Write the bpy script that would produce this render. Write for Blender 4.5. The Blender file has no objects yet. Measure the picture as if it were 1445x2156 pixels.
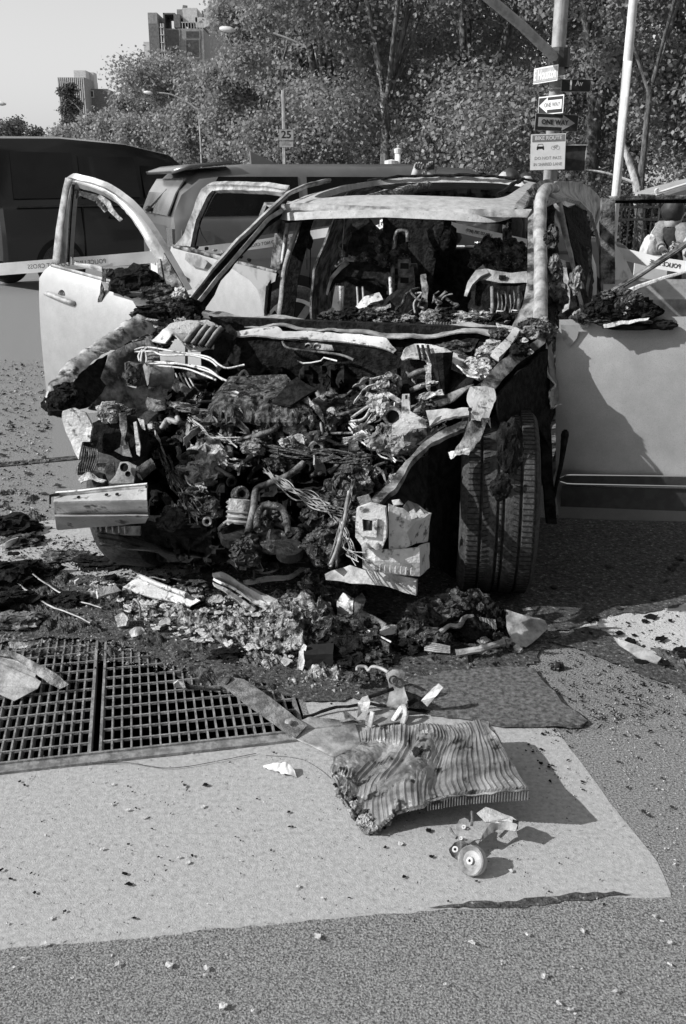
import bpy, math, random
import numpy as np
from mathutils import Vector, Matrix, noise
from mathutils.geometry import tessellate_polygon
R = random.Random(7)
sc = bpy.context.scene
# ------------------------------------------------------------------ camera
F, PITCH, H = 2050.0, math.radians(18.68), 1.65
cam_d = bpy.data.cameras.new('camera'); cam = bpy.data.objects.new('camera', cam_d)
sc.collection.objects.link(cam); sc.camera = cam
cam_d.sensor_fit = 'VERTICAL'; cam_d.sensor_height = 36.0; cam_d.lens = 36.0 * F / 2156.0
cam_d.clip_start = 0.05; cam_d.clip_end = 3000
cam.location = (0, 0, H); cam.rotation_euler = (math.pi / 2 - PITCH, 0, 0)
# ------------------------------------------------------------------ light
SUN_D = Vector((0.78, 0.26, -0.57)).normalized()          # the way the light travels
w = bpy.data.worlds.new('World'); sc.world = w; w.use_nodes = True
nt = w.node_tree; bg = nt.nodes['Background']
sky = nt.nodes.new('ShaderNodeTexSky'); sky.sky_type = 'NISHITA'; sky.sun_disc = False
sky.sun_elevation = math.asin(-SUN_D.z); sky.sun_rotation = math.atan2(-SUN_D.x, -SUN_D.y)
sky.air_density = 1.0; sky.dust_density = 0.4
bw = nt.nodes.new('ShaderNodeSeparateColor')              # black and white film, most sensitive to blue light
nt.links.new(sky.outputs[0], bw.inputs[0]); nt.links.new(bw.outputs[2], bg.inputs['Color'])
bg.inputs['Strength'].default_value = 0.11
sl = bpy.data.lights.new('sun', 'SUN'); sl.energy = 3.8; sl.angle = math.radians(0.53); sl.color = (1, 1, 1)
so = bpy.data.objects.new('sun', sl); sc.collection.objects.link(so)
so.rotation_euler = SUN_D.to_track_quat('-Z', 'Y').to_euler(); so.location = (-8, -4, 12)
sc.view_settings.view_transform = 'Standard'; sc.view_settings.look = 'None'
sc.view_settings.exposure = 0.30; sc.view_settings.gamma = 1.0
# ------------------------------------------------------------------ pixel measuring helpers (photo pixels -> points in the place)
CP, SP = math.cos(PITCH), math.sin(PITCH)
def ray(px, py):
    a, b = (px - 722.5) / F, (1078 - py) / F
    return Vector((a, CP + b * SP, -SP + b * CP))
def W(px, py, Y):
    d = ray(px, py); return Vector((0, 0, H)) + d * (Y / d.y)
def G(px, py, z=0.0):
    d = ray(px, py); return Vector((0, 0, H)) + d * ((z - H) / d.z)
def PL(px, py, p0, n):
    d = ray(px, py); o = Vector((0, 0, H)); return o + d * ((p0 - o).dot(n) / d.dot(n))
YAW = 0.28
CO = Vector((-0.137, 3.96, 0)); CR = Vector((math.cos(YAW), -math.sin(YAW), 0)); CA = Vector((math.sin(YAW), math.cos(YAW), 0))
def car(v, u, z): return CO + CR * v + CA * u + Vector((0, 0, z))
def U(px, py, u): return PL(px, py, CO + CA * u, CA)
def V(px, py, v): return PL(px, py, CO + CR * v, CR)
def Us(*p): return [U(*q) for q in p]
# ------------------------------------------------------------------ materials
MATS = {}
def mat(name, c1, c2=None, scale=6, detail=8, lo=.42, hi=.58, rough=.8, metal=0., bump=0., bscale=None, c3=None, s3=40, lo3=.6, hi3=.68, stretch=None, spec=None, coat=0, rough2=None):
    m = bpy.data.materials.new(name); m.use_nodes = True; n = m.node_tree; L = n.links
    b = n.nodes['Principled BSDF']; b.inputs['Roughness'].default_value = rough; b.inputs['Metallic'].default_value = metal
    if spec is not None: b.inputs['Specular IOR Level'].default_value = spec
    if coat: b.inputs['Coat Weight'].default_value = coat; b.inputs['Coat Roughness'].default_value = .08
    tc = n.nodes.new('ShaderNodeTexCoord'); src = tc.outputs['Object']
    if stretch:
        mp = n.nodes.new('ShaderNodeMapping'); mp.inputs['Scale'].default_value = stretch; L.new(src, mp.inputs[0]); src = mp.outputs[0]
    def nz(s, d):
        t = n.nodes.new('ShaderNodeTexNoise'); t.inputs['Scale'].default_value = s; t.inputs['Detail'].default_value = d; t.inputs['Roughness'].default_value = .62
        L.new(src, t.inputs['Vector']); return t.outputs['Fac']
    def ramp(f, a, bb, lo, hi):
        r = n.nodes.new('ShaderNodeValToRGB'); e = r.color_ramp.elements
        e[0].position = lo; e[1].position = hi; e[0].color = (a, a, a, 1); e[1].color = (bb, bb, bb, 1); L.new(f, r.inputs[0]); return r.outputs[0]
    if c2 is None: b.inputs['Base Color'].default_value = (c1, c1, c1, 1)
    else:
        f = nz(scale, detail); col = ramp(f, c1, c2, lo, hi)
        if c3 is not None:
            k = ramp(nz(s3, 3), 0, 1, lo3, hi3); mx = n.nodes.new('ShaderNodeMix'); mx.data_type = 'RGBA'
            L.new(k, mx.inputs[0]); L.new(col, mx.inputs[6]); mx.inputs[7].default_value = (c3, c3, c3, 1); col = mx.outputs[2]
        L.new(col, b.inputs['Base Color'])
        if rough2 is not None: L.new(ramp(f, rough, rough2, lo, hi), b.inputs['Roughness'])
    if bump:
        bp = n.nodes.new('ShaderNodeBump'); bp.inputs['Strength'].default_value = bump; bp.inputs['Distance'].default_value = .02
        L.new(nz(bscale or scale * 4, 6), bp.inputs['Height']); L.new(bp.outputs[0], b.inputs['Normal'])
    MATS[name] = m; return m
mat('asphalt', .11, .38, 150, 10, .38, .62, .9, bump=.6, bscale=200, c3=.42, s3=130, lo3=.60, hi3=.68)
mat('coarse_asphalt', .09, .56, 190, 6, .38, .62, .85, bump=1.0, bscale=210, c3=.66, s3=260, lo3=.57, hi3=.66)
mat('concrete', .34, .50, 70, 15, .34, .66, .92, bump=.35, bscale=260, c3=.22, s3=60, lo3=.60, hi3=.72)
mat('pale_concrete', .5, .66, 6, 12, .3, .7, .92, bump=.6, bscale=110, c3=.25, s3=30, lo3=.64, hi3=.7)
mat('sooty_ground', .03, .15, 70, 14, .38, .64, .95, bump=1., bscale=90, c3=.4, s3=70, lo3=.63, hi3=.68)
mat('pit_dark', .012, rough=1.)
mat('char', .005, .022, 30, 8, rough=.95, bump=.8, bscale=60, spec=.2)
mat('char_shiny', .006, .03, 20, 6, rough=.45, bump=.5, bscale=50)
mat('char_grey', .012, .20, 26, 12, .44, .68, .9, bump=1., bscale=80, c3=.4, s3=70, lo3=.62, hi3=.7)
mat('ash', .20, .74, 26, 12, .38, .60, .95, bump=1., bscale=90)
mat('burnt_steel', .16, .50, 16, 12, .36, .62, .62, metal=.25, bump=.25, bscale=120)
mat('burnt_roof', .34, .56, 22, 12, .32, .68, .7, metal=.1, bump=.2, bscale=150, c3=.22, s3=90, lo3=.58, hi3=.75)
mat('fused', .05, .56, 34, 12, .42, .62, .95, bump=1., bscale=110, c3=.8, s3=44, lo3=.58, hi3=.64)
mat('scorched_steel', .02, .36, 12, 14, .42, .62, .6, metal=.3, bump=.5, bscale=70)
mat('beam_steel', .36, .60, 8, 10, .34, .6, .5, metal=.15, bump=.25, bscale=80, c3=.08, s3=16, lo3=.58, hi3=.68)
mat('wing_steel', .08, .62, 9, 12, .38, .56, .55, metal=.2, bump=.3, bscale=80, c3=.03, s3=14, lo3=.56, hi3=.66)
mat('pale_steel', .50, .72, 10, 10, .34, .6, .5, metal=.15, bump=.35, bscale=80, c3=.09, s3=26, lo3=.55, hi3=.66)
mat('rusty_steel', .10, .3, 24, 10, .4, .62, .75, metal=.3, bump=.6, bscale=90)
mat('grate_steel', .16, .34, 30, 8, .4, .62, .7, metal=.2, bump=.4, bscale=120)
mat('silver_paint', .40, .49, 14, 12, .3, .7, .40, metal=.25, c3=.26, s3=330, lo3=.50, hi3=.78)
mat('silver_paint_scorched', .44, .22, 8, 12, .5, .64, .45, metal=.4, bump=.06, bscale=90)
mat('tyre', .03, .07, 60, 6, rough=.85, bump=.3, bscale=160)
mat('alloy', .5, .62, 12, 4, rough=.3, metal=.8)
mat('black_plastic', .02, .035, 20, 4, rough=.5)
mat('chrome', .75, rough=.12, metal=1.)
mat('suv_paint', .16, .21, 2, 4, rough=.3, metal=.5, coat=.5)
mat('suv_dark_glass', .008, .014, 3, 3, rough=.08, spec=.5)
mat('suv_rear_glass', .16, .22, 3, 3, rough=.12, spec=.9)
mat('van_paint', .008, .013, 2, 4, rough=.25, coat=.4)
mat('white_paint', .75, .66, 12, 6, rough=.5)
mat('tape', .84, .76, 8, 4, rough=.4)
mat('ink', .03, rough=.6)
mat('sign_white', .8, .74, 14, 4, rough=.4)
mat('sign_grey', .34, .42, 14, 4, rough=.5)
mat('sign_mid', .20, .26, 14, 4, rough=.5)
mat('sign_black', .02, .03, 10, 4, rough=.4)
mat('sign_ink_grey', .3, rough=.6)
mat('pole_grey', .30, .42, 12, 6, rough=.6)
mat('pole_white', .62, .75, 12, 8, rough=.6)
mat('dark_metal', .025, .05, 20, 4, rough=.5)
mat('bark', .07, .22, 14, 10, .42, .6, .9, bump=1, bscale=60, stretch=(1, 1, .3))
mat('pale_bark', .2, .66, 6, 10, .40, .55, .85, bump=.6, bscale=60, stretch=(1, 1, .4))
mat('brick', .20, .28, 3, 6, rough=.9)
mat('brick_dark', .11, .16, 3, 6, rough=.9)
mat('pale_wall', .45, .56, 3, 6, rough=.9)
mat('window_dark', .03, .06, 4, 3, rough=.15)
mat('skin', .42, .5, 20, 6, rough=.55)
mat('cloth_grey', .2, .3, 40, 6, rough=.9, bump=.4, bscale=200)
mat('cloth_dark', .018, .035, 30, 6, rough=.9)
mat('bag', .6, .75, 14, 6, rough=.4)
mat('hair', .02, .03, 40, 4, rough=.6)
mat('rad_fin', .14, .46, 12, 10, .36, .64, .4, metal=.45, bump=.3, bscale=140, c3=.04, s3=17, lo3=.58, hi3=.64)
mat('fabric_mat', .08, .30, 60, 12, .38, .62, .95, bump=1., bscale=220, c3=.4, s3=60, lo3=.68, hi3=.72)
mat('leaf_pale', .48, .62, 30, 4, rough=.7)
def leafmat(name, a, b_, transl=.42):
    m = mat(name, a, b_, 3.0, 6, .3, .7, .5, spec=.35); n = m.node_tree; L = n.links
    pr = n.nodes['Principled BSDF']; out = n.nodes['Material Output']
    g = n.nodes.new('ShaderNodeNewGeometry'); mul = n.nodes.new('ShaderNodeMath'); mul.operation = 'MULTIPLY_ADD'
    L.new(g.outputs['Random Per Island'], mul.inputs[0]); mul.inputs[1].default_value = .5; mul.inputs[2].default_value = .7
    src = pr.inputs['Base Color'].links[0].from_socket
    mx = n.nodes.new('ShaderNodeMix'); mx.data_type = 'RGBA'; mx.blend_type = 'MULTIPLY'; mx.inputs[0].default_value = 1
    cmb = n.nodes.new('ShaderNodeCombineColor')
    for i in range(3): L.new(mul.outputs[0], cmb.inputs[i])
    L.new(src, mx.inputs[6]); L.new(cmb.outputs[0], mx.inputs[7]); L.new(mx.outputs[2], pr.inputs['Base Color'])
    t = n.nodes.new('ShaderNodeBsdfTranslucent'); L.new(mx.outputs[2], t.inputs[0])
    ms = n.nodes.new('ShaderNodeMixShader'); ms.inputs[0].default_value = transl
    L.new(pr.outputs[0], ms.inputs[1]); L.new(t.outputs[0], ms.inputs[2]); L.new(ms.outputs[0], out.inputs[0])
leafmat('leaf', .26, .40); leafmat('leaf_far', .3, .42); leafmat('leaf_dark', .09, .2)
# ------------------------------------------------------------------ objects
ORG = {}
def link(o): sc.collection.objects.link(o)
def tag(o, label=None, cat=None, group=None, kind=None):
    if label: o['label'] = label
    if cat: o['category'] = cat
    if group: o['group'] = group
    if kind: o['kind'] = kind
    return o
def thing(name, label, cat, loc, group=None):
    o = bpy.data.objects.new(name, None); link(o); o.location = loc; o.empty_display_size = .1
    ORG[o.name] = Vector(loc); return tag(o, label, cat, group)
class MB:
    def __init__(s): s.v = []; s.f = []
    def add(s, vs, fs):
        k = len(s.v); s.v += [Vector(p) for p in vs]; s.f += [tuple(i + k for i in f) for f in fs]; return s
    def grid(s, rows, thick=0, close=False):
        nu, nv = len(rows), len(rows[0]); vs = [p for r in rows for p in r]; fs = []
        for i in range(nu - 1):
            for j in range(nv - 1 + (1 if close else 0)):
                k = (j + 1) % nv; fs.append((i * nv + j, i * nv + k, (i + 1) * nv + k, (i + 1) * nv + j))
        if not thick: return s.add(vs, fs)
        n = [Vector((0, 0, 0)) for _ in vs]
        for f in fs:
            a, b, c = Vector(vs[f[0]]), Vector(vs[f[1]]), Vector(vs[f[2]]); q = (b - a).cross(c - a)
            d = Vector(vs[f[3]]); q = q + (c - a).cross(d - a)
            for i in f: n[i] += q
        m = len(vs); vs2 = [Vector(p) + (n[i].normalized() * thick if n[i].length else Vector()) for i, p in enumerate(vs)]
        f2 = [tuple(i + m for i in reversed(f)) for f in fs]; ed = {}
        for f in fs:
            for a, b in zip(f, f[1:] + f[:1]): ed[(a, b)] = 1
        f3 = [(b, a, a + m, b + m) for (a, b) in ed if (b, a) not in ed]
        return s.add(list(vs) + vs2, fs + f2 + f3)
    def tube(s, pts, r, n=7, r2=None, cap=True):
        pts = [Vector(p) for p in pts]; rows = []; N = len(pts)
        up = Vector((0, 0, 1))
        for i, p in enumerate(pts):
            t = (pts[min(i + 1, N - 1)] - pts[max(i - 1, 0)]); t = t.normalized() if t.length else Vector((0, 0, 1))
            a = t.cross(up)
            if a.length < .1: a = t.cross(Vector((1, 0, 0)))
            a.normalize(); b = t.cross(a); up = up if abs(t.z) < .95 else Vector((0, 1, 0))
            rr = r[i] if isinstance(r, (list, tuple)) else (r + (r2 - r) * i / max(N - 1, 1) if r2 is not None else r)
            rows.append([p + a * (rr * math.cos(q * 2 * math.pi / n)) + b * (rr * math.sin(q * 2 * math.pi / n)) for q in range(n)])
        s.grid(rows, close=True)
        if cap:
            k = len(s.v) - N * n; s.f.append(tuple(k + i for i in range(n))); s.f.append(tuple(k + (N - 1) * n + i for i in reversed(range(n))))
        return s
    def box(s, c, size, ax=None):
        x, y, z = ax or (Vector((1, 0, 0)), Vector((0, 1, 0)), Vector((0, 0, 1))); c = Vector(c); a, b, d = [q / 2 for q in size]
        vs = [c + x * (a * i) + y * (b * j) + z * (d * k) for k in (-1, 1) for j in (-1, 1) for i in (-1, 1)]
        return s.add(vs, [(0, 2, 3, 1), (4, 5, 7, 6), (0, 1, 5, 4), (2, 6, 7, 3), (0, 4, 6, 2), (1, 3, 7, 5)])
    def poly(s, pts, thick=.01, nrm=None):
        pts = [Vector(p) for p in pts]
        if nrm is None:
            nrm = Vector()
            for i in range(len(pts)):
                a, b = pts[i], pts[(i + 1) % len(pts)]; nrm += a.cross(b) if False else Vector(((a.y - b.y) * (a.z + b.z), (a.z - b.z) * (a.x + b.x), (a.x - b.x) * (a.y + b.y)))
        nrm = Vector(nrm).normalized(); tr = tessellate_polygon([pts]); m = len(pts)
        vs = pts + [p - nrm * thick for p in pts]
        fs = [tuple(t) for t in tr] + [tuple(i + m for i in reversed(t)) for t in tr]
        fs += [(i, (i + 1) % m, (i + 1) % m + m, i + m) for i in range(m)]
        return s.add(vs, fs)
    def lathe(s, prof, c, ax, n=48):
        ax = Vector(ax).normalized(); a = ax.cross(Vector((0, 0, 1))); a = a.normalized() if a.length > .01 else Vector((1, 0, 0)); b = ax.cross(a)
        rows = [[Vector(c) + ax * h + (a * math.cos(q * 2 * math.pi / n) + b * math.sin(q * 2 * math.pi / n)) * r for q in range(n)] for (r, h) in prof]
        return s.grid(rows, close=True)
    def lump(s, c, size, seed=0, amp=.45, freq=2.2, sub=3, ax=None):
        if amp > .6: sub = max(sub, 4) if max(size) > .045 else 3
        vs, fs = ICO[sub]; x, y, z = ax or (Vector((1, 0, 0)), Vector((0, 1, 0)), Vector((0, 0, 1))); c = Vector(c); o = Vector((seed * 3.7, seed * 1.3, -seed * 2.1)); out = []
        for p in vs:
            q = p * 1.3 + o; d = 1 + amp * .55 * noise.noise(q); p = p * d + noise.noise_vector(q * 1.9) * (amp * .42) + noise.noise_vector(q * 4.5) * (amp * .20) + noise.noise_vector(q * 10) * (amp * .09)
            out.append(c + x * (p.x * size[0]) + y * (p.y * size[1]) + z * (p.z * size[2]))
        return s.add(out, fs)
    def crumple(s, amp, freq=8, seed=0):
        for i, p in enumerate(s.v):
            q = p * freq + Vector((seed * 5.1, seed * 2.2, seed)); s.v[i] = p + noise.noise_vector(q) * amp + noise.noise_vector(q * 2.7) * (amp * .4)
        return s
    def sub(s, n=1):
        for _ in range(n):
            cache = {}; nf = []
            def mid(a, b):
                k = (min(a, b), max(a, b))
                if k not in cache: cache[k] = len(s.v); s.v.append((s.v[a] + s.v[b]) / 2)
                return cache[k]
            for f in s.f:
                if len(f) == 3:
                    a, b, c = f; x, y, z = mid(a, b), mid(b, c), mid(c, a); nf += [(a, x, z), (x, b, y), (z, y, c), (x, y, z)]
                else:
                    ms = [mid(f[i], f[(i + 1) % len(f)]) for i in range(len(f))]; k = len(s.v); s.v.append(sum((s.v[i] for i in f), Vector()) / len(f))
                    nf += [(f[i], ms[i], k, ms[i - 1]) for i in range(len(f))]
            s.f = nf
        return s
    def build(s, name, m, parent=None, smooth=False, label=None, loc=None):
        me = bpy.data.meshes.new(name)
        if parent is not None: off = ORG[parent.name]
        elif loc is not None: off = Vector(loc)
        else:
            off = sum(s.v, Vector()) / len(s.v); off.z = min(p.z for p in s.v)
        me.from_pydata([p - off for p in s.v], [], s.f); me.update()
        if smooth:
            me.polygons.foreach_set('use_smooth', [True] * len(me.polygons))
            if smooth is not True: me.set_sharp_from_angle(angle=math.radians(smooth))
        me.materials.append(MATS[m] if isinstance(m, str) else m)
        o = bpy.data.objects.new(name, me); link(o)
        if parent is None: o.location = off
        else: o.parent = parent
        ORG[o.name] = Vector(off)
        if label: o['label'] = label
        return o
def ico(n):
    t = (1 + 5 ** .5) / 2
    v = [Vector(p).normalized() for p in [(-1, t, 0), (1, t, 0), (-1, -t, 0), (1, -t, 0), (0, -1, t), (0, 1, t), (0, -1, -t), (0, 1, -t), (t, 0, -1), (t, 0, 1), (-t, 0, -1), (-t, 0, 1)]]
    f = [(0, 11, 5), (0, 5, 1), (0, 1, 7), (0, 7, 10), (0, 10, 11), (1, 5, 9), (5, 11, 4), (11, 10, 2), (10, 7, 6), (7, 1, 8), (3, 9, 4), (3, 4, 2), (3, 2, 6), (3, 6, 8), (3, 8, 9), (4, 9, 5), (2, 4, 11), (6, 2, 10), (8, 6, 7), (9, 8, 1)]
    for _ in range(n):
        c = {}; nf = []
        def m(a, b):
            k = (min(a, b), max(a, b))
            if k not in c: c[k] = len(v); v.append((v[a] + v[b]).normalized())
            return c[k]
        for a, b, d in f:
            x, y, z = m(a, b), m(b, d), m(d, a); nf += [(a, x, z), (x, b, y), (z, y, d), (x, y, z)]
        f = nf
    return v, f
ICO = {n: ico(n) for n in (1, 2, 3, 4)}
def smoothpath(pts, n=6):
    P = [Vector(p) for p in pts]; out = []
    for i in range(len(P) - 1):
        a, b, c, d = P[max(i - 1, 0)], P[i], P[i + 1], P[min(i + 2, len(P) - 1)]
        for k in range(n):
            t = k / n; out.append(.5 * ((2 * b) + (c - a) * t + (2 * a - 5 * b + 4 * c - d) * t * t + (3 * b - a - 3 * c + d) * t ** 3))
    out.append(P[-1]); return out
def resample(P, n):
    P = [Vector(p) for p in P]; L = [0]
    for a, b in zip(P, P[1:]): L.append(L[-1] + (b - a).length)
    out = []
    for k in range(n):
        t = L[-1] * k / (n - 1); i = 0
        while i < len(P) - 2 and L[i + 1] < t: i += 1
        q = (t - L[i]) / max(L[i + 1] - L[i], 1e-9); out.append(P[i].lerp(P[i + 1], min(max(q, 0), 1)))
    return out
def ribbon(A, B, n=30, m=5, thick=.004, amp=0, freq=8, seed=0, bow=0, mb=None):
    """sheet metal between two traced edges"""
    A, B = resample(A, n), resample(B, n); mb = mb or MB(); rows = []
    for a, b in zip(A, B): rows.append([a.lerp(b, j / (m - 1)) for j in range(m)])
    if bow:
        for i in range(n):
            t = (rows[min(i + 1, n - 1)][0] - rows[max(i - 1, 0)][0]); q = (B[i] - A[i]); nn = t.cross(q)
            if nn.length: nn.normalize()
            for j in range(m): rows[i][j] = rows[i][j] + nn * (bow * math.sin(math.pi * j / (m - 1)))
    if amp:
        rows = [[p + noise.noise_vector(p * freq + Vector((seed, seed * 2, 0))) * amp + noise.noise_vector(p * freq * 2.7 + Vector((seed, 0, 0))) * amp * .4 for p in r] for r in rows]
    return mb.grid(rows, thick)
def text(body, size, origin, xdir, zdir, m, name, parent, mirror=False, ext=.001, bold=False, sx=1.0, ctr=True):
    """lettering as real thin mesh standing just in front of its board"""
    cu = bpy.data.curves.new('t', 'FONT'); cu.body = body; cu.size = size; cu.extrude = ext
    cu.align_x = 'CENTER' if ctr else 'LEFT'; cu.align_y = 'CENTER'; cu.resolution_u = 3
    if bold: cu.offset = size * .018
    to = bpy.data.objects.new('t', cu); link(to); dg = bpy.context.evaluated_depsgraph_get()
    me = bpy.data.meshes.new_from_object(to.evaluated_get(dg)); bpy.data.objects.remove(to)
    x, z = Vector(xdir).normalized(), Vector(zdir).normalized(); nrm = x.cross(z)
    off = ORG[parent.name]; k = -1 if mirror else 1
    for vv in me.vertices:
        c = vv.co.copy(); vv.co = Vector(origin) - off + x * (c.x * k * sx) + z * c.y + nrm * c.z * (1)
    me.materials.clear(); me.materials.append(MATS[m]); me.name = name
    o = bpy.data.objects.new(name, me); link(o); o.parent = parent; ORG[o.name] = Vector(off); return o
# ================================================================== SETTING
GA = -0.205
E1 = Vector((math.cos(GA), -math.sin(GA), 0)); E2 = Vector((math.sin(GA), math.cos(GA), 0)); P0 = G(200, 1590)
def GR(a, b, z=0.0): return P0 + E1 * a + E2 * b + Vector((0, 0, z))
def gab(px, py):
    q = G(px, py) - P0; return q.dot(E1), q.dot(E2)
HA0, HA1, HB0, HB1 = -.95, .66, .0, .86                  # the opening under the grating
def holed(xs, ys, z, mb=None, thick=0):
    mb = mb or MB(); a0, a1, a2, a3 = xs; b0, b1, b2, b3 = ys
    A = [a0, a1, a2, a3]; B = [b0, b1, b2, b3]
    for i in range(3):
        for j in range(3):
            if i == 1 and j == 1: continue
            mb.add([GR(A[i], B[j], z), GR(A[i + 1], B[j], z), GR(A[i + 1], B[j + 1], z), GR(A[i], B[j + 1], z)], [(0, 1, 2, 3)])
    return mb
tag(holed((-600, HA0, HA1, 600), (-600, HB0, HB1, 900), 0).build('road', 'asphalt', loc=(0, 0, 0)), kind='structure')
pit = MB()
for q in ([(HA0, HB0), (HA1, HB0)], [(HA1, HB0), (HA1, HB1)], [(HA1, HB1), (HA0, HB1)], [(HA0, HB1), (HA0, HB0)]):
    (a, b), (c, d) = q; pit.add([GR(a, b, 0), GR(c, d, 0), GR(c, d, -.8), GR(a, b, -.8)], [(0, 1, 2, 3)])
pit.add([GR(HA0, HB0, -.8), GR(HA1, HB0, -.8), GR(HA1, HB1, -.8), GR(HA0, HB1, -.8)], [(0, 1, 2, 3)])
tag(pit.build('ventilation_pit', 'pit_dark', loc=(0, 0, 0)), kind='structure')
# concrete slab with a worn edge
def ragged(pts, step=.05, amp=.012, seed=0):
    out = []
    for i, a in enumerate(pts):
        b = pts[(i + 1) % len(pts)]; n = max(1, int((b - a).length / step))
        for k in range(n):
            p = a.lerp(b, k / n); q = noise.noise_vector(p * 9 + Vector((seed, 0, 0))) * amp * 1.4 + noise.noise_vector(p * 40) * amp * .8; q.z = 0; out.append(p + q)
    return out
a_r, _ = gab(1165, 1525); _, b_n = gab(700, 1930)
a_r2, b_n2 = gab(1415, 1885)
SL = [GR(-6, gab(0, 2000)[1] - .12, .0016), G(0, 2040, .0016), G(290, 2010, .0016), G(700, 1968, .0016), G(1000, 1940, .0016), G(1290, 1915, .0016), G(1414, 1906, .0016), G(1412, 1880, .0016), G(1385, 1815, .0016), G(1285, 1690, .0016), G(1165, 1525, .0016), G(1040, 1345, .0016), GR(HA1 + .02, gab(1040, 1345)[1], .0016), GR(HA1 + .02, HB0 - .055, .0016), GR(-6, HB0 - .055, .0016)]
def flat(pts, name, m, z=None, kind='structure'):
    if z is not None: pts = [Vector((p.x, p.y, z)) for p in pts]
    mb = MB(); mb.add(pts, [tuple(t) for t in tessellate_polygon([pts])]); o = mb.build(name, m, loc=(0, 0, 0))
    if o.data.polygons[0].normal.z < 0: o.data.flip_normals()
    return tag(o, kind=kind)
flat(ragged(SL, .03, .0025), 'concrete_slab', 'concrete')
flat(ragged([GR(-6, -3.5, .0036), GR(4.5, -3.5, .0036), GR(4.5, gab(1412, 1888)[1] - .2, .0036)] + [G(1440, 1893, .0036), G(1412, 1888, .0036), G(1330, 1888, .0036), G(1200, 1894, .0036), G(1000, 1912, .0036), G(700, 1932, .0036), G(290, 1974, .0036), G(0, 2000, .0036), GR(-6, gab(0, 2000)[1] - .05, .0036)], .012, .006, 4), 'coarse_asphalt', 'coarse_asphalt')
# pale concrete in the carriageway, sunlit at the right and under the front of the wreck
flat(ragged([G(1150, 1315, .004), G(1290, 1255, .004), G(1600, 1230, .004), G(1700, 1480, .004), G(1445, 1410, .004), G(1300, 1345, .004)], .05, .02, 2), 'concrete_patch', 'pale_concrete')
flat(ragged([G(-200, 1110, .004), G(230, 1090, .004), G(700, 1120, .004), G(760, 1215, .004), G(480, 1235, .004), G(230, 1225, .004), G(-200, 1200, .004)], .05, .03, 5), 'concrete_strip', 'concrete')
flat([G(-300, 1000, .006), G(170, 958, .006), G(172, 966, .006), G(-300, 1010, .006)], 'road_seam', 'char_grey')
flat([GR(-60, 30, .004), GR(90, 30, .004), GR(90, 33, .004), GR(-60, 33, .004)], 'far_pavement', 'concrete')
# crack across the slab
cr = [G(x, y, .0075) for x, y in ((130, 1600), (200, 1607), (270, 1606), (310, 1612), (350, 1617), (400, 1613), (470, 1600), (540, 1586))]
tag(MB().tube(smoothpath(cr, 5), .0012, 4).build('slab_crack', 'sooty_ground', loc=(0, 0, 0)), kind='structure')
for P_ in ([(560, 1590), (640, 1600), (700, 1640)],):
    tag(MB().tube(smoothpath([G(x, y, .004) for x, y in P_], 8), .0007, 4).crumple(.0015, 30).build('slab_crack', 'sooty_ground', loc=(0, 0, 0)), kind='structure')
flat(ragged([G(x, y, .006) for x, y in ((900, 1912), (1010, 1898), (1120, 1886), (1250, 1880), (1335, 1886), (1240, 1896), (1100, 1905), (1010, 1914))], .02, .012, 7), 'damp_patch', 'sooty_ground')
# --- grating: two panels in a steel frame
def grating(name, a0, a1, label):
    t = thing(name, label, 'grating', GR((a0 + a1) / 2, .4, 0), 'steel ventilation gratings')
    mb = MB(); n = int((a1 - a0) / .0295)
    for i in range(n + 1):
        a = a0 + .008 + (a1 - a0 - .016) * i / n
        mb.box(GR(a, (HB0 + HB1) / 2, -.020), (.0055, HB1 - HB0, .045), (E1, E2, Vector((0, 0, 1))))
    mb.build('bearing_bars', 'grate_steel', t); mb = MB()
    for j in range(1, 12): mb.box(GR((a0 + a1) / 2, HB0 + .07 * j, .0005), (a1 - a0 - .01, .006, .008), (E1, E2, Vector((0, 0, 1))))
    mb.build('cross_bars', 'grate_steel', t)
    for (x0, x1) in ((a0, a0 + .008), (a1 - .008, a1)): MB().box(GR((x0 + x1) / 2, (HB0 + HB1) / 2, -.018), (.008, HB1 - HB0 - .002, .05), (E1, E2, Vector((0, 0, 1)))).build('end_bar', 'grate_steel', t)
grating('steel_grating', -.9, -.012, 'rusty steel grating panel left of the narrow dark gap, under the bent sheet of metal')
grating('steel_grating', .012, .65, 'rusty steel grating panel right of the narrow dark gap, reaching to the twisted rail')
mb = MB(); mb.box(GR((HA0 + HA1) / 2, HB0 - .028, -.012), (HA1 - HA0 + .2, .052, .045), (E1, E2, Vector((0, 0, 1))))
mb.box(GR((HA0 + HA1) / 2, HB0 - .010, .012), (HA1 - HA0 + .2, .008, .010), (E1, E2, Vector((0, 0, 1))))
o = mb.build('grating_frame', 'grate_steel'); tag(o, 'long steel edge frame along the near side of the gratings', 'frame')
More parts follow.
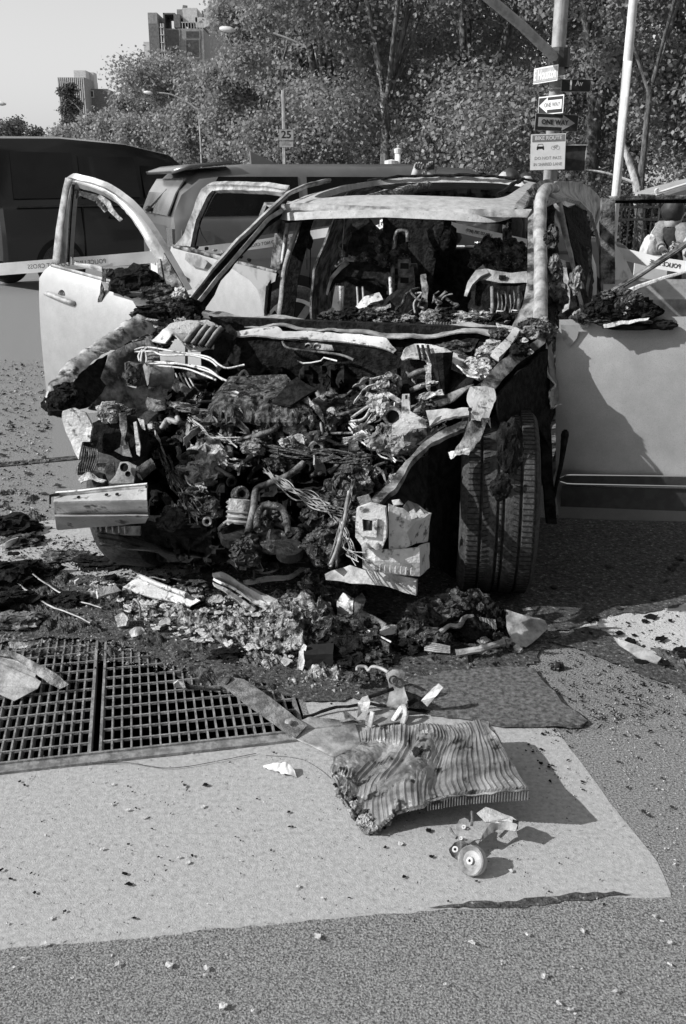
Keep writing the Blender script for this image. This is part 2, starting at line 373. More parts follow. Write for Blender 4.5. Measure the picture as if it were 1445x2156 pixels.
# ---------------------------------------------------------------- buildings
def bld(name, label, x0, x1, ytop, Y, m, wins=(), deep=12, zb=0.0):
    """a block whose front spans photo columns x0..x1 at distance Y"""
    a, b = W(x0, ytop, Y), W(x1, ytop, Y); z = a.z
    t = thing(name, label, 'building', ((a.x + b.x) / 2, Y + deep / 2, 0))
    MB().box(((a.x + b.x) / 2, Y + deep / 2, z / 2 + zb / 2), (b.x - a.x, deep, z - zb)).build('wall', m, t)
    return t, a, b, z
def winat(t, x0, x1, y0, y1, Y, m='window_dark', frame='pale_wall'):
    a, b = W(x0, y0, Y - .06), W(x1, y1, Y - .06)
    f = MB().box(((a.x + b.x) / 2, Y - .03, (a.z + b.z) / 2), (b.x - a.x + .3, .12, a.z - b.z + .3)).build('window', frame, t)
    MB().box(((a.x + b.x) / 2, Y - .08, (a.z + b.z) / 2), (b.x - a.x, .06, a.z - b.z)).build('pane', m, f)
t, a, b, z = bld('office_tower', 'distant ribbed tower block standing against the sky behind a dark pointed tree', 121, 178, 163, 230, 'brick')
for i in range(14):
    x = a.x + (b.x - a.x) * (i + .5) / 14; MB().box((x, 229.8, z / 2), (.18, .5, z)).build('pilaster', 'pale_wall', t)
MB().box(((a.x + b.x) / 2 + 1.0, 236, z + .9), (2.6, 4, 1.8)).build('rooftop_box', 'pale_wall', t)
t, a, b, z = bld('low_block', 'low flat roofed block beside the ribbed tower', 178, 225, 187, 235, 'brick_dark', deep=8); winat(t, 185, 197, 192, 204, 235)
MB().box((a.x + .8, 239, z + 1.8), (1.8, 3, 3.6)).build('rooftop_box', 'pale_wall', t)
# building under construction
Y = 150
t, a, b, z = bld('concrete_frame_building', 'apartment block under construction with scaffolding and open concrete floors', 346, 428, 60, Y, 'brick')
sx = lambda px: W(px, 100, Y).x; sz = lambda py: W(400, py, Y).z
def blk(n, m, x0, x1, y0, y1, d0=0, d1=6): 
    return MB().box(((sx(x0) + sx(x1)) / 2, Y + (d0 + d1) / 2, (sz(y0) + sz(y1)) / 2), (sx(x1) - sx(x0), d1 - d0, sz(y0) - sz(y1))).build(n, m, t)
blk('scaffold_net', 'brick_dark', 318, 339, 52, 200, -1, 5); blk('scaffold_net', 'brick', 318, 337, 29, 52, -1, 5)
blk('wall_return', 'pale_wall', 303, 318, 88, 240, 0, 9)
for x in (343, 348): blk('hoist_mast', 'pale_wall', x, x + 2, 52, 240, -1.2, -.6)
for k in range(9): blk('hoist_tie', 'pale_wall', 343, 350, 60 + k * 16, 61.5 + k * 16, -1.6, -1.2)
for (x0, x1, y0, y1) in ((352, 378, 63, 96), (392, 420, 66, 80), (352, 378, 101, 130), (392, 420, 84, 120)): winat(t, x0, x1, y0, y1, Y, 'window_dark', 'brick')
blk('steel_frame', 'brick_dark', 347, 350, 27, 60); blk('steel_frame', 'brick_dark', 347, 372, 27, 30); blk('steel_frame', 'brick_dark', 369, 382, 30, 58)
blk('plant_room', 'pale_wall', 386, 416, 14, 46, 1, 8); blk('plant_room', 'brick', 374, 386, 17, 36, 1, 6); blk('plant_room', 'pale_wall', 412, 432, 34, 56, 1, 8)
blk('railing', 'pale_wall', 384, 430, 46, 47.5, 0, .3)
for x in range(386, 430, 6): blk('railing_post', 'pale_wall', x, x + 1, 46, 60, 0, .3)
MB().tube([(sx(386), Y + 2, sz(14)), (sx(386), Y + 2, sz(9)), (sx(394), Y + 2, sz(10.5))], .25, 6).build('crane_arm', 'brick_dark', t)
for x in (424, 431): blk('chimney_stack', 'brick_dark', x, x + 2.5, 17 + (x - 424) * .0, 31, 2, 3)
t, a, b, z = bld('water_tower_block', 'brick block with a rooftop water tank wrapped in creepers', 441, 476, 42, 140, 'brick_dark', deep=10)
Y = 140; c = W(453, 32, Y); MB().lathe([(0, 1.55), (.9, 1.55), (1.7, .9), (1.7, -1.2), (0, -1.2)], (c.x, Y + 2, c.z), (0, 0, 1), 10).build('water_tank', 'brick', t)
t, a, b, z = bld('brick_tenement', 'tall brick tenement rising over the trees behind the street lamp', 486, 700, -60, 95, 'brick'); winat(t, 489, 503, 30, 62, 95)
MB().box(((a.x + b.x) / 2, 94.7, W(500, 4, 95).z), (b.x - a.x + .6, .5, .5)).build('cornice', 'pale_wall', t)
t, a, b, z = bld('corner_building', 'brick building with pale window surrounds glimpsed through gaps in the tree crowns', 880, 985, -80, 60, 'brick_dark')
for q in ((905, 950, -20, 22), (915, 940, 88, 118), (965, 985, -10, 14), (985 - 60, 940, 60, 64)): winat(t, *q, 60, 'pale_wall' if q[1] == 940 else 'window_dark')
# ---------------------------------------------------------------- trees
def leafmesh(clumps, n, size, rng, name, mtl):
    n = int(n * 4.6); size *= .52
    """leaf-sized faces scattered through the clumps of a crown; returns a mesh"""
    tot = sum(c[1][0] * c[1][1] * c[1][2] for c in clumps) ** 1; V_, k = [], 0
    cs = np.array([c[0] for c in clumps]); rs = np.array([c[1] for c in clumps]); pr = (rs.prod(1)) ** .75; pr /= pr.sum()
    idx = rng.choice(len(clumps), n, p=pr); d = rng.normal(size=(n, 3)); d /= np.linalg.norm(d, axis=1)[:, None]
    rad = rng.random(n) ** .42 * (1 + .22 * rng.normal(size=n)); P = cs[idx] + d * rs[idx] * rad[:, None]
    nn = d * .6 + rng.normal(size=(n, 3)) * .75; nn[:, 2] += .35; nn /= np.linalg.norm(nn, axis=1)[:, None]
    t = np.cross(nn, rng.normal(size=(n, 3))); t /= np.linalg.norm(t, axis=1)[:, None]; b = np.cross(nn, t)
    s = size * (.6 + .8 * rng.random(n))[:, None]
    V = np.stack([P - t * s * .5, P - b * s * .42 + nn * s * .08, P + t * s * .5, P + b * s * .42 + nn * s * .08], 1).reshape(-1, 3)
    me = bpy.data.meshes.new(name); me.vertices.add(4 * n); me.vertices.foreach_set('co', V.ravel()); me.loops.add(4 * n); me.loops.foreach_set('vertex_index', np.arange(4 * n))
    me.polygons.add(n); me.polygons.foreach_set('loop_start', np.arange(n) * 4); me.polygons.foreach_set('loop_total', np.full(n, 4)); me.update(); me.validate()
    me.materials.append(MATS[mtl]); return me
def tree(name, label, x, y, h, cw, base, n, size, seed, mtl='leaf', nb=6, ncl=26, bark='bark', group='plane trees along the far side of the street', branches=None, tr=.2, lean=0, crown_shape=1.0, deep=None):
    rng = np.random.default_rng(seed); rr = random.Random(seed); t = thing(name, label, 'tree', (x, y, 0), group); deep = deep or cw
    fork = base + (h - base) * .12
    tp = smoothpath([(x, y, 0), (x + lean * .3, y, fork * .5), (x + lean, y, fork)], 4); mb = MB().tube(tp, tr, 9, r2=tr * .75); clumps = []
    top = Vector((x + lean, y, fork))
    for k in range(nb):
        an = k * 2.4 + rr.random(); rad = rr.uniform(.45, .8); zz = rr.uniform(.35, .9)
        e = Vector((x + math.cos(an) * cw * rad, y + math.sin(an) * deep * rad, base + (h - base) * zz)); m1 = top.lerp(e, .5) + Vector((rr.uniform(-.4, .4), rr.uniform(-.4, .4), .12 * (h - base)))
        p = smoothpath([top - Vector((0, 0, .2)), m1, e], 5); mb.tube(p, tr * .5, 6, r2=.02)
        for q in range(3):
            s_ = p[4 + q * 2]; ee = s_ + Vector((rr.uniform(-1, 1), rr.uniform(-1, 1), rr.uniform(.1, 1))) * (cw * .35); mb.tube(smoothpath([s_, s_.lerp(ee, .5) + Vector((0, 0, .15)), ee], 3), tr * .16, 5, r2=.01)
    mb.build('trunk', bark, t, smooth=True)
    if branches:
        for i, (pts, r) in enumerate(branches): MB().tube(smoothpath(pts, 5), r, 7, r2=r * .45).build('branch', 'pale_bark' if i % 2 else 'bark', t, smooth=True)
    for k in range(ncl):
        u = rr.random(); th = rr.random() * 6.283; zz = rr.uniform(.0, 1.0); prof = math.sqrt(max(.02, 1 - (abs(zz - .42) / .62) ** 2)) * crown_shape
        r_ = cw * prof * math.sqrt(rr.random()); c = (x + lean + math.cos(th) * r_, y + math.sin(th) * r_ * deep / cw, base + (h - base) * zz); s_ = cw * rr.uniform(.16, .34)
        clumps.append((c, (s_ * 1.15, s_ * 1.1, s_ * .8)))
    me = leafmesh(clumps, n, size, rng, 'crown', mtl); me.transform(Matrix.Translation(-Vector((x, y, 0))))
    o = bpy.data.objects.new('crown', me); link(o); o.parent = t
    return t
def tx(px, Y): return W(px, 385, Y).x
GT = 'plane trees along the far side of the street'
# nearer rank, behind the signs
Y = 21
br = [([W(812, 380, Y), W(812, 300, Y), W(812, 240, Y)], .13), ([W(812, 250, Y), W(806, 215, Y), W(806, 185, Y), W(795, 150, Y)], .07), ([W(813, 245, Y), W(818, 205, Y), W(822, 180, Y), W(828, 140, Y)], .07),
      ([W(815, 335, Y), W(835, 312, Y), W(880, 290, Y), W(910, 278, Y), W(945, 258, Y)], .06), ([W(806, 240, Y), W(785, 232, Y), W(765, 205, Y), W(740, 190, Y)], .045)]
tree('plane_tree', 'plane tree with a forked pale trunk standing behind the roof of the wreck', tx(812, Y), Y, 11.0, 3.6, 2.3, 15000, .15, 1, branches=br, ncl=44, tr=.11)
tree('plane_tree', 'plane tree whose crown hangs over the speed limit sign', tx(690, 24), 24, 10.0, 2.3, 1.7, 15000, .15, 2, ncl=44)
tree('plane_tree', 'sunlit plane tree just left of the stacked traffic signs', tx(985, 23), 23, 10.5, 3.0, 1.3, 15000, .15, 3, ncl=44)
tree('plane_tree', 'shaded plane tree between the sign post and the white pole', tx(1240, 20), 20, 10.5, 2.5, 1.9, 13000, .14, 4, ncl=40, mtl='leaf')
Y = 17
br = [([W(1352, 520, Y), W(1345, 420, Y), W(1338, 370, Y), W(1330, 345, Y)], .10), ([W(1345, 430, Y), W(1340, 385, Y), W(1325, 340, Y), W(1310, 300, Y)], .09), ([W(1348, 440, Y), W(1350, 400, Y), W(1347, 360, Y), W(1356, 320, Y)], .07),
      ([W(1335, 385, Y), W(1300, 372, Y), W(1265, 362, Y), W(1232, 358, Y)], .03)]
tree('plane_tree', 'plane tree with pale blotched trunk at the right edge behind the white pole', tx(1350, Y), Y, 9.5, 2.3, 2.35, 13000, .14, 5, branches=br, ncl=36, tr=.06, nb=3)
tree('plane_tree', 'bright crowned plane tree cut by the right edge of the picture', tx(1470, 19), 19, 10, 2.5, 1.4, 9000, .14, 6, ncl=36)
# behind them, receding to the left
tree('plane_tree', 'plane tree behind the lamp with the long arm', tx(590, 32), 32, 7.0, 2.2, 1.6, 14000, .19, 7, ncl=40)
tree('plane_tree', 'plane tree below the building under construction', tx(385, 38), 38, 5.5, 3.0, 1.6, 12000, .2, 8, ncl=36, mtl='leaf_far')
tree('plane_tree', 'plane tree with bare pale limbs above the rear of the parked car', tx(275, 42), 42, 5.0, 2.8, 1.4, 11000, .21, 9, ncl=34, mtl='leaf_far', bark='pale_bark')
tree('plane_tree', 'small plane tree above the roof of the dark van', tx(195, 50), 50, 4.0, 2.2, 1.5, 8000, .24, 10, ncl=30, mtl='leaf_far')
tree('plane_tree', 'tall plane tree filling the sky above the parked grey car', tx(760, 34), 34, 14, 4.2, 1.5, 16000, .2, 11, ncl=44)
tree('plane_tree', 'tall plane tree in the second row above the wreck roof', tx(880, 36), 36, 13, 5.2, 1.2, 16000, .2, 12, ncl=44)
tree('plane_tree', 'tall plane tree in the second row behind the one way arrows', tx(1110, 34), 34, 14, 5, 1.2, 16000, .2, 13, ncl=44, mtl='leaf')
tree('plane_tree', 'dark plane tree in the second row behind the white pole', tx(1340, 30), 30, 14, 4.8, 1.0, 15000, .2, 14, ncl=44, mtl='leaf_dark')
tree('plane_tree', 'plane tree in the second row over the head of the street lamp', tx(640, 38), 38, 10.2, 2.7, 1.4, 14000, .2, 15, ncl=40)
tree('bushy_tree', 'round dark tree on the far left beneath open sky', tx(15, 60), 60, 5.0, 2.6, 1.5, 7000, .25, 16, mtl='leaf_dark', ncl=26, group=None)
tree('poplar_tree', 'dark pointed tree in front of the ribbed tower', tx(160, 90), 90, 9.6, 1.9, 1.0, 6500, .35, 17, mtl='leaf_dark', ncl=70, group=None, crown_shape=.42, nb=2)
# park railing and clipped hedge behind
rl = thing('park_railing', 'tall black iron railing running behind the trees on the right', 'railing', (tx(1250, 15.5), 15.5, 0)); mb = MB()
x0, x1 = tx(1010, 15.5), tx(1560, 15.5); x = x0
while x < x1: mb.box((x, 15.5, .72), (.018, .018, 1.44)); mb.lathe([(0, .07), (.022, 0), (0, -.01)], (x, 15.5, 1.45), (0, 0, 1), 5); x += .115
mb.build('pickets', 'dark_metal', rl); mb = MB()
for z in (.25, 1.12, 1.30): mb.box(((x0 + x1) / 2, 15.5, z), (x1 - x0, .03, .035))
mb.build('rails', 'dark_metal', rl)
rng = np.random.default_rng(77)
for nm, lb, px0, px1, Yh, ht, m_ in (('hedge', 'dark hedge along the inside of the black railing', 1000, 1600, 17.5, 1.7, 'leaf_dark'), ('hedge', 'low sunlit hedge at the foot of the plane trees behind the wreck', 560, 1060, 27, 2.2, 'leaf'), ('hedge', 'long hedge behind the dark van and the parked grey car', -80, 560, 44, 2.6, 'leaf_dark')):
    cl = [((tx(px0, Yh) + (tx(px1, Yh) - tx(px0, Yh)) * (i + .5) / 14, Yh + rng.uniform(-.3, .3), ht * .5), ((tx(px1, Yh) - tx(px0, Yh)) / 22, .7, ht * rng.uniform(.45, .6))) for i in range(14)]
    cx = tx((px0 + px1) / 2, Yh); me = leafmesh(cl, 9000, .12 if Yh < 20 else .2, rng, 'hedge', m_); me.transform(Matrix.Translation(-Vector((cx, Yh, 0))))
    o = bpy.data.objects.new(nm, me); link(o); o.location = (cx, Yh, 0); tag(o, lb, 'hedge')

# unseen blocks added at the photographer's back and right to cut sky fill
for nm, c, sz, lb in (('sky_blocker', (26, -26, 14), (70, 12, 28), 'long unseen brick block added behind the photographer to cut sky fill'), ('sky_blocker', (34, 4, 11), (14, 40, 22), 'long unseen brick block added right of the photographer to cut sky fill')):
    t = thing(nm, lb, 'building', (c[0], c[1], 0)); MB().box(c, sz).build('wall', 'brick_dark', t)
# ================================================================== PARKED VEHICLES
class Fr:
    """a vehicle's own frame: s along its length, t across it away from the camera, z up"""
    def __init__(s, p, d):
        s.o = Vector((p.x, p.y, 0)); s.d = Vector((d.x, d.y, 0)).normalized(); s.n = Vector((-s.d.y, s.d.x, 0))
    def __call__(s, a, t, z): return s.o + s.d * a + s.n * t + Vector((0, 0, z))
def wheel(parent, c, axis, r, wd, rimr, name='wheel', spokes=5, m='alloy'):
    """tyre and rim; axis points to the outer face"""
    axis = Vector(axis).normalized(); h = wd / 2
    prof = [(rimr, -h * .8), (rimr + .02, -h * .95), (r - .05, -h), (r - .012, -h * .86), (r, -h * .6), (r, h * .6), (r - .012, h * .86), (r - .05, h), (rimr + .02, h * .95), (rimr, h * .8), (rimr, -h * .8)]
    t = MB().lathe(prof, c, axis, 40).build(name, 'tyre', parent, smooth=35)
    mb = MB().lathe([(rimr, h * .8), (rimr + .012, h * .9), (rimr - .02, h * .8), (rimr - .03, -h * .5)], c, axis, 36)
    a = axis.cross(Vector((0, 0, 1))).normalized(); b = axis.cross(a)
    for k in range(spokes):
        an = 2 * math.pi * k / spokes + .3; q = a * math.cos(an) + b * math.sin(an); p = axis.cross(q)
        mb.box(Vector(c) + q * (rimr * .52) + axis * h * .62, (rimr * .95, rimr * .24, .03), (q, p, axis))
    mb.lathe([(0, h * .8), (rimr * .22, h * .76), (rimr * .24, h * .5)], c, axis, 20); mb.build('rim', m, t, smooth=30)
    MB().lathe([(0, -h * .2), (rimr * .97, -h * .2)], c, axis, 24).build('brake_disc', 'black_plastic', t)
    return t
def loft(fr, st, Wd, name, m, parent):
    """st: stations (s, zlow, zbelt, ztop, inset_belt, inset_roof)"""
    rows = []
    for (s, z0, zb, zt, ib, ir) in st:
        half = [(ib + .03, z0), (ib + .0, z0 + .12), (ib - .02, (z0 + zb) / 2), (ib, zb - .05), (ib + .035, zb), (ir * .85 + ib * .15, zb + (zt - zb) * .8), (ir + .05, zt - .02), (ir + .22, zt + .015)]
        row = [fr(s, t, z) for t, z in half] + [fr(s, Wd - t, z) for t, z in reversed(half)]
        rows.append(row)
    mb = MB().grid(rows); n = len(rows[0])
    mb.f.append(tuple(range(n))); k = (len(rows) - 1) * n; mb.f.append(tuple(k + i for i in reversed(range(n))))
    return mb.build(name, m, parent, smooth=40)
def pane(fr, pts, t, name, m, parent, thick=.012):
    return MB().poly([fr(a, tt if tt is not None else t, z) for (a, tt, z) in [(p[0], p[2] if len(p) > 2 else None, p[1]) for p in pts]], thick).build(name, m, parent)
# --- grey full-size car parked behind the wreck, its tail to the left
S0 = W(372, 600, 8.5); fr = Fr(S0, Vector((math.cos(.33), math.sin(.33), 0)))
t = thing('parked_car', 'large grey parked car with roof spoiler seen through the open doors behind the wreck', 'car', fr(2.4, 1, 0))
ST = [(0.0, .5, 1.26, 1.28, .10, .14), (.02, .38, 1.36, 1.40, .05, .12), (.10, .35, 1.37, 1.60, .02, .12), (.26, .35, 1.37, 1.74, 0, .12), (.7, .35, 1.37, 1.79, 0, .12), (2.2, .35, 1.34, 1.80, 0, .12), (2.9, .35, 1.30, 1.76, 0, .14), (3.5, .35, 1.24, 1.42, 0, .16), (3.75, .35, 1.18, 1.22, .02, .16), (4.5, .38, 1.06, 1.09, .05, .2), (4.75, .5, .9, .93, .15, .3)]
loft(fr, ST, 1.95, 'body', 'suv_paint', t)
mb = MB(); mb.grid([[fr(.06, .12 + .165 * i, 1.725), fr(.2, .12 + .165 * i, 1.77), fr(.55, .12 + .165 * i, 1.80)] for i in range(11)], .03); mb.build('roof_spoiler', 'suv_paint', t, smooth=True)
# hatch glass, wiper, plate
mb = MB(); mb.grid([[fr(-.005 + .02 * 0, .2 + .155 * i, 1.38), fr(.075, .2 + .155 * i, 1.56), fr(.16, .2 + .155 * i, 1.68)] for i in range(11)], .012); mb.build('rear_window', 'suv_rear_glass', t)
mb = MB(); mb.lump(fr(-.04, 1.1, 1.42), (.03, .08, .03), 1, .2, sub=2); mb.tube([fr(-.04, 1.1, 1.42), fr(.03, 1.0, 1.50), fr(.09, .78, 1.59)], .01); mb.build('rear_wiper', 'black_plastic', t)
MB().box(fr(-.03, .98, 1.15), (.03, .8, .05), (fr.d, fr.n, Vector((0, 0, 1)))).build('tailgate_trim', 'black_plastic', t)
p = MB().box(fr(-.03, .98, .98), (.02, .42, .24), (fr.d, fr.n, Vector((0, 0, 1)))).build('number_plate', 'sign_white', t)
MB().box(fr(-.045, .98, .98), (.012, .32, .10), (fr.d, fr.n, Vector((0, 0, 1)))).build('plate_lettering', 'sign_grey', p)
MB().poly([fr(a, -.022, z) for a, z in ((.06, 1.27), (.30, 1.27), (.26, 1.12), (.06, 1.11))], .02).build('tail_light', 'suv_rear_glass', t)
MB().box(fr(.02, .2, 1.2), (.05, .3, .16), (fr.d, fr.n, Vector((0, 0, 1)))).build('tail_light', 'suv_rear_glass', t)
# side glass in two panes with a pillar, follows the tumblehome
def sideglass(a0, a1, b0, b1, z0=1.385, z1=1.70):
    return MB().poly([fr(a0, .028, z0), fr(a1, .028, z0), fr(b1, .098, z1), fr(b0, .098, z1)], .01, -fr.n + Vector((0, 0, .2)))
sideglass(.2, 1.12, .42, 1.12).build('side_window', 'suv_dark_glass', t); sideglass(1.2, 2.1, 1.2, 2.1, 1.37).build('side_window', 'suv_dark_glass', t); sideglass(2.18, 3.3, 2.18, 2.85, 1.345).build('side_window', 'suv_dark_glass', t)
MB().poly([fr(3.0, .3, 1.74), fr(3.0, 1.65, 1.74), fr(3.74, 1.72, 1.24), fr(3.74, .23, 1.24)], .012).build('windscreen', 'suv_dark_glass', t)
mb = MB()
for a in (1.16, 2.14): mb.box(fr(a, -.012, .95), (.008, .01, .85), (fr.d, fr.n, Vector((0, 0, 1))))
mb.build('door_seam', 'black_plastic', t)
MB().box(fr(2.0, -.022, 1.02), (3.9, .012, .02), (fr.d, fr.n, Vector((0, 0, 1)))).build('waist_crease', 'suv_paint', t)
MB().box(fr(2.3, -.028, .52), (2.2, .02, .09), (fr.d, fr.n, Vector((0, 0, 1)))).build('side_cladding', 'black_plastic', t)
for a in (1.95, 2.95): MB().tube(smoothpath([fr(a - .14, -.0, 1.12), fr(a - .1, -.045, 1.12), fr(a + .1, -.045, 1.12), fr(a + .14, 0, 1.12)], 4), .016, 8).build('door_handle', 'chrome', t, smooth=True)
mb = MB().tube(smoothpath([fr(2.98, .02, 1.34), fr(2.9, -.12, 1.38), fr(2.9, -.2, 1.4)], 4), .03, 8); mb.lump(fr(2.9, -.2, 1.42), (.10, .12, .08), 3, .1, sub=2); mb.build('wing_mirror', 'suv_paint', t, smooth=True)
for a in (1.02, 3.85):
    MB().lathe([(0, 0), (.45, 0), (.46, -.02), (.44, -.03)], fr(a, -.03, .43), -fr.n, 40).build('wheel_arch', 'pit_dark', t)
    wheel(t, fr(a, .06, .40), -fr.n, .40, .26, .27)
    wheel(t, fr(a, 1.86, .40), fr.n, .40, .26, .27)
MB().box(fr(.0, .975, .5), (.12, 1.8, .26), (fr.d, fr.n, Vector((0, 0, 1)))).build('rear_bumper', 'black_plastic', t)
MB().poly([fr(.9, .9, 1.80), fr(.9, .94, 1.92), fr(1.15, .92, 1.81)], .03).build('aerial_fin', 'suv_paint', t)
# --- dark van on the left
A, B = W(18, 600, 15.4), W(470, 600, 18.4); fr = Fr(A, B - A); LV = (B - A).length
t = thing('parked_van', 'black van with tinted windows parked at the far left behind the open wreck door', 'van', fr(2.3, 1, 0))
ST = [(0, .5, 1.3, 2.18, .06, .16), (.05, .35, 1.32, 2.30, .01, .14), (1.2, .32, 1.32, 2.33, 0, .14), (2.4, .32, 1.30, 2.27, 0, .14), (3.3, .32, 1.26, 2.12, 0, .15), (3.75, .32, 1.2, 1.85, 0, .2), (4.15, .34, 1.1, 1.2, .02, .2), (4.7, .4, .95, 1.0, .1, .3), (4.8, .5, .85, .88, .2, .4)]
loft(fr, ST, 1.9, 'body', 'van_paint', t)
for a0, a1, b0, b1, z1 in ((.25, 1.35, .3, 1.35, 2.1), (1.45, 2.55, 1.45, 2.5, 2.05), (2.65, 3.75, 2.62, 3.4, 1.92)):
    MB().poly([fr(a0, .022, 1.42), fr(a1, .022, 1.42), fr(b1, .105, z1), fr(b0, .105, z1)], .01, -fr.n + Vector((0, 0, .2))).build('side_window', 'suv_dark_glass', t)
mb = MB()
for a in (1.4, 2.6): mb.box(fr(a, -.022, .85), (.015, .012, .95), (fr.d, fr.n, Vector((0, 0, 1))))
mb.build('door_seam', 'pit_dark', t)
MB().box(fr(2.0, -.02, 1.30), (3.4, .02, .025), (fr.d, fr.n, Vector((0, 0, 1)))).build('waist_trim', 'dark_metal', t)
for z, n, m_ in ((1.95, 'tail_light', 'alloy'), (1.66, 'tail_light', 'suv_rear_glass')): MB().box(fr(-.02, .1, z), (.1, .16, .24), (fr.d, fr.n, Vector((0, 0, 1)))).build(n, m_, t)
for a in (2.0, 3.0): MB().tube([fr(a - .1, -.04, 1.12), fr(a + .1, -.04, 1.12)], .018, 6).build('door_handle', 'dark_metal', t)
for a in (.95, 3.85):
    MB().lathe([(0, 0), (.42, 0), (.43, -.02), (.41, -.03)], fr(a, -.025, .40), -fr.n, 40).build('wheel_arch', 'pit_dark', t)
    wheel(t, fr(a, .06, .37), -fr.n, .37, .24, .22, m='dark_metal'); wheel(t, fr(a, 1.82, .37), fr.n, .37, .24, .22, m='dark_metal')
# ================================================================== POLICE TAPE
def tape(name, label, ptsdef, wd, words, seglen, group='police tape strung behind the wreck'):
    P = smoothpath([W(*p) for p in ptsdef], 10); t = thing(name, label, 'police tape', P[len(P) // 2], group)
    n = 60; P = resample(P, n); rows = []
    for i, p in enumerate(P):
        tw = .05 * math.sin(i * .35) ; up = Vector((0, math.sin(tw), math.cos(tw))); rows.append([p - up * wd / 2, p, p + up * wd / 2])
    MB().grid(rows, .002).build('strip', 'tape', t)
    L = sum((P[i + 1] - P[i]).length for i in range(n - 1)); k = int(L / seglen)
    for j in range(k):
        q = (j + .5) / k * (n - 1); i = int(q); x = (P[min(i + 1, n - 1)] - P[i]).normalized(); o = P[i].lerp(P[min(i + 1, n - 1)], q - i)
        tw = .05 * math.sin(q * .35); up = Vector((0, math.sin(tw), math.cos(tw))); up = (up - x * up.dot(x)).normalized()
        text(words[j % len(words)], wd * .52, o + x.cross(up) * .004, x, up, 'ink', 'printed_words', t, mirror=True, sx=.9)
WD = ['POLICE LINE - DO NOT CROSS', '1-800-577-TIPS (8477)']
tape('police_tape', 'white tape crossing low before the black van, behind the open front door', [(-60, 572, 7.2), (90, 560, 7.2), (230, 549, 7.3), (345, 539, 7.35)], .085, [WD[0], WD[1]], .95)
tape('police_tape', 'white tape rising from the rear door to the cabin, before the grey car', [(345, 539, 7.35), (430, 528, 7.4), (560, 512, 7.5), (660, 494, 7.6), (745, 480, 7.6), (800, 462, 7.7)], .066, [WD[0]], 1.0)
tape('police_tape', 'white tape slanting down to the right, seen through the cabin', [(690, 440, 8.2), (780, 478, 8.3), (860, 440, 8.0), (905, 462, 7.9), (980, 484, 8.2), (1110, 512, 8.6)], .07, ['1-800-577-TIPS (8477)'], .8)
tape('police_tape', 'white tape stretched past the people on the right, behind the driver side doors', [(1290, 530, 7.4), (1345, 543, 7.3), (1400, 556, 7.2), (1520, 572, 7.0)], .085, ['POLICE LINE', '1-800-577-TIPS'], .42)
# ================================================================== SIGN POST
def board(name, label, cat, px, Y, wd, ht, m, yaw, edge=None, roll=0, group=None, rim=.012):
    """px = centre in the photo; returns thing, centre, x axis, z axis"""
    c = W(px[0], px[1], Y); x = Vector((math.cos(yaw), math.sin(yaw), 0)); z = Vector((0, 0, 1))
    if roll: x, z = (x * math.cos(roll) + z * math.sin(roll)), (z * math.cos(roll) - x * math.sin(roll))
    t = thing(name, label, cat, c, group); n = x.cross(z)
    MB().box(c - n * .002, (wd, .006, ht), (x, -n, z)).build('edge' if edge else 'panel', edge or m, t)
    if edge: MB().box(c + n * .003, (wd - rim * 2, .006, ht - rim * 2), (x, -n, z)).build('panel', m, t)
    return t, c + n * .007, x, z, n
YP = 11.0
t = thing('sign_post', 'tall grey steel sign post with a long slanting mast arm near the top', 'sign post', (W(1157, 385, YP).x, YP, 0)); bx, tz = W(1158, 385, YP), 6.2
MB().tube([(bx.x, YP, 0), (bx.x, YP, 6.5)], .085, 8, r2=.075).build('pole', 'pole_grey', t, smooth=50)
MB().tube([W(1180, 132, YP - .05), W(1100, 55, YP - .3), W(1010, -20, YP - .6)], .05, 8).build('mast_arm', 'pole_grey', t, smooth=50)
c = W(1177, 123, YP - .02); MB().lathe([(.11, -.09), (.115, -.06), (.115, .06), (.11, .09), (.085, .1)], c, (0, 0, 1), 14).build('clamp', 'dark_metal', t)
mb = MB()
for y in (162, 167, 187): mb.lathe([(.09, -.01), (.093, 0), (.09, .01)], W(1172, y, YP), (0, 0, 1), 14)
mb.build('steel_bands', 'chrome', t)
MB().tube(smoothpath([W(1160, 132, YP - .12), W(1158, 150, YP - .16), W(1167, 156, YP - .14), W(1172, 148, YP - .1)], 5), .008, 5).build('cable', 'dark_metal', t)
s = (YP / CP) / F  # metres per photo pixel near the post
m_ = YP / F
t, c, x, z, n = board('street_name_sign', 'grey street name sign reading E Houston, foreshortened, topmost left of the post', 'street sign', (1149, 157), YP - .12, .44, .15, 'sign_grey', math.radians(-68), 'sign_white', .0)
text('E Houston', .135, c, x, z, 'sign_white', 'lettering', t, bold=True, sx=.72)
t, c, x, z, n = board('street_name_sign', 'black street name sign reading 1 Av pointing right from the post', 'street sign', (1213, 180), YP - .1, .31, .125, 'sign_black', math.radians(3), 'sign_grey', rim=.006)
text('1', .13, c - x * .055, x, z, 'sign_white', 'lettering', t, bold=True); text('Av', .07, c + x * .03 + z * .018, x, z, 'sign_white', 'lettering', t, bold=True)
def arrow(c, x, z, n, L, h, right, m, parent):
    k = 1 if right else -1; hd = h * .9
    P = [(-L / 2, h * .3), (L / 2 - hd, h * .3), (L / 2 - hd, h * .5), (L / 2, 0), (L / 2 - hd, -h * .5), (L / 2 - hd, -h * .3), (-L / 2, -h * .3)]
    P = [c + x * (a * k) + z * b + n * .001 for a, b in P]
    if k < 0: P.reverse()
    return MB().poly(P, .003, n).build('arrow', m, parent)
t, c, x, z, n = board('one_way_sign', 'one way sign with white arrow pointing left, turned edgeways above the other', 'traffic sign', (1160, 221), YP - .13, .40, .175, 'sign_black', math.radians(-62), 'sign_white')
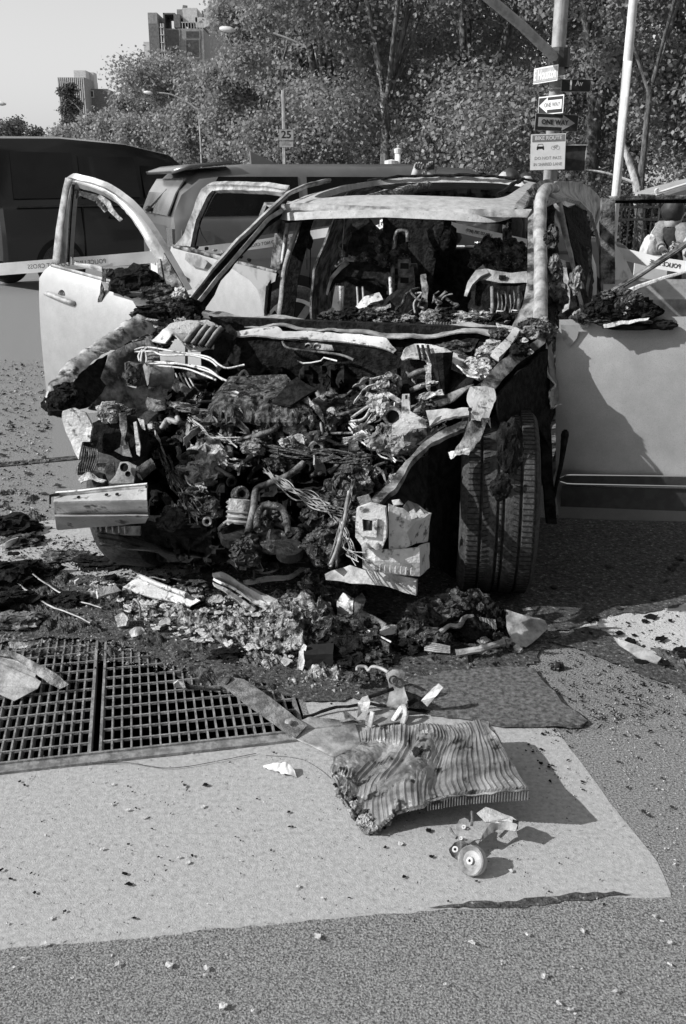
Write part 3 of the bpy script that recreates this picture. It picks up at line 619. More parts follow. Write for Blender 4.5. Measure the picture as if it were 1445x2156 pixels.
arrow(c, x, z, n, .36, .15, False, 'sign_white', t); text('ONE WAY', .06, c + n * .004 + x * .03, x, z, 'sign_ink_grey', 'lettering', t, bold=True, sx=.9)
t, c, x, z, n = board('one_way_sign', 'black one way sign with grey arrow pointing right, facing the camera', 'traffic sign', (1172, 258), YP - .16, .455, .165, 'sign_black', math.radians(5), 'sign_grey', -.035, rim=.005)
arrow(c, x, z, n, .39, .15, True, 'sign_grey', t); text('ONE WAY', .066, c + n * .004 - x * .02, x, z, 'sign_black', 'lettering', t, bold=True, sx=.92)
t, c, x, z, n = board('bike_route_sign', 'white bike route sign with car and bicycle symbols, lowest on the post', 'traffic sign', (1154, 320), YP - .2, .36, .355, 'sign_white', math.radians(-6), 'sign_grey', .03, rim=.004)
MB().box(c + z * .135, (.33, .004, .065), (x, -n, z)).build('header_band', 'sign_mid', t)
text('BIKE ROUTE', .05, c + z * .135 + n * .004, x, z, 'sign_white', 'lettering', t, bold=True)
text('DO NOT PASS', .043, c - z * .06, x, z, 'sign_ink_grey', 'lettering', t); text('IN SHARED LANE', .043, c - z * .12, x, z, 'sign_ink_grey', 'lettering', t, sx=.88)
k = c - x * .08 + z * .045; mb = MB(); mb.poly([k + x * a + z * b + n * .001 for a, b in ((-.035, .012), (.035, .012), (.038, -.022), (.024, -.022), (.024, -.012), (-.024, -.012), (-.024, -.022), (-.038, -.022))], .002, n)
mb.tube([k + x * a + z * b for a, b in ((-.03, .012), (-.022, .034), (.022, .034), (.03, .012))], .002, 4); mb.build('car_symbol', 'sign_black', t)
k = c + x * .075 + z * .04; mb = MB()
for sx_ in (-.024, .024): mb.tube([k + x * (sx_ + .018 * math.cos(q * .5236)) + z * (.018 * math.sin(q * .5236)) for q in range(13)], .0016, 4)
mb.tube([k - x * .024, k - x * .008 + z * .022, k + x * .016 + z * .022, k + x * .024], .0016, 4); mb.tube([k - x * .024, k, k - x * .008 + z * .022], .0016, 4); mb.tube([k, k + x * .016 + z * .03], .0016, 4); mb.build('bicycle_symbol', 'sign_ink_grey', t)
c = W(1206, 333, YP); t = thing('signal_box', 'dark signal box mounted on the right of the post beside the bike route sign', 'signal box', c)
MB().box(c, (.23, .16, .25)).build('case', 'dark_metal', t); MB().box(c + Vector((-.0, -.09, .128)), (.25, .03, .012)).build('hood', 'pole_grey', t); MB().box(c + Vector((.118, -.085, 0)), (.008, .02, .25)).build('side_rim', 'pole_grey', t)
MB().tube([c + Vector((-.1, 0, .1)), c + Vector((-.28, 0, .1))], .012, 6).build('bracket', 'dark_metal', t)
# speed limit
Y = 16; t = thing('speed_sign_post', 'thin grey post carrying the speed limit sign', 'sign post', (W(600, 385, Y).x, Y, 0)); x0 = W(600, 385, Y).x
MB().tube([(x0, Y, 0), (x0, Y, W(600, 190, Y).z)], .028, 6).build('pole', 'pole_grey', t)
t, c, x, z, n = board('speed_limit_sign', 'small square speed limit sign reading 25', 'traffic sign', (603, 284), Y - .06, .23, .165, 'sign_grey', math.radians(2), 'sign_black', rim=.005)
text('25', .15, c + z * -.0, x, z, 'sign_black', 'lettering', t, bold=True, sx=1.05)
t, c, x, z, n = board('plaque_sign', 'small plaque just under the speed limit sign', 'traffic sign', (603, 304), Y - .06, .22, .09, 'sign_grey', math.radians(2), 'sign_black', rim=.004)
text('PHOTO\nENFORCED', .026, c + z * .008, x, z, 'sign_ink_grey', 'lettering', t)
# white pole on the right
Y = 12.5; t = thing('flagpole', 'tall white pole standing right of the sign post among the trees', 'pole', (W(1297, 400, Y).x, Y, 0)); x0 = W(1297, 400, Y).x
MB().tube([(x0, Y, 0), (x0 + .01, Y, 3), (x0 + .04, Y, 6.5)], [.07, .055, .04], 12).build('pole', 'pole_white', t, smooth=50)
MB().lathe([(.10, 0), (.10, .12), (.075, .16)], (x0, Y, 0), (0, 0, 1), 14).build('base', 'pole_white', t, smooth=30)
# lamps with long arms
def lamp(label, px, py, Y, arm, k=1.0):
    hd = W(px, py, Y); t = thing('street_lamp', label, 'street lamp', (hd.x + arm, Y, 0), 'street lamps with long arms')
    pts = smoothpath([hd + Vector((.3, 0, .0)), hd + Vector((arm * .5, 0, -.08)), hd + Vector((arm * .92, 0, -.45)), hd + Vector((arm, 0, -.9)), Vector((hd.x + arm, Y, 0))], 6)
    MB().tube(pts, [.045 * k] * 12 + [.07 * k] * 13, 7).build('pole', 'pole_grey', t, smooth=True)
    MB().lathe([(0, -.36 * k), (.06 * k, -.34 * k), (.12 * k, -.1 * k), (.12 * k, .1 * k), (.05 * k, .3 * k), (0, .33 * k)], hd, (1, 0, -.12), 10).build('lamp_head', 'pole_white', t, smooth=True)
lamp('street lamp whose pale head sticks out below the brick tenement', 480, 62, 27, 2.2, .6)
lamp('smaller far street lamp with its pale head half way up the trees on the left', 313, 195, 34, 1.6, .45)
lamp('street lamp whose tip just enters at the far left edge', 2, 218, 62, -4)
# white barrier bollards by the trunk
for i, (px, y0, wd_, lb) in enumerate(((838, 315, .045, 'slim white pole standing before the tree trunk behind the wreck roof'), (824, 340, .085, 'short pale ribbed bollard left of the slim white pole'))):
    Y = 15; c = W(px, y0, Y); t = thing('bollard', lb, 'bollard', (c.x, Y, 0)); MB().tube([(c.x, Y, 0), (c.x, Y, c.z)], wd_, 12).build('post', 'pole_white', t, smooth=40); MB().lathe([(wd_ * 1.15, -.05), (wd_ * 1.15, .01), (0, .03)], c, (0, 0, 1), 12).build('cap', 'pole_white', t)
# glimpse of a small gabled kiosk tent on the right edge
Y = 10; t = thing('market_tent', 'pale pitched tent roof edge at the right side of the picture above the car door', 'tent', W(1440, 420, Y)); 
MB().poly([W(1385, 410, Y), W(1430, 395, Y), W(1520, 372, Y), W(1600, 400, Y), W(1600, 414, Y)], .9, (0, -1, 0)).build('canopy', 'sign_grey', t)
MB().tube(smoothpath([W(1383, 410, Y - .03), W(1380, 402, Y - .03), W(1385, 398, Y - .03), W(1387, 405, Y - .03), W(1440, 389, Y - .03), W(1520, 368, Y - .03)], 4), .012, 6).build('frame_tube', 'pole_white', t, smooth=True)
for px in (1392, 1590): MB().tube([W(px, 412, Y + .5), Vector((W(px, 412, Y + .5).x, Y + .5, 0))], .015, 6).build('leg', 'dark_metal', t)
# ================================================================== PEOPLE
def limb(mb, pts, r): return mb.tube(smoothpath(pts, 4), [r[0] + (r[-1] - r[0]) * i / ((len(pts) - 1) * 4) for i in range((len(pts) - 1) * 4 + 1)], 10)
def head(mb, c, d, s=1.0):
    d = Vector(d).normalized(); side = d.cross(Vector((0, 0, 1))).normalized(); up = side.cross(d)
    rows = [(-.125, .03, .0), (-.115, .055, .012), (-.085, .07, .012), (-.04, .076, .006), (0, .082, 0), (.04, .084, -.006), (.08, .074, -.01), (.108, .05, -.01), (.122, .018, -.008)]
    G_ = [[Vector(c) + up * (h * s) + d * (sh * s + r * s * 1.15 * math.cos(q)) + side * (r * s * .92 * math.sin(q)) for q in [2 * math.pi * k / 18 for k in range(18)]] for h, r, sh in rows]
    mb.grid(G_, close=True)
    mb.lump(Vector(c) + d * .105 * s - up * .015 * s, (.013 * s, .02 * s, .024 * s), 2, .1, sub=1)            # nose
    for k in (-1, 1): mb.lump(Vector(c) + side * (.078 * k * s) - d * .005, (.012 * s, .012 * s, .03 * s), 3, .1, sub=1)  # ears
    return d, side, up
def hand(mb, wr, d, palm, s=1.0, curl=.9, spread=.018, thumb=1):
    """palm with five bent fingers; d = reach, palm = the way the palm faces"""
    d = Vector(d).normalized(); palm = Vector(palm).normalized(); sd = d.cross(palm).normalized() * thumb
    mb.tube([wr - d * .02 * s, wr + d * .03 * s, wr + d * .075 * s, wr + d * .09 * s], [.026 * s, .034 * s, .038 * s, .03 * s], 10)
    for k, L in enumerate((.072, .08, .074, .058)):
        b = wr + d * .085 * s + sd * ((1.5 - k) * .019 * s); p = [b]; an = .25
        for j, f in enumerate((.45, .32, .23)): an += curl * (.6 if j else .45); p.append(p[-1] + (d * math.cos(an) + palm * math.sin(an)) * (L * f * s))
        mb.tube(p, [.0095 * s, .009 * s, .008 * s, .0065 * s], 8)
    b = wr + d * .035 * s + sd * .03 * s; mb.tube([b, b + (d * .6 + sd * .7 + palm * .3).normalized() * .038 * s, b + (d * .9 + sd * .5 + palm * .6).normalized() * .068 * s], [.013 * s, .011 * s, .008 * s], 8)
def person(label, loc, hpos, hdir, hips, sh_l, sh_r, hand_l, hand_r, el_l, el_r, feet, knees, top='cloth_grey', legs='cloth_dark', palm=(0, -1, 0), hairm='hair', group=None, sleeve=None):
    t = thing('person', label, 'person', loc, group); mb = MB(); hips = Vector(hips); hpos = Vector(hpos); sl, sr = Vector(sh_l), Vector(sh_r); nk = (sl + sr) / 2 + Vector((0, 0, .03))
    head(mb, hpos, hdir); limb(mb, [nk, hpos - Vector((0, 0, .08))], (.058, .052))
    ax = (sr - sl).normalized(); up = (nk - hips).normalized(); fw = ax.cross(up)
    def ring(c, a, b): return [c + ax * (a * math.cos(q)) + fw * (b * math.sin(q)) for q in [2 * math.pi * k / 14 for k in range(14)]]
    w_ = (sr - sl).length / 2
    def torso(m2, g): 
        return m2.grid([ring(hips - up * .12, .15 + g, .105 + g), ring(hips, .165 + g, .115 + g), ring(hips.lerp(nk, .35), .145 + g, .105 + g), ring(hips.lerp(nk, .7), w_ * .92 + g, .12 + g), ring(hips.lerp(nk, .92), w_ * .9 + g, .085 + g), ring(nk, .06 + g, .055 + g)], close=True)
    torso(mb, 0)
    for s_, e, h in ((sl, el_l, hand_l), (sr, el_r, hand_r)):
        e, h = Vector(e), Vector(h); limb(mb, [s_, e, h], (.05, .028)); d = (h - e); hand(mb, h, d, Vector(palm))
    for f, k in zip(feet, knees):
        f, k = Vector(f), Vector(k); hj = hips + ax * (.085 if (f - hips).dot(ax) > 0 else -.085); limb(mb, [hj, k, f + Vector((0, 0, .08))], (.085, .045)); mb.lump(f + Vector((0, -.06, .04)), (.045, .13, .04), 1, .08, sub=2)
    mb.build('body', 'skin', t, smooth=True)
    mb = MB(); torso(mb, .022)
    if sleeve: mb.sub(1).crumple(.010, 9, 3).build('shirt', top, t, smooth=True); mb = MB(); top = sleeve
    for s_, e, h in ((sl, el_l, hand_l), (sr, el_r, hand_r)): limb(mb, [s_ + Vector((0, 0, .01)), Vector(e), Vector(h).lerp(Vector(e), .08)], (.075, .045))
    mb.sub(1).crumple(.008, 12, 3).build('jacket', top, t, smooth=True); mb = MB()
    for f, k in zip(feet, knees):
        f, k = Vector(f), Vector(k); hj = hips + ax * (.085 if (f - hips).dot(ax) > 0 else -.085); limb(mb, [hj, k, f + Vector((0, 0, .10))], (.11, .075))
    mb.crumple(.008, 9, 4).build('trousers', legs, t, smooth=True); mb = MB()
    for f in feet: mb.lump(Vector(f) + Vector((0, -.06, .045)), (.055, .145, .05), 1, .08, sub=2)
    mb.build('shoes', 'cloth_dark', t, smooth=True)
    MB().lump(hpos + Vector((0, 0, .025)) - Vector(hdir).normalized() * .034, (.098, .102, .118), 5, .12, sub=3).build('hair', hairm, t, smooth=True)
    return t
# someone behind the roof holding a phone up with both hands
Y = 8.2; c = W(895, 352, Y); x0, z0 = c.x, c.z
person('person behind the wreck holding a black phone up in both raised hands', (x0, Y + .35, 0), (x0 + .02, Y + .45, 1.50), (0, -1, .05), (x0 + .02, Y + .45, .92), (x0 - .18, Y + .45, 1.30), (x0 + .22, Y + .45, 1.30), (x0 - .085, Y + .04, z0 - .09), (x0 + .07, Y + .04, z0 - .09), (x0 - .26, Y + .22, 1.22), (x0 + .28, Y + .22, 1.22),
       ((x0 - .1, Y + .45, 0), (x0 + .14, Y + .45, 0)), ((x0 - .1, Y + .42, .48), (x0 + .14, Y + .42, .48)), top='cloth_dark', palm=(.0, -.6, .2))
mb = MB().box((x0 + .0, Y - .01, z0 + .02), (.15, .012, .075)); o = mb.build('phone', 'ink'); tag(o, 'black phone held up over the roof of the wreck', 'phone')
x1 = W(1068, 360, 9).x
person('person in dark clothes whose bare head shows over the right end of the wreck roof', (x1, 9, 0), (x1, 9, 1.63), (-1, -.3, 0), (x1 + .02, 9, .95), (x1 - .1, 8.85, 1.42), (x1 + .12, 9.15, 1.42), (x1 - .15, 8.8, .85), (x1 + .2, 9.2, .85), (x1 - .13, 8.8, 1.12), (x1 + .18, 9.2, 1.12), ((x1 - .08, 8.9, 0), (x1 + .1, 9.1, 0)), ((x1 - .08, 8.9, .48), (x1 + .1, 9.1, .48)), top='cloth_dark')
x1 = W(1110, 366, 9.6).x
person('person in black whose dark hair shows beside the bare headed one over the roof', (x1, 9.6, 0), (x1, 9.6, 1.60), (0, -1, 0), (x1, 9.6, .95), (x1 - .2, 9.6, 1.38), (x1 + .2, 9.6, 1.38), (x1 - .25, 9.5, .8), (x1 + .25, 9.5, .8), (x1 - .26, 9.55, 1.1), (x1 + .26, 9.55, 1.1), ((x1 - .1, 9.6, 0), (x1 + .1, 9.6, 0)), ((x1 - .1, 9.58, .48), (x1 + .1, 9.58, .48)), top='cloth_dark')
# stooping person in a grey jacket with a white bag
Y = 9.0; P = lambda px, py, dy=0: W(px, py, Y + dy)
sh = P(1394, 470); hp = P(1408, 560); hp = Vector((hp.x, Y, .92))
person('person in a grey jacket leaning forward, white bag on the arm', (hp.x, Y, 0), P(1420, 452), (.7, .6, -.4), hp, P(1396, 482, .1), P(1436, 484, -.05), P(1394, 524, -.2), P(1425, 520, -.3), P(1384, 508, -.05), P(1440, 512, -.2), ((hp.x - .12, Y, 0), (hp.x + .16, Y, 0)), ((hp.x - .12, Y - .04, .46), (hp.x + .16, Y - .04, .46)), top='cloth_dark', sleeve='cloth_grey', legs='cloth_dark')
c = P(1366, 528, -.3); t = thing('carrier_bag', 'crumpled white carrier bag hanging beside the grey jacket', 'bag', c)
MB().lump(c, (.07, .06, .13), 9, .35, 3, sub=3).crumple(.012, 20).build('sack', 'bag', t, smooth=True); MB().tube([c + Vector((0, 0, .1)), P(1372, 490, -.3), P(1380, 478, -.2)], .006, 5).build('strap', 'bag', t)
Y = 8.6; x1 = W(1436, 500, Y).x
person('dark clothed person crouching at the right edge behind the driver side doors', (x1, Y, 0), (x1 + .1, Y, 1.12), (-.8, -.5, -.2), (x1 + .12, Y + .1, .5), (x1 - .05, Y, .92), (x1 + .3, Y + .1, .92), (x1 - .1, Y - .3, .75), (x1 + .1, Y - .35, .72), (x1 - .12, Y - .1, .72), (x1 + .3, Y - .1, .7), ((x1 - .05, Y - .1, 0), (x1 + .25, Y, 0)), ((x1 - .08, Y - .35, .5), (x1 + .28, Y - .3, .5)), top='cloth_dark')
c = W(1368, 585, 7.9); o = MB().box((c.x, 7.9, c.z), (.26, .02, .34)).build('placard', 'sign_white'); tag(o, 'pale board leaning low behind the police tape at the right', 'board')
c2 = W(1368, 585, 7.9)
MB_ = MB().tube([(c2.x, 7.93, c2.z + .1), (c2.x, 8.1, 0)], .012, 5).build('board_leg', 'dark_metal', o) if False else None
# ================================================================== THE BURNT CAR
Z = Vector((0, 0, 1))
wreck = thing('burnt_car', 'burnt out silver car with all doors open and its front end melted away', 'car', CO)
def part(mb, name, m, parent=None, smooth=False, label=None): return mb.build(name, m, parent or wreck, smooth, label)
def rp(P, a=None):   # list of (px,py,u)
    return [U(*q) for q in P]
# ---- roof
z1, z2, z3 = U(845, 446, 1.30).z, U(880, 410, 1.60).z, U(905, 372, 3.05).z
def zr(v, u):
    if u < 1.6: z = z1 + (z2 - z1) * math.sin(max(0, (u - 1.25) / .35) * math.pi / 2) ** .9
    elif u < 3.05: t_ = (u - 1.6) / 1.45; z = z2 + (z3 - z2) * (1 - (1 - t_) ** 1.7)
    else: z = z3 - .10 * (u - 3.05) ** 2
    return z - .055 * (abs(v) / .66) ** 2.6
def hw(u): return .665 - .02 * max(0, u - 2)
n = 96; outer, inner = [], []
for k in range(n):
    a = 2 * math.pi * k / n; c, s_ = math.cos(a), math.sin(a); e = .30
    u = 2.6 + 1.33 * math.copysign(abs(s_) ** e, s_); v = math.copysign(abs(c) ** .22, c) * hw(u); outer.append((v, u))
    u = 2.32 + .74 * math.copysign(abs(s_) ** .42, s_); v = math.copysign(abs(c) ** .30, c) * .555; inner.append((v, u))
mb = MB(); rows = []
for j in range(9):
    t_ = j / 8; rows.append([car(o_[0] + (i_[0] - o_[0]) * t_, o_[1] + (i_[1] - o_[1]) * t_, zr(o_[0] + (i_[0] - o_[0]) * t_, o_[1] + (i_[1] - o_[1]) * t_)) for o_, i_ in zip(outer, inner)])
rows.append([car(i_[0] * .985, 2.32 + (i_[1] - 2.32) * .985, zr(*i_) - .035) for i_ in inner])
rows = [[p + noise.noise_vector(p * 5) * .004 for p in r] for r in rows]
# drip rim all round
rows.insert(0, [car(o_[0] * 1.01, 2.6 + (o_[1] - 2.6) * 1.012, zr(*o_) - .035) for o_ in outer])
mb.grid(rows, close=True); part(mb, 'roof', 'burnt_roof', smooth=50)
ribbon(rp([(583, 441, 1.30), (640, 443, 1.28), (800, 449, 1.28), (960, 455, 1.28), (1060, 457, 1.28), (1110, 458, 1.29)]), rp([(560, 432, 1.30), (640, 427, 1.31), (800, 434, 1.30), (960, 439, 1.30), (1060, 441, 1.30), (1120, 440, 1.31)]), 40, 4, .012, .002, bow=.008).build('windscreen_header', 'burnt_steel', wreck, smooth=40)
ribbon([car(v, 1.40, zr(v, 1.4) - .055) for v in (-.6, -.3, 0, .3, .6)], [car(v, 1.62, zr(v, 1.6) - .06) for v in (-.6, -.3, 0, .3, .6)], 30, 4, .02, .008, 12).build('roof_lining_remains', 'char', wreck)
part(MB().tube(smoothpath([car(-.50, 1.66, zr(-.5, 1.66) - .05), car(-.2, 1.95, zr(0, 1.95) - .05), car(-.12, 2.5, zr(0, 2.5) - .05), car(-.12, 3.0, z3 - .05)], 6), .022, 6).crumple(.016, 14), 'sunroof_cross_rail', 'fused')
part(MB().tube(smoothpath([car(v, 3.04 - .05 * abs(v), zr(v, 3.0) + .010) for v in (-.55, -.3, 0, .25, .5, .62)], 8), .010, 6).crumple(.008, 20), 'sunroof_rear_rail', 'char')
part(MB().tube(smoothpath([car(.5, 1.8, zr(.5, 1.8) + .005), car(.52, 2.4, zr(.5, 2.4) + .012), car(.5, 3, zr(.5, 3) + .01)], 6), .012, 6).crumple(.01, 20), 'sunroof_side_rail', 'char')
# ---- windscreen pillars
pl = [(393, 628, .60), (440, 568, .78), (494, 506, .95), (540, 463, 1.10), (575, 430, 1.22), (604, 404, 1.36), (640, 387, 1.55), (690, 376, 1.8)]
ribbon(rp(pl), rp([(x + 5, y + 9, u) for x, y, u in pl]), 40, 3, .02, .003, bow=.006).build('windscreen_pillar', 'burnt_steel', wreck, smooth=50, label='passenger side windscreen pillar, pale rail over black')
pi_ = [(414, 634, .60), (450, 588, .76), (494, 538, .92), (530, 495, 1.07), (563, 457, 1.20), (590, 441, 1.30)]
ribbon(rp([(x + 4, y + 8, u + .03) for x, y, u in pl[:6]]), rp([(x + 3, y + 3, u + .05) for x, y, u in pi_]), 30, 3, .01, .004).build('pillar_channel', 'char', wreck)
ribbon(rp(pi_), rp([(x + 4, y + 8, u) for x, y, u in pi_]), 40, 3, .015, .003).build('pillar_flange', 'burnt_steel', wreck, smooth=50)
ribbon(rp([(415, 640, .63), (450, 598, .8), (497, 545, .96), (530, 505, 1.1), (565, 465, 1.23), (592, 449, 1.32)]), rp([(421, 660, .70), (444, 618, .86), (473, 574, 1.0), (521, 515, 1.14), (563, 473, 1.28), (601, 450, 1.36)]), 36, 4, .015, .010, 10).build('pillar_inner_trim', 'char', wreck)
ribbon(rp([(1111, 456, 1.30), (1111, 520, 1.10), (1111, 589, .86), (1100, 645, .70), (1075, 691, .62)]), rp([(1126, 445, 1.31), (1126, 520, 1.10), (1126, 589, .86), (1126, 645, .66), (1127, 694, .56)]), 40, 5, .012, .003).build('pillar_flange', 'scorched_steel', wreck, smooth=50)
P = smoothpath(rp([(1172, 398, 1.75), (1152, 397, 1.5), (1140, 418, 1.34), (1137, 460, 1.24), (1138, 540, 1.0), (1139, 620, .74), (1138, 672, .58), (1138, 704, .54)]), 8)
part(MB().tube(P, [.020 + .011 * min(1, i / 12) for i in range(len(P))], 12).crumple(.003, 9), 'windscreen_pillar', 'burnt_steel', smooth=True, label='driver side windscreen pillar, round pale tube')
ribbon(rp([(1141, 394, 1.45), (1168, 381, 2.0), (1205, 382, 2.5), (1236, 393, 3.0), (1264, 424, 3.3), (1276, 480, 3.5)]), rp([(1150, 432, 1.40), (1168, 428, 1.6), (1190, 424, 1.9), (1216, 430, 2.3), (1240, 452, 2.7), (1252, 490, 3.0)]), 36, 7, .02, .004, 9, bow=.03).build('roof_side_rail', 'burnt_steel', wreck, smooth=50)
ribbon(rp([(1264, 424, 3.3), (1280, 500, 3.5), (1310, 545, 3.6), (1332, 590, 3.7)]), rp([(1250, 480, 3.0), (1262, 540, 3.2), (1275, 600, 3.3), (1290, 650, 3.4)]), 24, 6, .02, .004, 9).build('rear_quarter_skin', 'silver_paint_scorched', wreck, smooth=50)
# folded remains beside the header corner
ribbon(rp([(1108, 402, 1.38), (1122, 388, 1.5), (1148, 378, 1.7), (1168, 380, 1.8)]), rp([(1116, 420, 1.36), (1124, 410, 1.42), (1142, 392, 1.6), (1160, 388, 1.75)]), 16, 4, .006, .006, 20).build('torn_roof_corner', 'scorched_steel', wreck)
part(MB().tube(smoothpath(rp([(1112, 440, 1.34), (1118, 420, 1.38), (1128, 400, 1.45)]), 5), .018, 6).crumple(.02, 30), 'melted_seal', 'char_grey')
# ---- side shells: cant rail, rear quarter, sill (both sides)
def cs(side, u, h):   # cross-section of the body side
    prof = [(.60, zr(.6, u) + .002), (.665, zr(.66, u) - .015), (.72, z3 - .14), (.80, 1.38), (.88, 1.18), (.93, 1.06), (.955, .85), (.94, .5), (.90, .30)]
    return [car(side * (v + .03 * (side > 0)), u, z) for v, z in prof]
for sd, lb in ((-1, None), (1, None)):
    rows = [cs(sd, u, 0)[0:4] for u in (1.45, 1.6, 1.8, 2.0, 2.3, 2.6, 2.9)]
    rows = [[p for p in r] for r in rows]; part(MB().grid(rows, .02).crumple(.004, 8), 'cant_rail', 'burnt_steel', smooth=50)
    rows = [resample(cs(sd, u, 0), 16) for u in (2.95, 3.2, 3.5, 3.8, 3.95)]
    part(MB().grid(rows, .015).crumple(.006, 6), 'rear_quarter_panel', 'silver_paint_scorched' if sd > 0 else 'scorched_steel', smooth=50)
    rows = [cs(sd, u, 0)[7:9] + [car(sd * .78, u, .27)] for u in (.8, 1.2, 1.6, 2, 2.4, 2.8, 3.2)]
    part(MB().grid(rows, .03), 'sill', 'scorched_steel')
    wheel(wreck, car(sd * .80, 2.82, .37), CR * sd, .37, .24, .23)
ribbon([car(v, 3.95, zr(v, 3.9)) for v in (-.62, 0, .62)], [car(v, 4.0, zr(v, 3.9) - .10) for v in (-.62, 0, .62)], 12, 3, .02).build('tailgate_header', 'scorched_steel', wreck)
part(MB().grid([[car(v, 4.05 + .02 * math.cos(v), z) for v in (-.9, -.5, 0, .5, .9)] for z in (.35, .6, .9, 1.08)], .04), 'tailgate_lower_panel', 'scorched_steel')
# passenger side centre pillar
ribbon(rp([(663, 446, 1.78), (645, 520, 1.78), (625, 607, 1.78), (621, 670, 1.78)]), rp([(645, 446, 1.76), (618, 520, 1.76), (600, 590, 1.76), (592, 668, 1.76)]), 20, 4, .05, .006).build('door_pillar', 'char', wreck)
ribbon(rp([(646, 445, 1.75), (620, 512, 1.75), (603, 570, 1.75), (596, 668, 1.75)]), rp([(638, 445, 1.75), (610, 512, 1.75), (594, 570, 1.75), (584, 664, 1.75)]), 20, 3, .01, .003).build('pillar_edge', 'burnt_steel', wreck, smooth=True)
ribbon(rp([(586, 575, 1.8), (570, 600, 1.8), (565, 660, 1.8)]), rp([(582, 572, 1.75), (564, 598, 1.75), (558, 662, 1.75)]), 10, 3, .01).build('hinge_post', 'char', wreck)
part(MB().lump(U(651, 508, 1.7), (.02, .03, .045), 5, .4), 'belt_anchor', 'char')
# driver side centre pillar and the frame pieces seen edge-on
ribbon(rp([(1166, 430, 1.75), (1178, 470, 1.8), (1195, 530, 1.8), (1212, 600, 1.75), (1222, 645, 1.7)]), rp([(1184, 425, 1.75), (1192, 470, 1.8), (1206, 530, 1.8), (1220, 600, 1.75), (1228, 643, 1.7)]), 24, 4, .02, .004, bow=.012).build('door_pillar', 'burnt_steel', wreck, smooth=True)
ribbon(rp([(1184, 432, 2.0), (1200, 480, 2.0), (1215, 560, 2.0), (1225, 640, 1.9)]), rp([(1238, 440, 2.6), (1245, 500, 2.6), (1250, 580, 2.5), (1245, 650, 2.2)]), 20, 5, .03, .02, 9).build('burnt_side_lining', 'char', wreck)
ribbon(rp([(1180, 545, 1.5), (1188, 600, 1.45), (1184, 660, 1.4)]), rp([(1190, 548, 1.5), (1200, 600, 1.45), (1198, 650, 1.4)]), 12, 3, .008, .006, 20).build('lining_shred', 'burnt_steel', wreck)
ribbon(rp([(1236, 520, 2.0), (1240, 560, 2.0), (1234, 620, 2.0)]), rp([(1243, 522, 2.0), (1248, 560, 2.0), (1238, 625, 2.0)]), 12, 3, .006, .008, 20).build('lining_shred', 'scorched_steel', wreck)
part(MB().tube(smoothpath(rp([(1154, 440, 1.4), (1158, 500, 1.3), (1163, 560, 1.2), (1160, 620, 1.0), (1158, 690, .7)]), 5), .03, 7).crumple(.03, 14), 'pillar_trim_remains', 'char')
for x, y, w_, h_, sd in ((1163, 500, .03, .05, 1), (1168, 570, .035, .06, 2), (1160, 640, .04, .07, 3), (1176, 620, .04, .06, 4), (1170, 690, .05, .05, 5), (1215, 590, .03, .06, 6), (1150, 700, .04, .03, 7)):
    part(MB().lump(U(x, y, .95), (w_, .04, h_), sd, .9, 3, 3), 'charred_lump', 'char_grey' if sd % 2 else 'scorched_steel')
ribbon(rp([(1133, 655, .62), (1143, 672, .62), (1152, 700, .62)]), rp([(1146, 650, .6), (1140, 668, .58), (1156, 690, .56)]), 10, 3, .003, .01, 30).build('torn_flange', 'pale_steel', wreck)
# ---- floor, firewall, tunnel, seats
part(MB().box(car(0, 1.9, .27), (1.7, 3.9, .06), (CR, CA, Z)), 'floor', 'char')
part(MB().box(car(0, .62, .66), (1.5, .05, .76), (CR, CA, Z)), 'firewall', 'char')
part(MB().box(car(0, 1.5, .42), (.3, 1.7, .26), (CR, CA, Z)).sub(2).crumple(.02, 9), 'transmission_tunnel', 'char')
part(MB().box(car(0, 2.72, .82), (1.30, .16, .86), (CR, CA, Z)).sub(3).crumple(.04, 7), 'rear_seat_remains', 'char')
part(MB().box(car(-.05, 2.65, 1.32), (.26, .1, .46), (CR, CA, Z)).sub(2).crumple(.03, 9), 'rear_headrest_remains', 'char')
def rod(P, r, m, name='seat_rod', k=5, sm=True): return part(MB().tube(smoothpath(rp(P), k) if len(P) > 2 else rp(P), r, 7), name, m, smooth=sm)
# front passenger seat (left in the picture)
ribbon(rp([(686, 600, 1.42), (700, 572, 1.5), (730, 558, 1.55), (790, 560, 1.55), (820, 575, 1.5), (828, 600, 1.45)]), rp([(690, 622, 1.4), (705, 598, 1.44), (735, 590, 1.46), (790, 592, 1.46), (815, 600, 1.44), (826, 625, 1.4)]), 24, 4, .02, .01, 12).build('seat_back_frame', 'char', wreck)
ribbon(rp([(745, 455, 1.9), (738, 480, 1.85), (730, 520, 1.8), (726, 560, 1.7)]), rp([(778, 455, 1.9), (795, 480, 1.85), (803, 520, 1.8), (800, 562, 1.7)]), 20, 6, .06, .03, 9).build('seat_back_remains', 'char', wreck)
ribbon(rp([(706, 602, 1.35), (700, 640, 1.3), (690, 680, 1.25)]), rp([(724, 602, 1.35), (722, 640, 1.3), (716, 682, 1.25)]), 14, 4, .02, .004).build('seat_side_frame', 'pale_steel', wreck)
ribbon(rp([(686, 620, 1.38), (694, 585, 1.42), (715, 560, 1.46), (728, 548, 1.5)]), rp([(690, 622, 1.38), (700, 590, 1.42), (722, 566, 1.46), (736, 556, 1.5)]), 16, 3, .008, .004).build('seat_edge_strip', 'burnt_steel', wreck)
rod([(835, 493, 1.9), (838, 487, 1.9), (848, 486, 1.9), (857, 489, 1.9), (859, 510, 1.88)], .012, 'scorched_steel', 'headrest_loop'); rod([(834, 492, 1.9), (828, 540, 1.85), (826, 660, 1.5)], .012, 'scorched_steel')
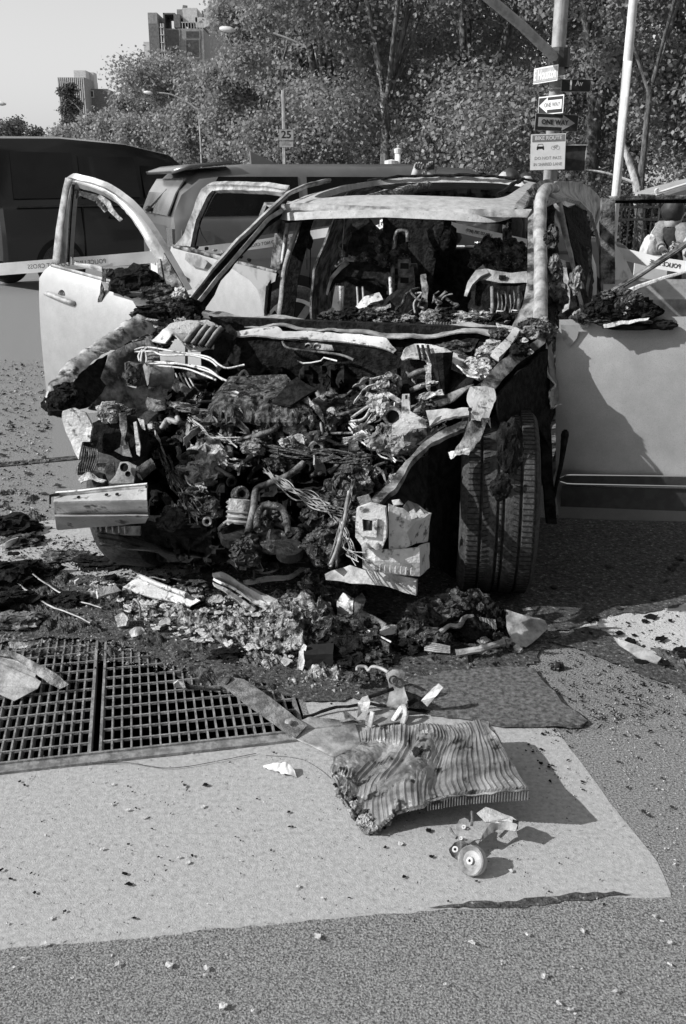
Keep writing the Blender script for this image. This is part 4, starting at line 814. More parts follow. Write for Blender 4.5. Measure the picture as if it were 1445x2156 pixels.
rod([(866, 560, 1.75), (870, 600, 1.7), (868, 650, 1.5)], .012, 'scorched_steel'); rod([(822, 585, 1.42), (824, 640, 1.3), (818, 676, 1.2)], .010, 'pale_steel')
for (x, y, w_, h_) in ((848, 560, 60, 10), (845, 545, 40, 6), (840, 618, 50, 7), (850, 590, 46, 22)):
    a = U(x - w_ / 2, y, 1.8); b = U(x + w_ / 2, y, 1.8); part(MB().box((a + b) / 2, ((b - a).length, .02, h_ / 400), (CR, CA, Z)).sub(1).crumple(.006, 20), 'seat_cross_member', 'scorched_steel' if h_ < 15 else 'char_grey')
ribbon(rp([(838, 545, 1.78), (838, 620, 1.65), (834, 690, 1.45)]), rp([(866, 545, 1.78), (868, 620, 1.65), (866, 690, 1.45)]), 20, 5, .006, .006, 16).build('seat_back_plate', 'scorched_steel', wreck)
for y in (560, 590, 622): part(MB().box(U(852, y, 1.55), (.045, .01, .03), (CR, CA, Z)), 'plate_opening', 'pit_dark')
ribbon(rp([(884, 580, 1.5), (888, 620, 1.4), (880, 664, 1.3)]), rp([(898, 576, 1.5), (902, 618, 1.4), (894, 664, 1.3)]), 14, 4, .006, .010, 16).build('console_plate', 'scorched_steel', wreck)
for i, (x, y, m_) in enumerate(((806, 520, 'char_grey'), (812, 545, 'char_grey'), (796, 500, 'char_grey'), (845, 530, 'char_grey'), (770, 545, 'char_grey'), (735, 552, 'burnt_steel'), (728, 560, 'scorched_steel'))): part(MB().lump(U(x, y, 1.62), (.045, .03, .035), i + 61, 1.), 'charred_foam', m_)
for x in (716, 752, 764): rod([(x, 604, 1.36), (x + 2, 640, 1.3), (x, 676, 1.22)], .006, 'burnt_steel')
rod([(650, 455, 1.9), (654, 520, 1.9), (652, 600, 1.8)], .003, 'char', 'hanging_wire'); rod([(726, 460, 1.8), (722, 510, 1.8), (720, 560, 1.7)], .003, 'burnt_steel', 'hanging_wire')
# airbag housing / white curved piece
ribbon(rp([(749, 676, 1.15), (752, 645, 1.16), (768, 626, 1.18), (800, 616, 1.2)]), rp([(764, 678, 1.12), (768, 652, 1.13), (780, 640, 1.15), (806, 632, 1.17)]), 22, 4, .006, .006, 14).build('airbag_housing', 'pale_steel', wreck)
part(MB().lump(U(790, 660, 1.2), (.07, .05, .05), 4, .5), 'airbag_remains', 'scorched_steel')
ribbon(rp([(778, 676, 1.1), (782, 662, 1.1), (796, 648, 1.1), (822, 640, 1.1)]), rp([(784, 678, 1.1), (790, 668, 1.1), (800, 655, 1.1), (824, 648, 1.1)]), 14, 3, .004, .008, 24).build('airbag_shred', 'ash', wreck)
part(MB().lathe([(0, .03), (.07, .04), (.11, 0), (.12, -.04), (.08, -.06)], U(845, 655, 1.25), -CA + Z * .3, 20).crumple(.01, 12), 'steering_boss', 'char', smooth=True)
# driver seat
ribbon(rp([(978, 625, 1.38), (986, 596, 1.42), (1005, 572, 1.48), (1018, 562, 1.5)]), rp([(984, 626, 1.38), (996, 602, 1.4), (1014, 585, 1.42), (1030, 578, 1.44)]), 16, 4, .012, .004).build('seat_edge_strip', 'burnt_steel', wreck)
mb = ribbon(rp([(1008, 578, 1.46), (1018, 566, 1.48), (1040, 570, 1.46), (1078, 575, 1.46), (1110, 572, 1.46)]), rp([(1004, 592, 1.44), (1020, 590, 1.44), (1050, 596, 1.44), (1080, 597, 1.44), (1112, 596, 1.44)]), 20, 4, .01, .004)
part(mb, 'seat_back_frame', 'burnt_steel'); part(MB().box(U(1058, 584, 1.43), (.035, .01, .022), (CR, CA, Z)), 'seat_frame_slot', 'char')
ribbon(rp([(1000, 600, 1.5), (1050, 600, 1.5), (1110, 600, 1.5)]), rp([(990, 660, 1.45), (1050, 664, 1.45), (1105, 660, 1.4)]), 14, 5, .05, .02, 9).build('seat_back_remains', 'char', wreck)
for x in (1036, 1092): rod([(x, 604, 1.40), (x + 1, 640, 1.33), (x, 664, 1.28)], .010, 'scorched_steel')
for x in (1064, 1072): rod([(x, 452, 1.75), (x, 520, 1.7), (x - 1, 572, 1.6)], .016, 'char_grey')
for x, y, s_, sd in ((1020, 545, .05, 1), (1045, 530, .06, 2), (1062, 545, .05, 3), (1085, 535, .06, 4), (1030, 520, .05, 5), (1096, 555, .05, 6), (1005, 550, .04, 7), (1075, 520, .05, 8)):
    part(MB().lump(U(x, y, 1.6), (s_, .04, s_ * .9), sd, 1.0, 3, 3), 'charred_foam', 'char_grey')
rod([(1029, 650, 1.2), (1034, 651, 1.2), (1035, 664, 1.2), (1045, 664, 1.2), (1046, 655, 1.2), (1060, 655, 1.2), (1061, 664, 1.2), (1076, 662, 1.2), (1078, 653, 1.2), (1090, 654, 1.2)], .0035, 'pale_steel', 'seat_spring', 1)
for i, (x, y) in enumerate(((1048, 640), (1056, 644), (1064, 638), (1074, 645), (1082, 636))): rod([(x, y - 25, 1.35), (x + 2, y, 1.33), (x - 2, y + 18, 1.3)], .004, 'scorched_steel', 'burnt_wire')
# centre console wires and dash remains
rg = random.Random(4)
for i in range(16):
    x, y = rg.uniform(860, 960), rg.uniform(600, 665); pts = [(x, y, 1.1)]
    for k in range(4): pts.append((pts[-1][0] + rg.uniform(-18, 18), pts[-1][1] + rg.uniform(-4, 22), 1.1 - .05 * k))
    pts = [(a, min(b, 676), c) for a, b, c in pts]; rod(pts, rg.uniform(.003, .008), rg.choice(['scorched_steel', 'char_grey', 'burnt_steel']), 'burnt_wire', 4)
for i in range(26):
    x = 700 + i * 15.5 + rg.uniform(-6, 6); y = 672 + rg.uniform(-8, 6); s_ = rg.uniform(.02, .045)
    part(MB().lump(U(x, y, .9), (s_ * 1.4, s_, s_ * .8), i, 1.0, 3, 2), 'dash_debris', rg.choice(['char', 'char_grey', 'scorched_steel', 'char_grey', 'ash']))
for x in range(905, 960, 6): part(MB().box(U(x, 685, .74), (.006, .03, .03), (CR, CA, Z)), 'vent_blade', 'scorched_steel')
ribbon(rp([(990, 655, 1.0), (1020, 668, 1.0), (1060, 672, 1.0), (1110, 660, 1.0)]), rp([(985, 668, .95), (1020, 682, .95), (1070, 686, .95), (1105, 680, .95)]), 20, 4, .02, .012, 12).build('dash_beam', 'char_grey', wreck)
rod([(700, 668, .95), (730, 664, .9), (752, 678, .85), (780, 680, .8)], .006, 'scorched_steel', 'burnt_wire'); rod([(935, 455, 1.4), (938, 470, 1.4), (932, 490, 1.4), (926, 500, 1.4)], .005, 'char', 'mirror_cable')
part(MB().box(U(943, 466, 1.4), (.035, .03, .04), (CR, CA, Z)).sub(1).crumple(.005, 30), 'rear_view_mirror_base', 'char')
part(MB().lump(U(930, 505, 2.2), (.09, .06, .10), 3, .4), 'rear_headrest_remains', 'char')
rod([(900, 520, 2.5), (980, 519, 2.5), (1030, 520, 2.5)], .008, 'pale_steel', 'luggage_rod')
ribbon(rp([(880, 445, 2.6), (930, 445, 2.6)]), rp([(850, 600, 2.4), (905, 620, 2.4)]), 16, 6, .05, .04, 7).build('burnt_side_lining', 'char', wreck)
ribbon(rp([(806, 450, 2.7), (900, 450, 2.7)]), rp([(815, 560, 2.6), (915, 600, 2.6)]), 16, 6, .05, .04, 7, 4).build('burnt_side_lining', 'char', wreck)
# ---- cowl
A = [(400, 655, .62), (440, 658, .66), (470, 661, .68), (520, 668, .68), (575, 664, .68), (640, 676, .68), (690, 684, .66), (760, 687, .66), (850, 691, .66), (920, 688, .66), (990, 682, .66), (1050, 690, .64), (1110, 694, .6)]
B = [(405, 668, .56), (440, 672, .58), (492, 688, .6), (530, 692, .58), (590, 686, .58), (640, 694, .58), (700, 698, .56), (770, 706, .56), (840, 716, .56), (930, 713, .56), (1000, 702, .56), (1050, 712, .54), (1095, 718, .5)]
ribbon(rp(A), rp(B), 70, 5, .006, .012, 9).build('cowl_panel', 'burnt_steel', wreck, smooth=50)
ribbon(rp([(492, 702, .5), (540, 694, .52), (583, 689, .54), (596, 700, .52), (697, 702, .52), (760, 706, .5), (812, 713, .48), (834, 740, .46)]), rp([(493, 709, .46), (540, 710, .46), (594, 713, .46), (666, 717, .46), (720, 722, .46), (767, 728, .46), (800, 733, .44), (829, 745, .44)]), 60, 4, .008, .006, 14).build('cowl_cross_bar', 'pale_steel', wreck, smooth=50)
for x in (650, 668): part(MB().lathe([(.013, 0), (.016, .003), (.013, .012)], U(x, 729, .44), -CA, 14), 'bolt_eye', 'pale_steel')
ribbon(rp([(642, 722, .45), (700, 726, .45)]), rp([(645, 737, .43), (703, 740, .43)]), 14, 4, .004, .004, 20).build('wiper_bracket', 'scorched_steel', wreck)
rod([(595, 718, .44), (602, 730, .43), (625, 736, .42), (680, 742, .42), (720, 748, .42), (745, 758, .4)], .006, 'scorched_steel', 'wiper_linkage'); rod([(626, 760, .38), (638, 765, .38), (655, 764, .38), (676, 760, .38), (682, 753, .38), (710, 760, .38)], .004, 'pale_steel', 'brake_line', 1)
ribbon(rp([(500, 708, .50), (700, 722, .48), (840, 745, .46), (900, 730, .5), (1010, 715, .5)]), rp([(470, 790, .5), (640, 800, .5), (820, 835, .48), (880, 860, .44), (980, 790, .46)]), 40, 8, .02, .02, 7).build('firewall_lining', 'char', wreck)
# ---- passenger side wing (left), crumpled and lit
A = [(402, 622, .64), (372, 626, .58), (335, 640, .5), (305, 652, .42), (275, 668, .34), (240, 692, .22), (205, 716, .08), (170, 742, -.06), (140, 768, -.18), (112, 800, -.30), (97, 825, -.38), (92, 843, -.41)]
B = [(410, 668, .58), (372, 680, .50), (345, 694, .42), (315, 702, .34), (285, 712, .26), (255, 728, .14), (225, 742, .02), (192, 762, -.10), (162, 790, -.22), (135, 822, -.32), (115, 848, -.40), (104, 862, -.43)]
ribbon(rp(A), rp(B), 70, 9, .004, .013, 15, bow=.012).build('front_wing', 'wing_steel', wreck, smooth=50, label='crumpled pale passenger side wing')
ribbon(rp([(92, 843, -.41), (100, 852, -.42), (118, 862, -.43)]), rp([(97, 858, -.44), (110, 872, -.45), (132, 876, -.44)]), 12, 4, .02, .012, 20).build('wing_tip_remains', 'char', wreck)
part(MB().lump(U(128, 852, -.4), (.06, .05, .05), 5, .7), 'charred_lump', 'char')
part(MB().lump(U(146, 838, -.36), (.06, .06, .05), 7, .8), 'charred_lump', 'char')
ribbon(rp([(105, 850, -.38), (140, 820, -.30), (180, 775, -.12), (230, 745, .02), (262, 735, .10)]), rp([(140, 870, -.34), (190, 856, -.28), (225, 815, -.10), (240, 800, .02), (290, 790, .10)]), 36, 8, .004, .014, 8).build('inner_wing', 'char', wreck)
ribbon(rp([(232, 745, .02), (275, 722, .14), (310, 716, .22), (335, 740, .2)]), rp([(188, 858, -.22), (235, 866, -.16), (290, 872, -.05), (350, 865, .0)]), 30, 9, .005, .012, 8).build('wheel_apron', 'scorched_steel', wreck, smooth=True)
# melted stuff over the wing root and mirror area
for i, (x, y, sx_, sz_, m_) in enumerate(((370, 640, .10, .035, 'char_grey'), (340, 655, .09, .04, 'char'), (300, 665, .05, .035, 'char_grey'), (392, 655, .07, .05, 'char'), (322, 678, .07, .025, 'ash'), (352, 700, .07, .03, 'char_grey'), (300, 708, .07, .03, 'scorched_steel'), (283, 730, .05, .03, 'char'), (325, 725, .06, .03, 'char_grey'), (380, 622, .04, .03, 'ash'), (398, 670, .05, .03, 'ash'), (262, 720, .03, .02, 'ash'))):
    part(MB().lump(U(x, y, .42), (sx_, .05, sz_), i, .9, 3, 3), 'melted_plastic', m_)
# strut towers
ribbon(rp([(322, 722, .2), (345, 696, .25), (362, 684, .3), (400, 678, .34), (432, 675, .38), (460, 690, .4)]), rp([(352, 722, .16), (365, 706, .2), (384, 722, .2), (400, 738, .22), (425, 742, .24), (450, 740, .28)]), 34, 6, .006, .014, 11).build('strut_tower', 'pale_steel', wreck, smooth=50, label='passenger side strut tower, torn and pale')
for k in range(4):
    x = 388 + k * 15; rod([(x, 722 + k * 3, .20), (x + 18, 700 + k * 2, .25), (x + 32, 684 + k * 2, .31)], .011, 'burnt_steel', 'tower_flute'); rod([(x + 7, 724 + k * 3, .19), (x + 25, 702 + k * 2, .24), (x + 39, 688 + k * 2, .30)], .010, 'char', 'tower_groove')
ribbon(rp([(440, 668, .50), (480, 682, .5), (500, 700, .46)]), rp([(446, 690, .42), (470, 712, .4), (488, 716, .42)]), 14, 5, .006, .016, 16).build('melted_seal', 'char', wreck)
ribbon(rp([(844, 752, .14), (852, 732, .2), (873, 724, .26), (908, 725, .26), (935, 736, .24), (963, 750, .22), (1011, 775, .16), (1022, 790, .1)]), rp([(846, 755, .10), (870, 756, .14), (896, 757, .15), (903, 770, .12), (930, 766, .12), (956, 763, .12), (984, 792, .06), (1008, 800, .04)]), 50, 7, .006, .010, 13, bow=.015).build('strut_tower', 'pale_steel', wreck, smooth=50, label='driver side strut tower, white and fluted with a melted drip')
ribbon(rp([(846, 758, .2), (900, 760, .2), (1000, 800, .15)]), rp([(850, 860, .1), (900, 870, .1), (990, 830, .1)]), 24, 8, .02, .01, 7).build('wheel_apron', 'char', wreck)
for a, b in (((862, 792), (898, 780)), ((866, 822), (930, 801)), ((872, 850), (930, 829))): rod([(a[0], a[1], .12), ((a[0] + b[0]) / 2, (a[1] + b[1]) / 2 - 3, .1), (b[0], b[1], .1)], .012, 'scorched_steel', 'tower_flute')
ribbon(rp([(895, 768, .10), (896, 800, .08), (902, 838, .06)]), rp([(910, 768, .10), (908, 800, .08), (906, 838, .06)]), 18, 4, .01, .008, 24).build('melted_drip', 'ash', wreck)
for x in (880, 890, 901): rod([(x, 728, .23), (x + 4, 745, .16), (x + 6, 756, .12)], .006, 'char', 'tower_groove')
ribbon(rp([(850, 862, .02), (900, 848, .02), (960, 826, .06), (998, 808, .08)]), rp([(860, 878, -.04), (905, 868, -.02), (955, 848, .02), (997, 812, .08)]), 24, 4, .008, .004).build('chassis_rail', 'scorched_steel', wreck, smooth=True)
ribbon(rp([(945, 742, .25), (980, 745, .25), (1000, 765, .2)]), rp([(960, 752, .2), (985, 760, .2), (1010, 772, .16)]), 12, 5, .01, .02, 20).build('melted_plastic', 'char_grey', wreck)
part(MB().lump(U(960, 735, .32), (.07, .05, .03), 14, .9, 3, 3), 'melted_plastic', 'char_grey')
# driver side upper rail and hinge plates
ribbon(rp([(1012, 812, -.05), (1040, 775, .08), (1070, 750, .2), (1105, 733, .34), (1148, 706, .5)]), rp([(1038, 828, -.08), (1062, 800, .06), (1085, 770, .18), (1110, 752, .3), (1146, 725, .44)]), 34, 5, .01, .006, 12).build('upper_rail', 'scorched_steel', wreck, smooth=50)
ribbon(rp([(1032, 752, .2), (1060, 722, .32), (1080, 698, .44)]), rp([(1050, 762, .17), (1072, 735, .3), (1092, 705, .42)]), 18, 4, .02, .004).build('bonnet_hinge_bar', 'pale_steel', wreck, smooth=50)
for x, y in ((1066, 768), (1050, 790), (1080, 752), (1098, 738), (1115, 742), (1104, 718)): part(MB().lathe([(0, .014), (.008, .013), (.010, .004), (.018, .003), (.018, 0)], U(x, y, .1 + (790 - y) / 70 * .28), Z - CA * .4, 10), 'bolt', 'pale_steel')
for i, (x, y, m_) in enumerate(((1028, 742, 'ash'), (1040, 730, 'ash'), (1015, 770, 'ash'), (1022, 760, 'char_grey'), (1085, 745, 'char'), (1050, 706, 'char_grey'), (1095, 735, 'char'), (1118, 700, 'scorched_steel'), (1000, 765, 'pale_steel'), (1017, 785, 'pale_steel'))):
    part(MB().lump(U(x, y, .26 + (745 - y) / 60 * .27), (.04, .04, .025), i + 20, 1., 3, 3), 'melted_plastic', m_)
rod([(1102, 678, .5), (1104, 690, .5), (1104, 715, .48)], .006, 'pale_steel', 'hinge_pin'); ribbon(rp([(1045, 680, .5), (1070, 688, .5), (1105, 696, .5)]), rp([(1050, 688, .46), (1075, 694, .46), (1108, 702, .46)]), 14, 3, .004, .008, 24).build('torn_flange', 'pale_steel', wreck)
part(MB().box(car(.78, .53, .66), (.17, .17, .74), (CR, CA, Z)).sub(2).crumple(.012, 9), 'hinge_pillar', 'char')
for i, (x, y) in enumerate(((1138, 690), (1128, 700), (1145, 705), (1118, 690))): part(MB().lump(U(x, y, .5), (.05, .04, .035), i + 33, .95), 'melted_plastic', 'char_grey' if i % 2 else 'scorched_steel')
# torn wing edge by the driver door
A = [(1148, 700, .52), (1150, 725, .5), (1153, 754, .48), (1152, 775, .47), (1155, 792, .46), (1171, 810, .45), (1158, 822, .45), (1157, 836, .45), (1163, 861, .45)]
ribbon(rp(A), rp([(1158, 690, .6), (1162, 725, .6), (1166, 754, .6), (1170, 775, .6), (1172, 792, .6), (1176, 806, .58), (1176, 822, .58), (1176, 838, .56), (1172, 850, .54)]), 44, 5, .003, .006, 26).build('torn_wing', 'silver_paint_scorched', wreck)
part(MB().tube(resample(rp(A + [(1170, 856, .46), (1181, 851, .5)]), 40), .0035, 5).crumple(.004, 40), 'torn_wing_edge', 'pale_steel')
ribbon(rp([(1040, 835, -.05), (1070, 800, .1), (1110, 765, .3), (1148, 735, .46)]), rp([(1045, 900, -.0), (1090, 880, .15), (1130, 900, .4), (1160, 950, .5)]), 30, 8, .01, .01, 7).build('wheel_arch_liner', 'char', wreck)
ribbon(rp([(1148, 735, .48), (1155, 860, .5), (1160, 1000, .5), (1170, 1100, .5)]), rp([(1120, 800, .44), (1130, 900, .46), (1140, 1000, .48), (1150, 1100, .48)]), 20, 4, .02, .008, 8).build('wheel_arch_liner', 'char', wreck)
part(MB().tube(smoothpath([W(1191, 905, 4.10), W(1188, 930, 4.10), W(1182, 975, 4.12), W(1172, 1020, 4.15), W(1165, 1060, 4.2)], 5), [.010, .014, .016, .018, .016, .016, .014, .013, .012, .011, .010, .010, .010, .009, .009, .009, .008, .008, .007, .006, .005], 7), 'hanging_seal', 'char')
wa, wb = Vector((.885, 4.205, 1.035)), Vector((.50, 3.69, .895))
part(MB().grid([[wa.lerp(wb, q) - Z * dz for dz in (.0, .1, .25, .45)] for q in [i / 14 for i in range(15)]], .012), 'inner_wing', 'char')
# bright folded bracket over the wheel, with its torn flap
ribbon(rp([(989, 813, -.12), (984, 837, -.16), (990, 862, -.2), (994, 884, -.22)]), rp([(1041, 816, -.08), (1044, 840, -.12), (1036, 862, -.18), (1030, 889, -.2)]), 20, 8, .006, .008, 14).build('wing_bracket', 'pale_steel', wreck, smooth=40)
ribbon(rp([(994, 884, -.22), (972, 915, -.26), (957, 948, -.3)]), rp([(1022, 893, -.2), (1008, 925, -.25), (994, 950, -.29)]), 16, 6, .004, .012, 14).build('bracket_flap', 'scorched_steel', wreck)
part(MB().poly([U(*q) for q in ((1012, 884, -.215), (1020, 905, -.215), (1026, 886, -.215), (1034, 902, -.215), (1032, 880, -.215), (1014, 880, -.215))], .003), 'torn_teeth', 'scorched_steel')
ribbon(rp([(944, 953, -.32), (965, 946, -.31), (990, 943, -.3)]), rp([(950, 966, -.33), (970, 958, -.32), (988, 957, -.31)]), 14, 4, .006, .010, 30).build('torn_tip', 'pale_steel', wreck)
for x, y in ((990, 862), (1000, 888), (1006, 896)): part(MB().lathe([(0, .002), (.008, .002), (.008, 0)], U(x, y, -.215), -CA, 10), 'bolt_hole', 'char')
# sloping lower rail to the crash box
ribbon(rp([(987, 880, -.2), (921, 910, -.26), (880, 943, -.34), (852, 972, -.42), (825, 1010, -.5), (783, 1052, -.62)]), rp([(977, 903, -.24), (915, 928, -.3), (872, 962, -.4), (850, 998, -.48), (830, 1030, -.56), (800, 1058, -.64)]), 40, 5, .02, .006, 12).build('front_rail', 'scorched_steel', wreck, smooth=50)
ribbon(rp([(870, 965, -.36), (848, 1004, -.44), (808, 1056, -.56)]), rp([(905, 960, -.2), (900, 1040, -.3), (890, 1080, -.45)]), 20, 6, .01, .01, 8).build('wheel_apron', 'char', wreck)
ribbon(rp([(905, 940, -.14), (900, 1050, -.2), (905, 1180, -.25)]), rp([(985, 905, .0), (970, 1050, .0), (960, 1220, -.02)]), 20, 6, .01, .008, 7).build('inner_wing', 'char', wreck)
# ---- crash box and bumper remains (right of picture)
def pp(P, u, th, m, name='crash_box_plate', amp=.003):
    mb = MB().poly([U(x, y, u if len(q) < 3 else q[2]) for q in P for x, y in [q[:2]]], th).sub(2)
    if amp: mb.crumple(amp, 12)
    return part(mb, name, m)
pp([(754, 1066), (781, 1058), (814, 1066), (817, 1100), (816, 1132), (806, 1153), (764, 1145), (752, 1128)], -.76, .02, 'pale_steel')
for q in ([(756, 1084), (797, 1090), (795, 1096), (762, 1091)], [(757, 1084), (764, 1089), (766, 1116), (758, 1122)], [(786, 1092), (796, 1090), (794, 1130), (785, 1120)], [(759, 1118), (786, 1117), (794, 1130), (762, 1126)]): pp(q, -.785, .008, 'pale_steel', 'hook_frame', 0)
pp([(764, 1089), (787, 1093), (786, 1118), (766, 1114)], -.781, .004, 'pit_dark', 'hook_opening', 0)
pp([(775, 1092), (780, 1093), (778, 1116), (773, 1115)], -.784, .003, 'scorched_steel', 'hook_rib', 0)
for (x, y) in ((770, 1148), (795, 1149)): part(MB().lathe([(0, .016), (.011, .014), (.012, 0)], U(x, y, -.78), -CA, 10), 'bolt', 'burnt_steel')
mb = MB().grid([[U(818, 1060, -.72), U(848, 1068, -.70), U(872, 1093, -.68), U(904, 1080, -.56)], [U(818, 1110, -.73), U(846, 1112, -.71), U(850, 1118, -.72), U(899, 1112, -.56)], [U(818, 1155, -.72), U(848, 1153, -.70), U(862, 1147, -.70), U(893, 1137, -.56)]], -.012).sub(2).crumple(.006, 12); part(mb, 'crash_box', 'pale_steel')
pp([(848, 1068, -.70), (872, 1093, -.68), (904, 1080, -.56), (880, 1062, -.5), (860, 1052, -.56)], 0, .006, 'scorched_steel')
mb = MB().grid([[U(765, 1147, -.74), U(790, 1157, -.745), U(879, 1153, -.70), U(897, 1141, -.58)], [U(765, 1172, -.75), U(790, 1178, -.755), U(880, 1184, -.71), U(897, 1168, -.58)], [U(765, 1195, -.74), U(790, 1200, -.745), U(881, 1211, -.70), U(897, 1195, -.58)]], -.012).sub(2).crumple(.004, 12); part(mb, 'crash_box_lower', 'pale_steel')
for k in range(7): part(MB().box(U(800 + k * 11, 1196 + k * 1.1, -.765), (.004, .012, .022), (CR, CA, Z)), 'pressed_rib', 'pale_steel')
mb = MB().grid([[U(692, 1211, -.60), U(744, 1191, -.62), U(777, 1199, -.66), U(830, 1208, -.68), U(881, 1220, -.68)], [U(694, 1224, -.62), U(744, 1228, -.65), U(777, 1228, -.68), U(830, 1240, -.7), U(879, 1251, -.7)]], -.02).sub(2).crumple(.006, 10); part(mb, 'lower_cross_member', 'burnt_steel')
for q in ([(752, 1046), (776, 1040), (784, 1056), (760, 1064)], [(826, 1052), (842, 1050), (850, 1060), (830, 1062)], [(862, 1076), (872, 1070), (880, 1088), (868, 1092)], [(876, 1080), (886, 1070), (896, 1082), (884, 1090)]): pp(q, -.70, .008, 'scorched_steel' if q[0][0] < 800 else 'pale_steel', 'broken_tab')
# ---- left bumper beam
L_ = [(117, 1038, -.60), (117, 1044, -.585), (115, 1048, -.60), (113, 1056, -.66), (116, 1062, -.655), (115, 1083, -.585), (116, 1087, -.675), (119, 1113, -.615), (122, 1116, -.60)]
R_ = [(309, 1019, -.60), (309, 1025, -.585), (309, 1030, -.60), (309, 1052, -.66), (310, 1058, -.655), (311, 1082, -.585), (312, 1086, -.675), (308, 1099, -.615), (306, 1102, -.60)]
rows = [[U(a[0] + (b[0] - a[0]) * t_, a[1] + (b[1] - a[1]) * t_, a[2]) for t_ in [i / 16 for i in range(17)]] for a, b in zip(L_, R_)]
part(MB().grid(rows, .006).crumple(.002, 9), 'bumper_beam', 'beam_steel', smooth=35); part(MB().tube([U(117, 1041, -.585), U(309, 1023, -.585)], .011, 8), 'beam_pipe', 'burnt_steel', smooth=True)
part(MB().box(U(210, 1072, -.52), (.36, .05, .10), (CR, CA, Z)), 'beam_core', 'char')
for x, y in ((166, 1047), (225, 1042), (247, 1041)): part(MB().lathe([(0, .003), (.007, .003), (.007, 0)], U(x, y, -.63), Z - CA * .5, 8), 'bolt_hole', 'char')
part(MB().tube([U(104, 1044, -.62), U(124, 1040, -.6)], .006, 5), 'bent_pin', 'char'); part(MB().tube([U(106, 1044, -.62), U(106, 1062, -.63)], .004, 5), 'bent_pin', 'char')
ribbon(rp([(205, 1104, -.58), (250, 1106, -.58), (297, 1108, -.58)]), rp([(207, 1117, -.56), (250, 1122, -.56), (298, 1124, -.56)]), 16, 4, .01, .003).build('lower_lip', 'scorched_steel', wreck)
for k in range(5): part(MB().box(U(212 + k * 13, 1111 + k, -.59), (.004, .01, .03), (CR, CA, Z)), 'pressed_rib', 'burnt_steel')
ribbon(rp([(208, 1118, -.56), (260, 1126, -.55), (305, 1140, -.5), (400, 1165, -.4)]), rp([(212, 1150, -.56), (260, 1155, -.54), (310, 1160, -.5), (410, 1178, -.4)]), 24, 5, .02, .004, bow=.02).build('undertray', 'char_shiny', wreck, smooth=True)
# bracket stack above the beam
pp([(138, 862), (160, 858), (182, 865), (196, 898), (194, 929), (177, 930), (171, 968), (160, 950), (143, 910), (135, 879)], -.5, .01, 'pale_steel', 'lamp_bracket', .008)
ribbon(rp([(171, 930, -.49), (168, 965, -.49), (163, 999, -.49)]), rp([(206, 926, -.46), (200, 965, -.46), (194, 996, -.46)]), 16, 6, .03, .012, 14).build('burnt_fibre', 'char_grey', wreck)
for k in range(8): rod([(176 + k * 4, 938 + k, -.51), (172 + k * 5, 965, -.52), (168 + k * 4, 994, -.5)], .0025, 'scorched_steel', 'fibre_strand', 3)
pp([(205, 885), (235, 872), (300, 878), (312, 900), (310, 962), (282, 968), (240, 950), (208, 938)], -.36, .06, 'char', 'lamp_housing', .012)
part(MB().lump(U(232, 868, -.42), (.05, .04, .035), 3, .9, 3, 3), 'charred_lump', 'ash'); part(MB().lump(U(262, 866, -.42), (.035, .03, .02), 8, .9, 3, 3), 'charred_lump', 'char_grey')
pp([(252, 868), (268, 866), (270, 900), (264, 925), (268, 935), (254, 939), (258, 915), (253, 895)], -.45, .006, 'scorched_steel', 'housing_strip', .004)
pp([(283, 888), (289, 886), (297, 940), (296, 960), (290, 955), (286, 920)], -.45, .006, 'pale_steel', 'housing_strip', .003); pp([(242, 948), (270, 930), (280, 962), (262, 958)], -.44, .005, 'burnt_steel', 'housing_strip', .003)
pp([(291, 880), (304, 884), (307, 905), (300, 902)], -.46, .004, 'pale_steel', 'clip', 0); pp([(312, 892), (322, 892), (322, 902), (313, 902)], -.42, .006, 'pale_steel', 'clip', 0)
pp([(205, 975), (243, 973), (243, 999), (212, 995)], -.5, .006, 'scorched_steel', 'bracket_plate'); pp([(255, 973), (270, 972), (288, 980), (283, 1016), (228, 1018), (245, 1000)], -.52, .008, 'burnt_steel', 'bracket_plate')
for x, y, r_ in ((262, 984, .017), (270, 998, .011)): part(MB().lathe([(0, -.002), (r_ * .7, -.002), (r_ * .8, .004), (r_, .004), (r_, 0)], U(x, y, -.55), -CA + Z * .4, 14), 'bolt_ring', 'char')
ribbon(rp([(162, 1006, -.56), (180, 998, -.54), (200, 1000, -.52)]), rp([(168, 1020, -.58), (185, 1012, -.56), (225, 1018, -.55)]), 14, 4, .005, .014, 18).build('torn_flange', 'ash', wreck)
ribbon(rp([(196, 990, -.5), (225, 1000, -.5)]), rp([(200, 1022, -.5), (232, 1022, -.5)]), 8, 5, .02, .01, 14).build('melted_plastic', 'char_shiny', wreck)
part(MB().tube(smoothpath(rp([(292, 1000, -.45), (310, 985, -.42), (322, 978, -.4)]), 4), .026, 8).crumple(.008, 20), 'burnt_hose', 'char_grey', smooth=True)
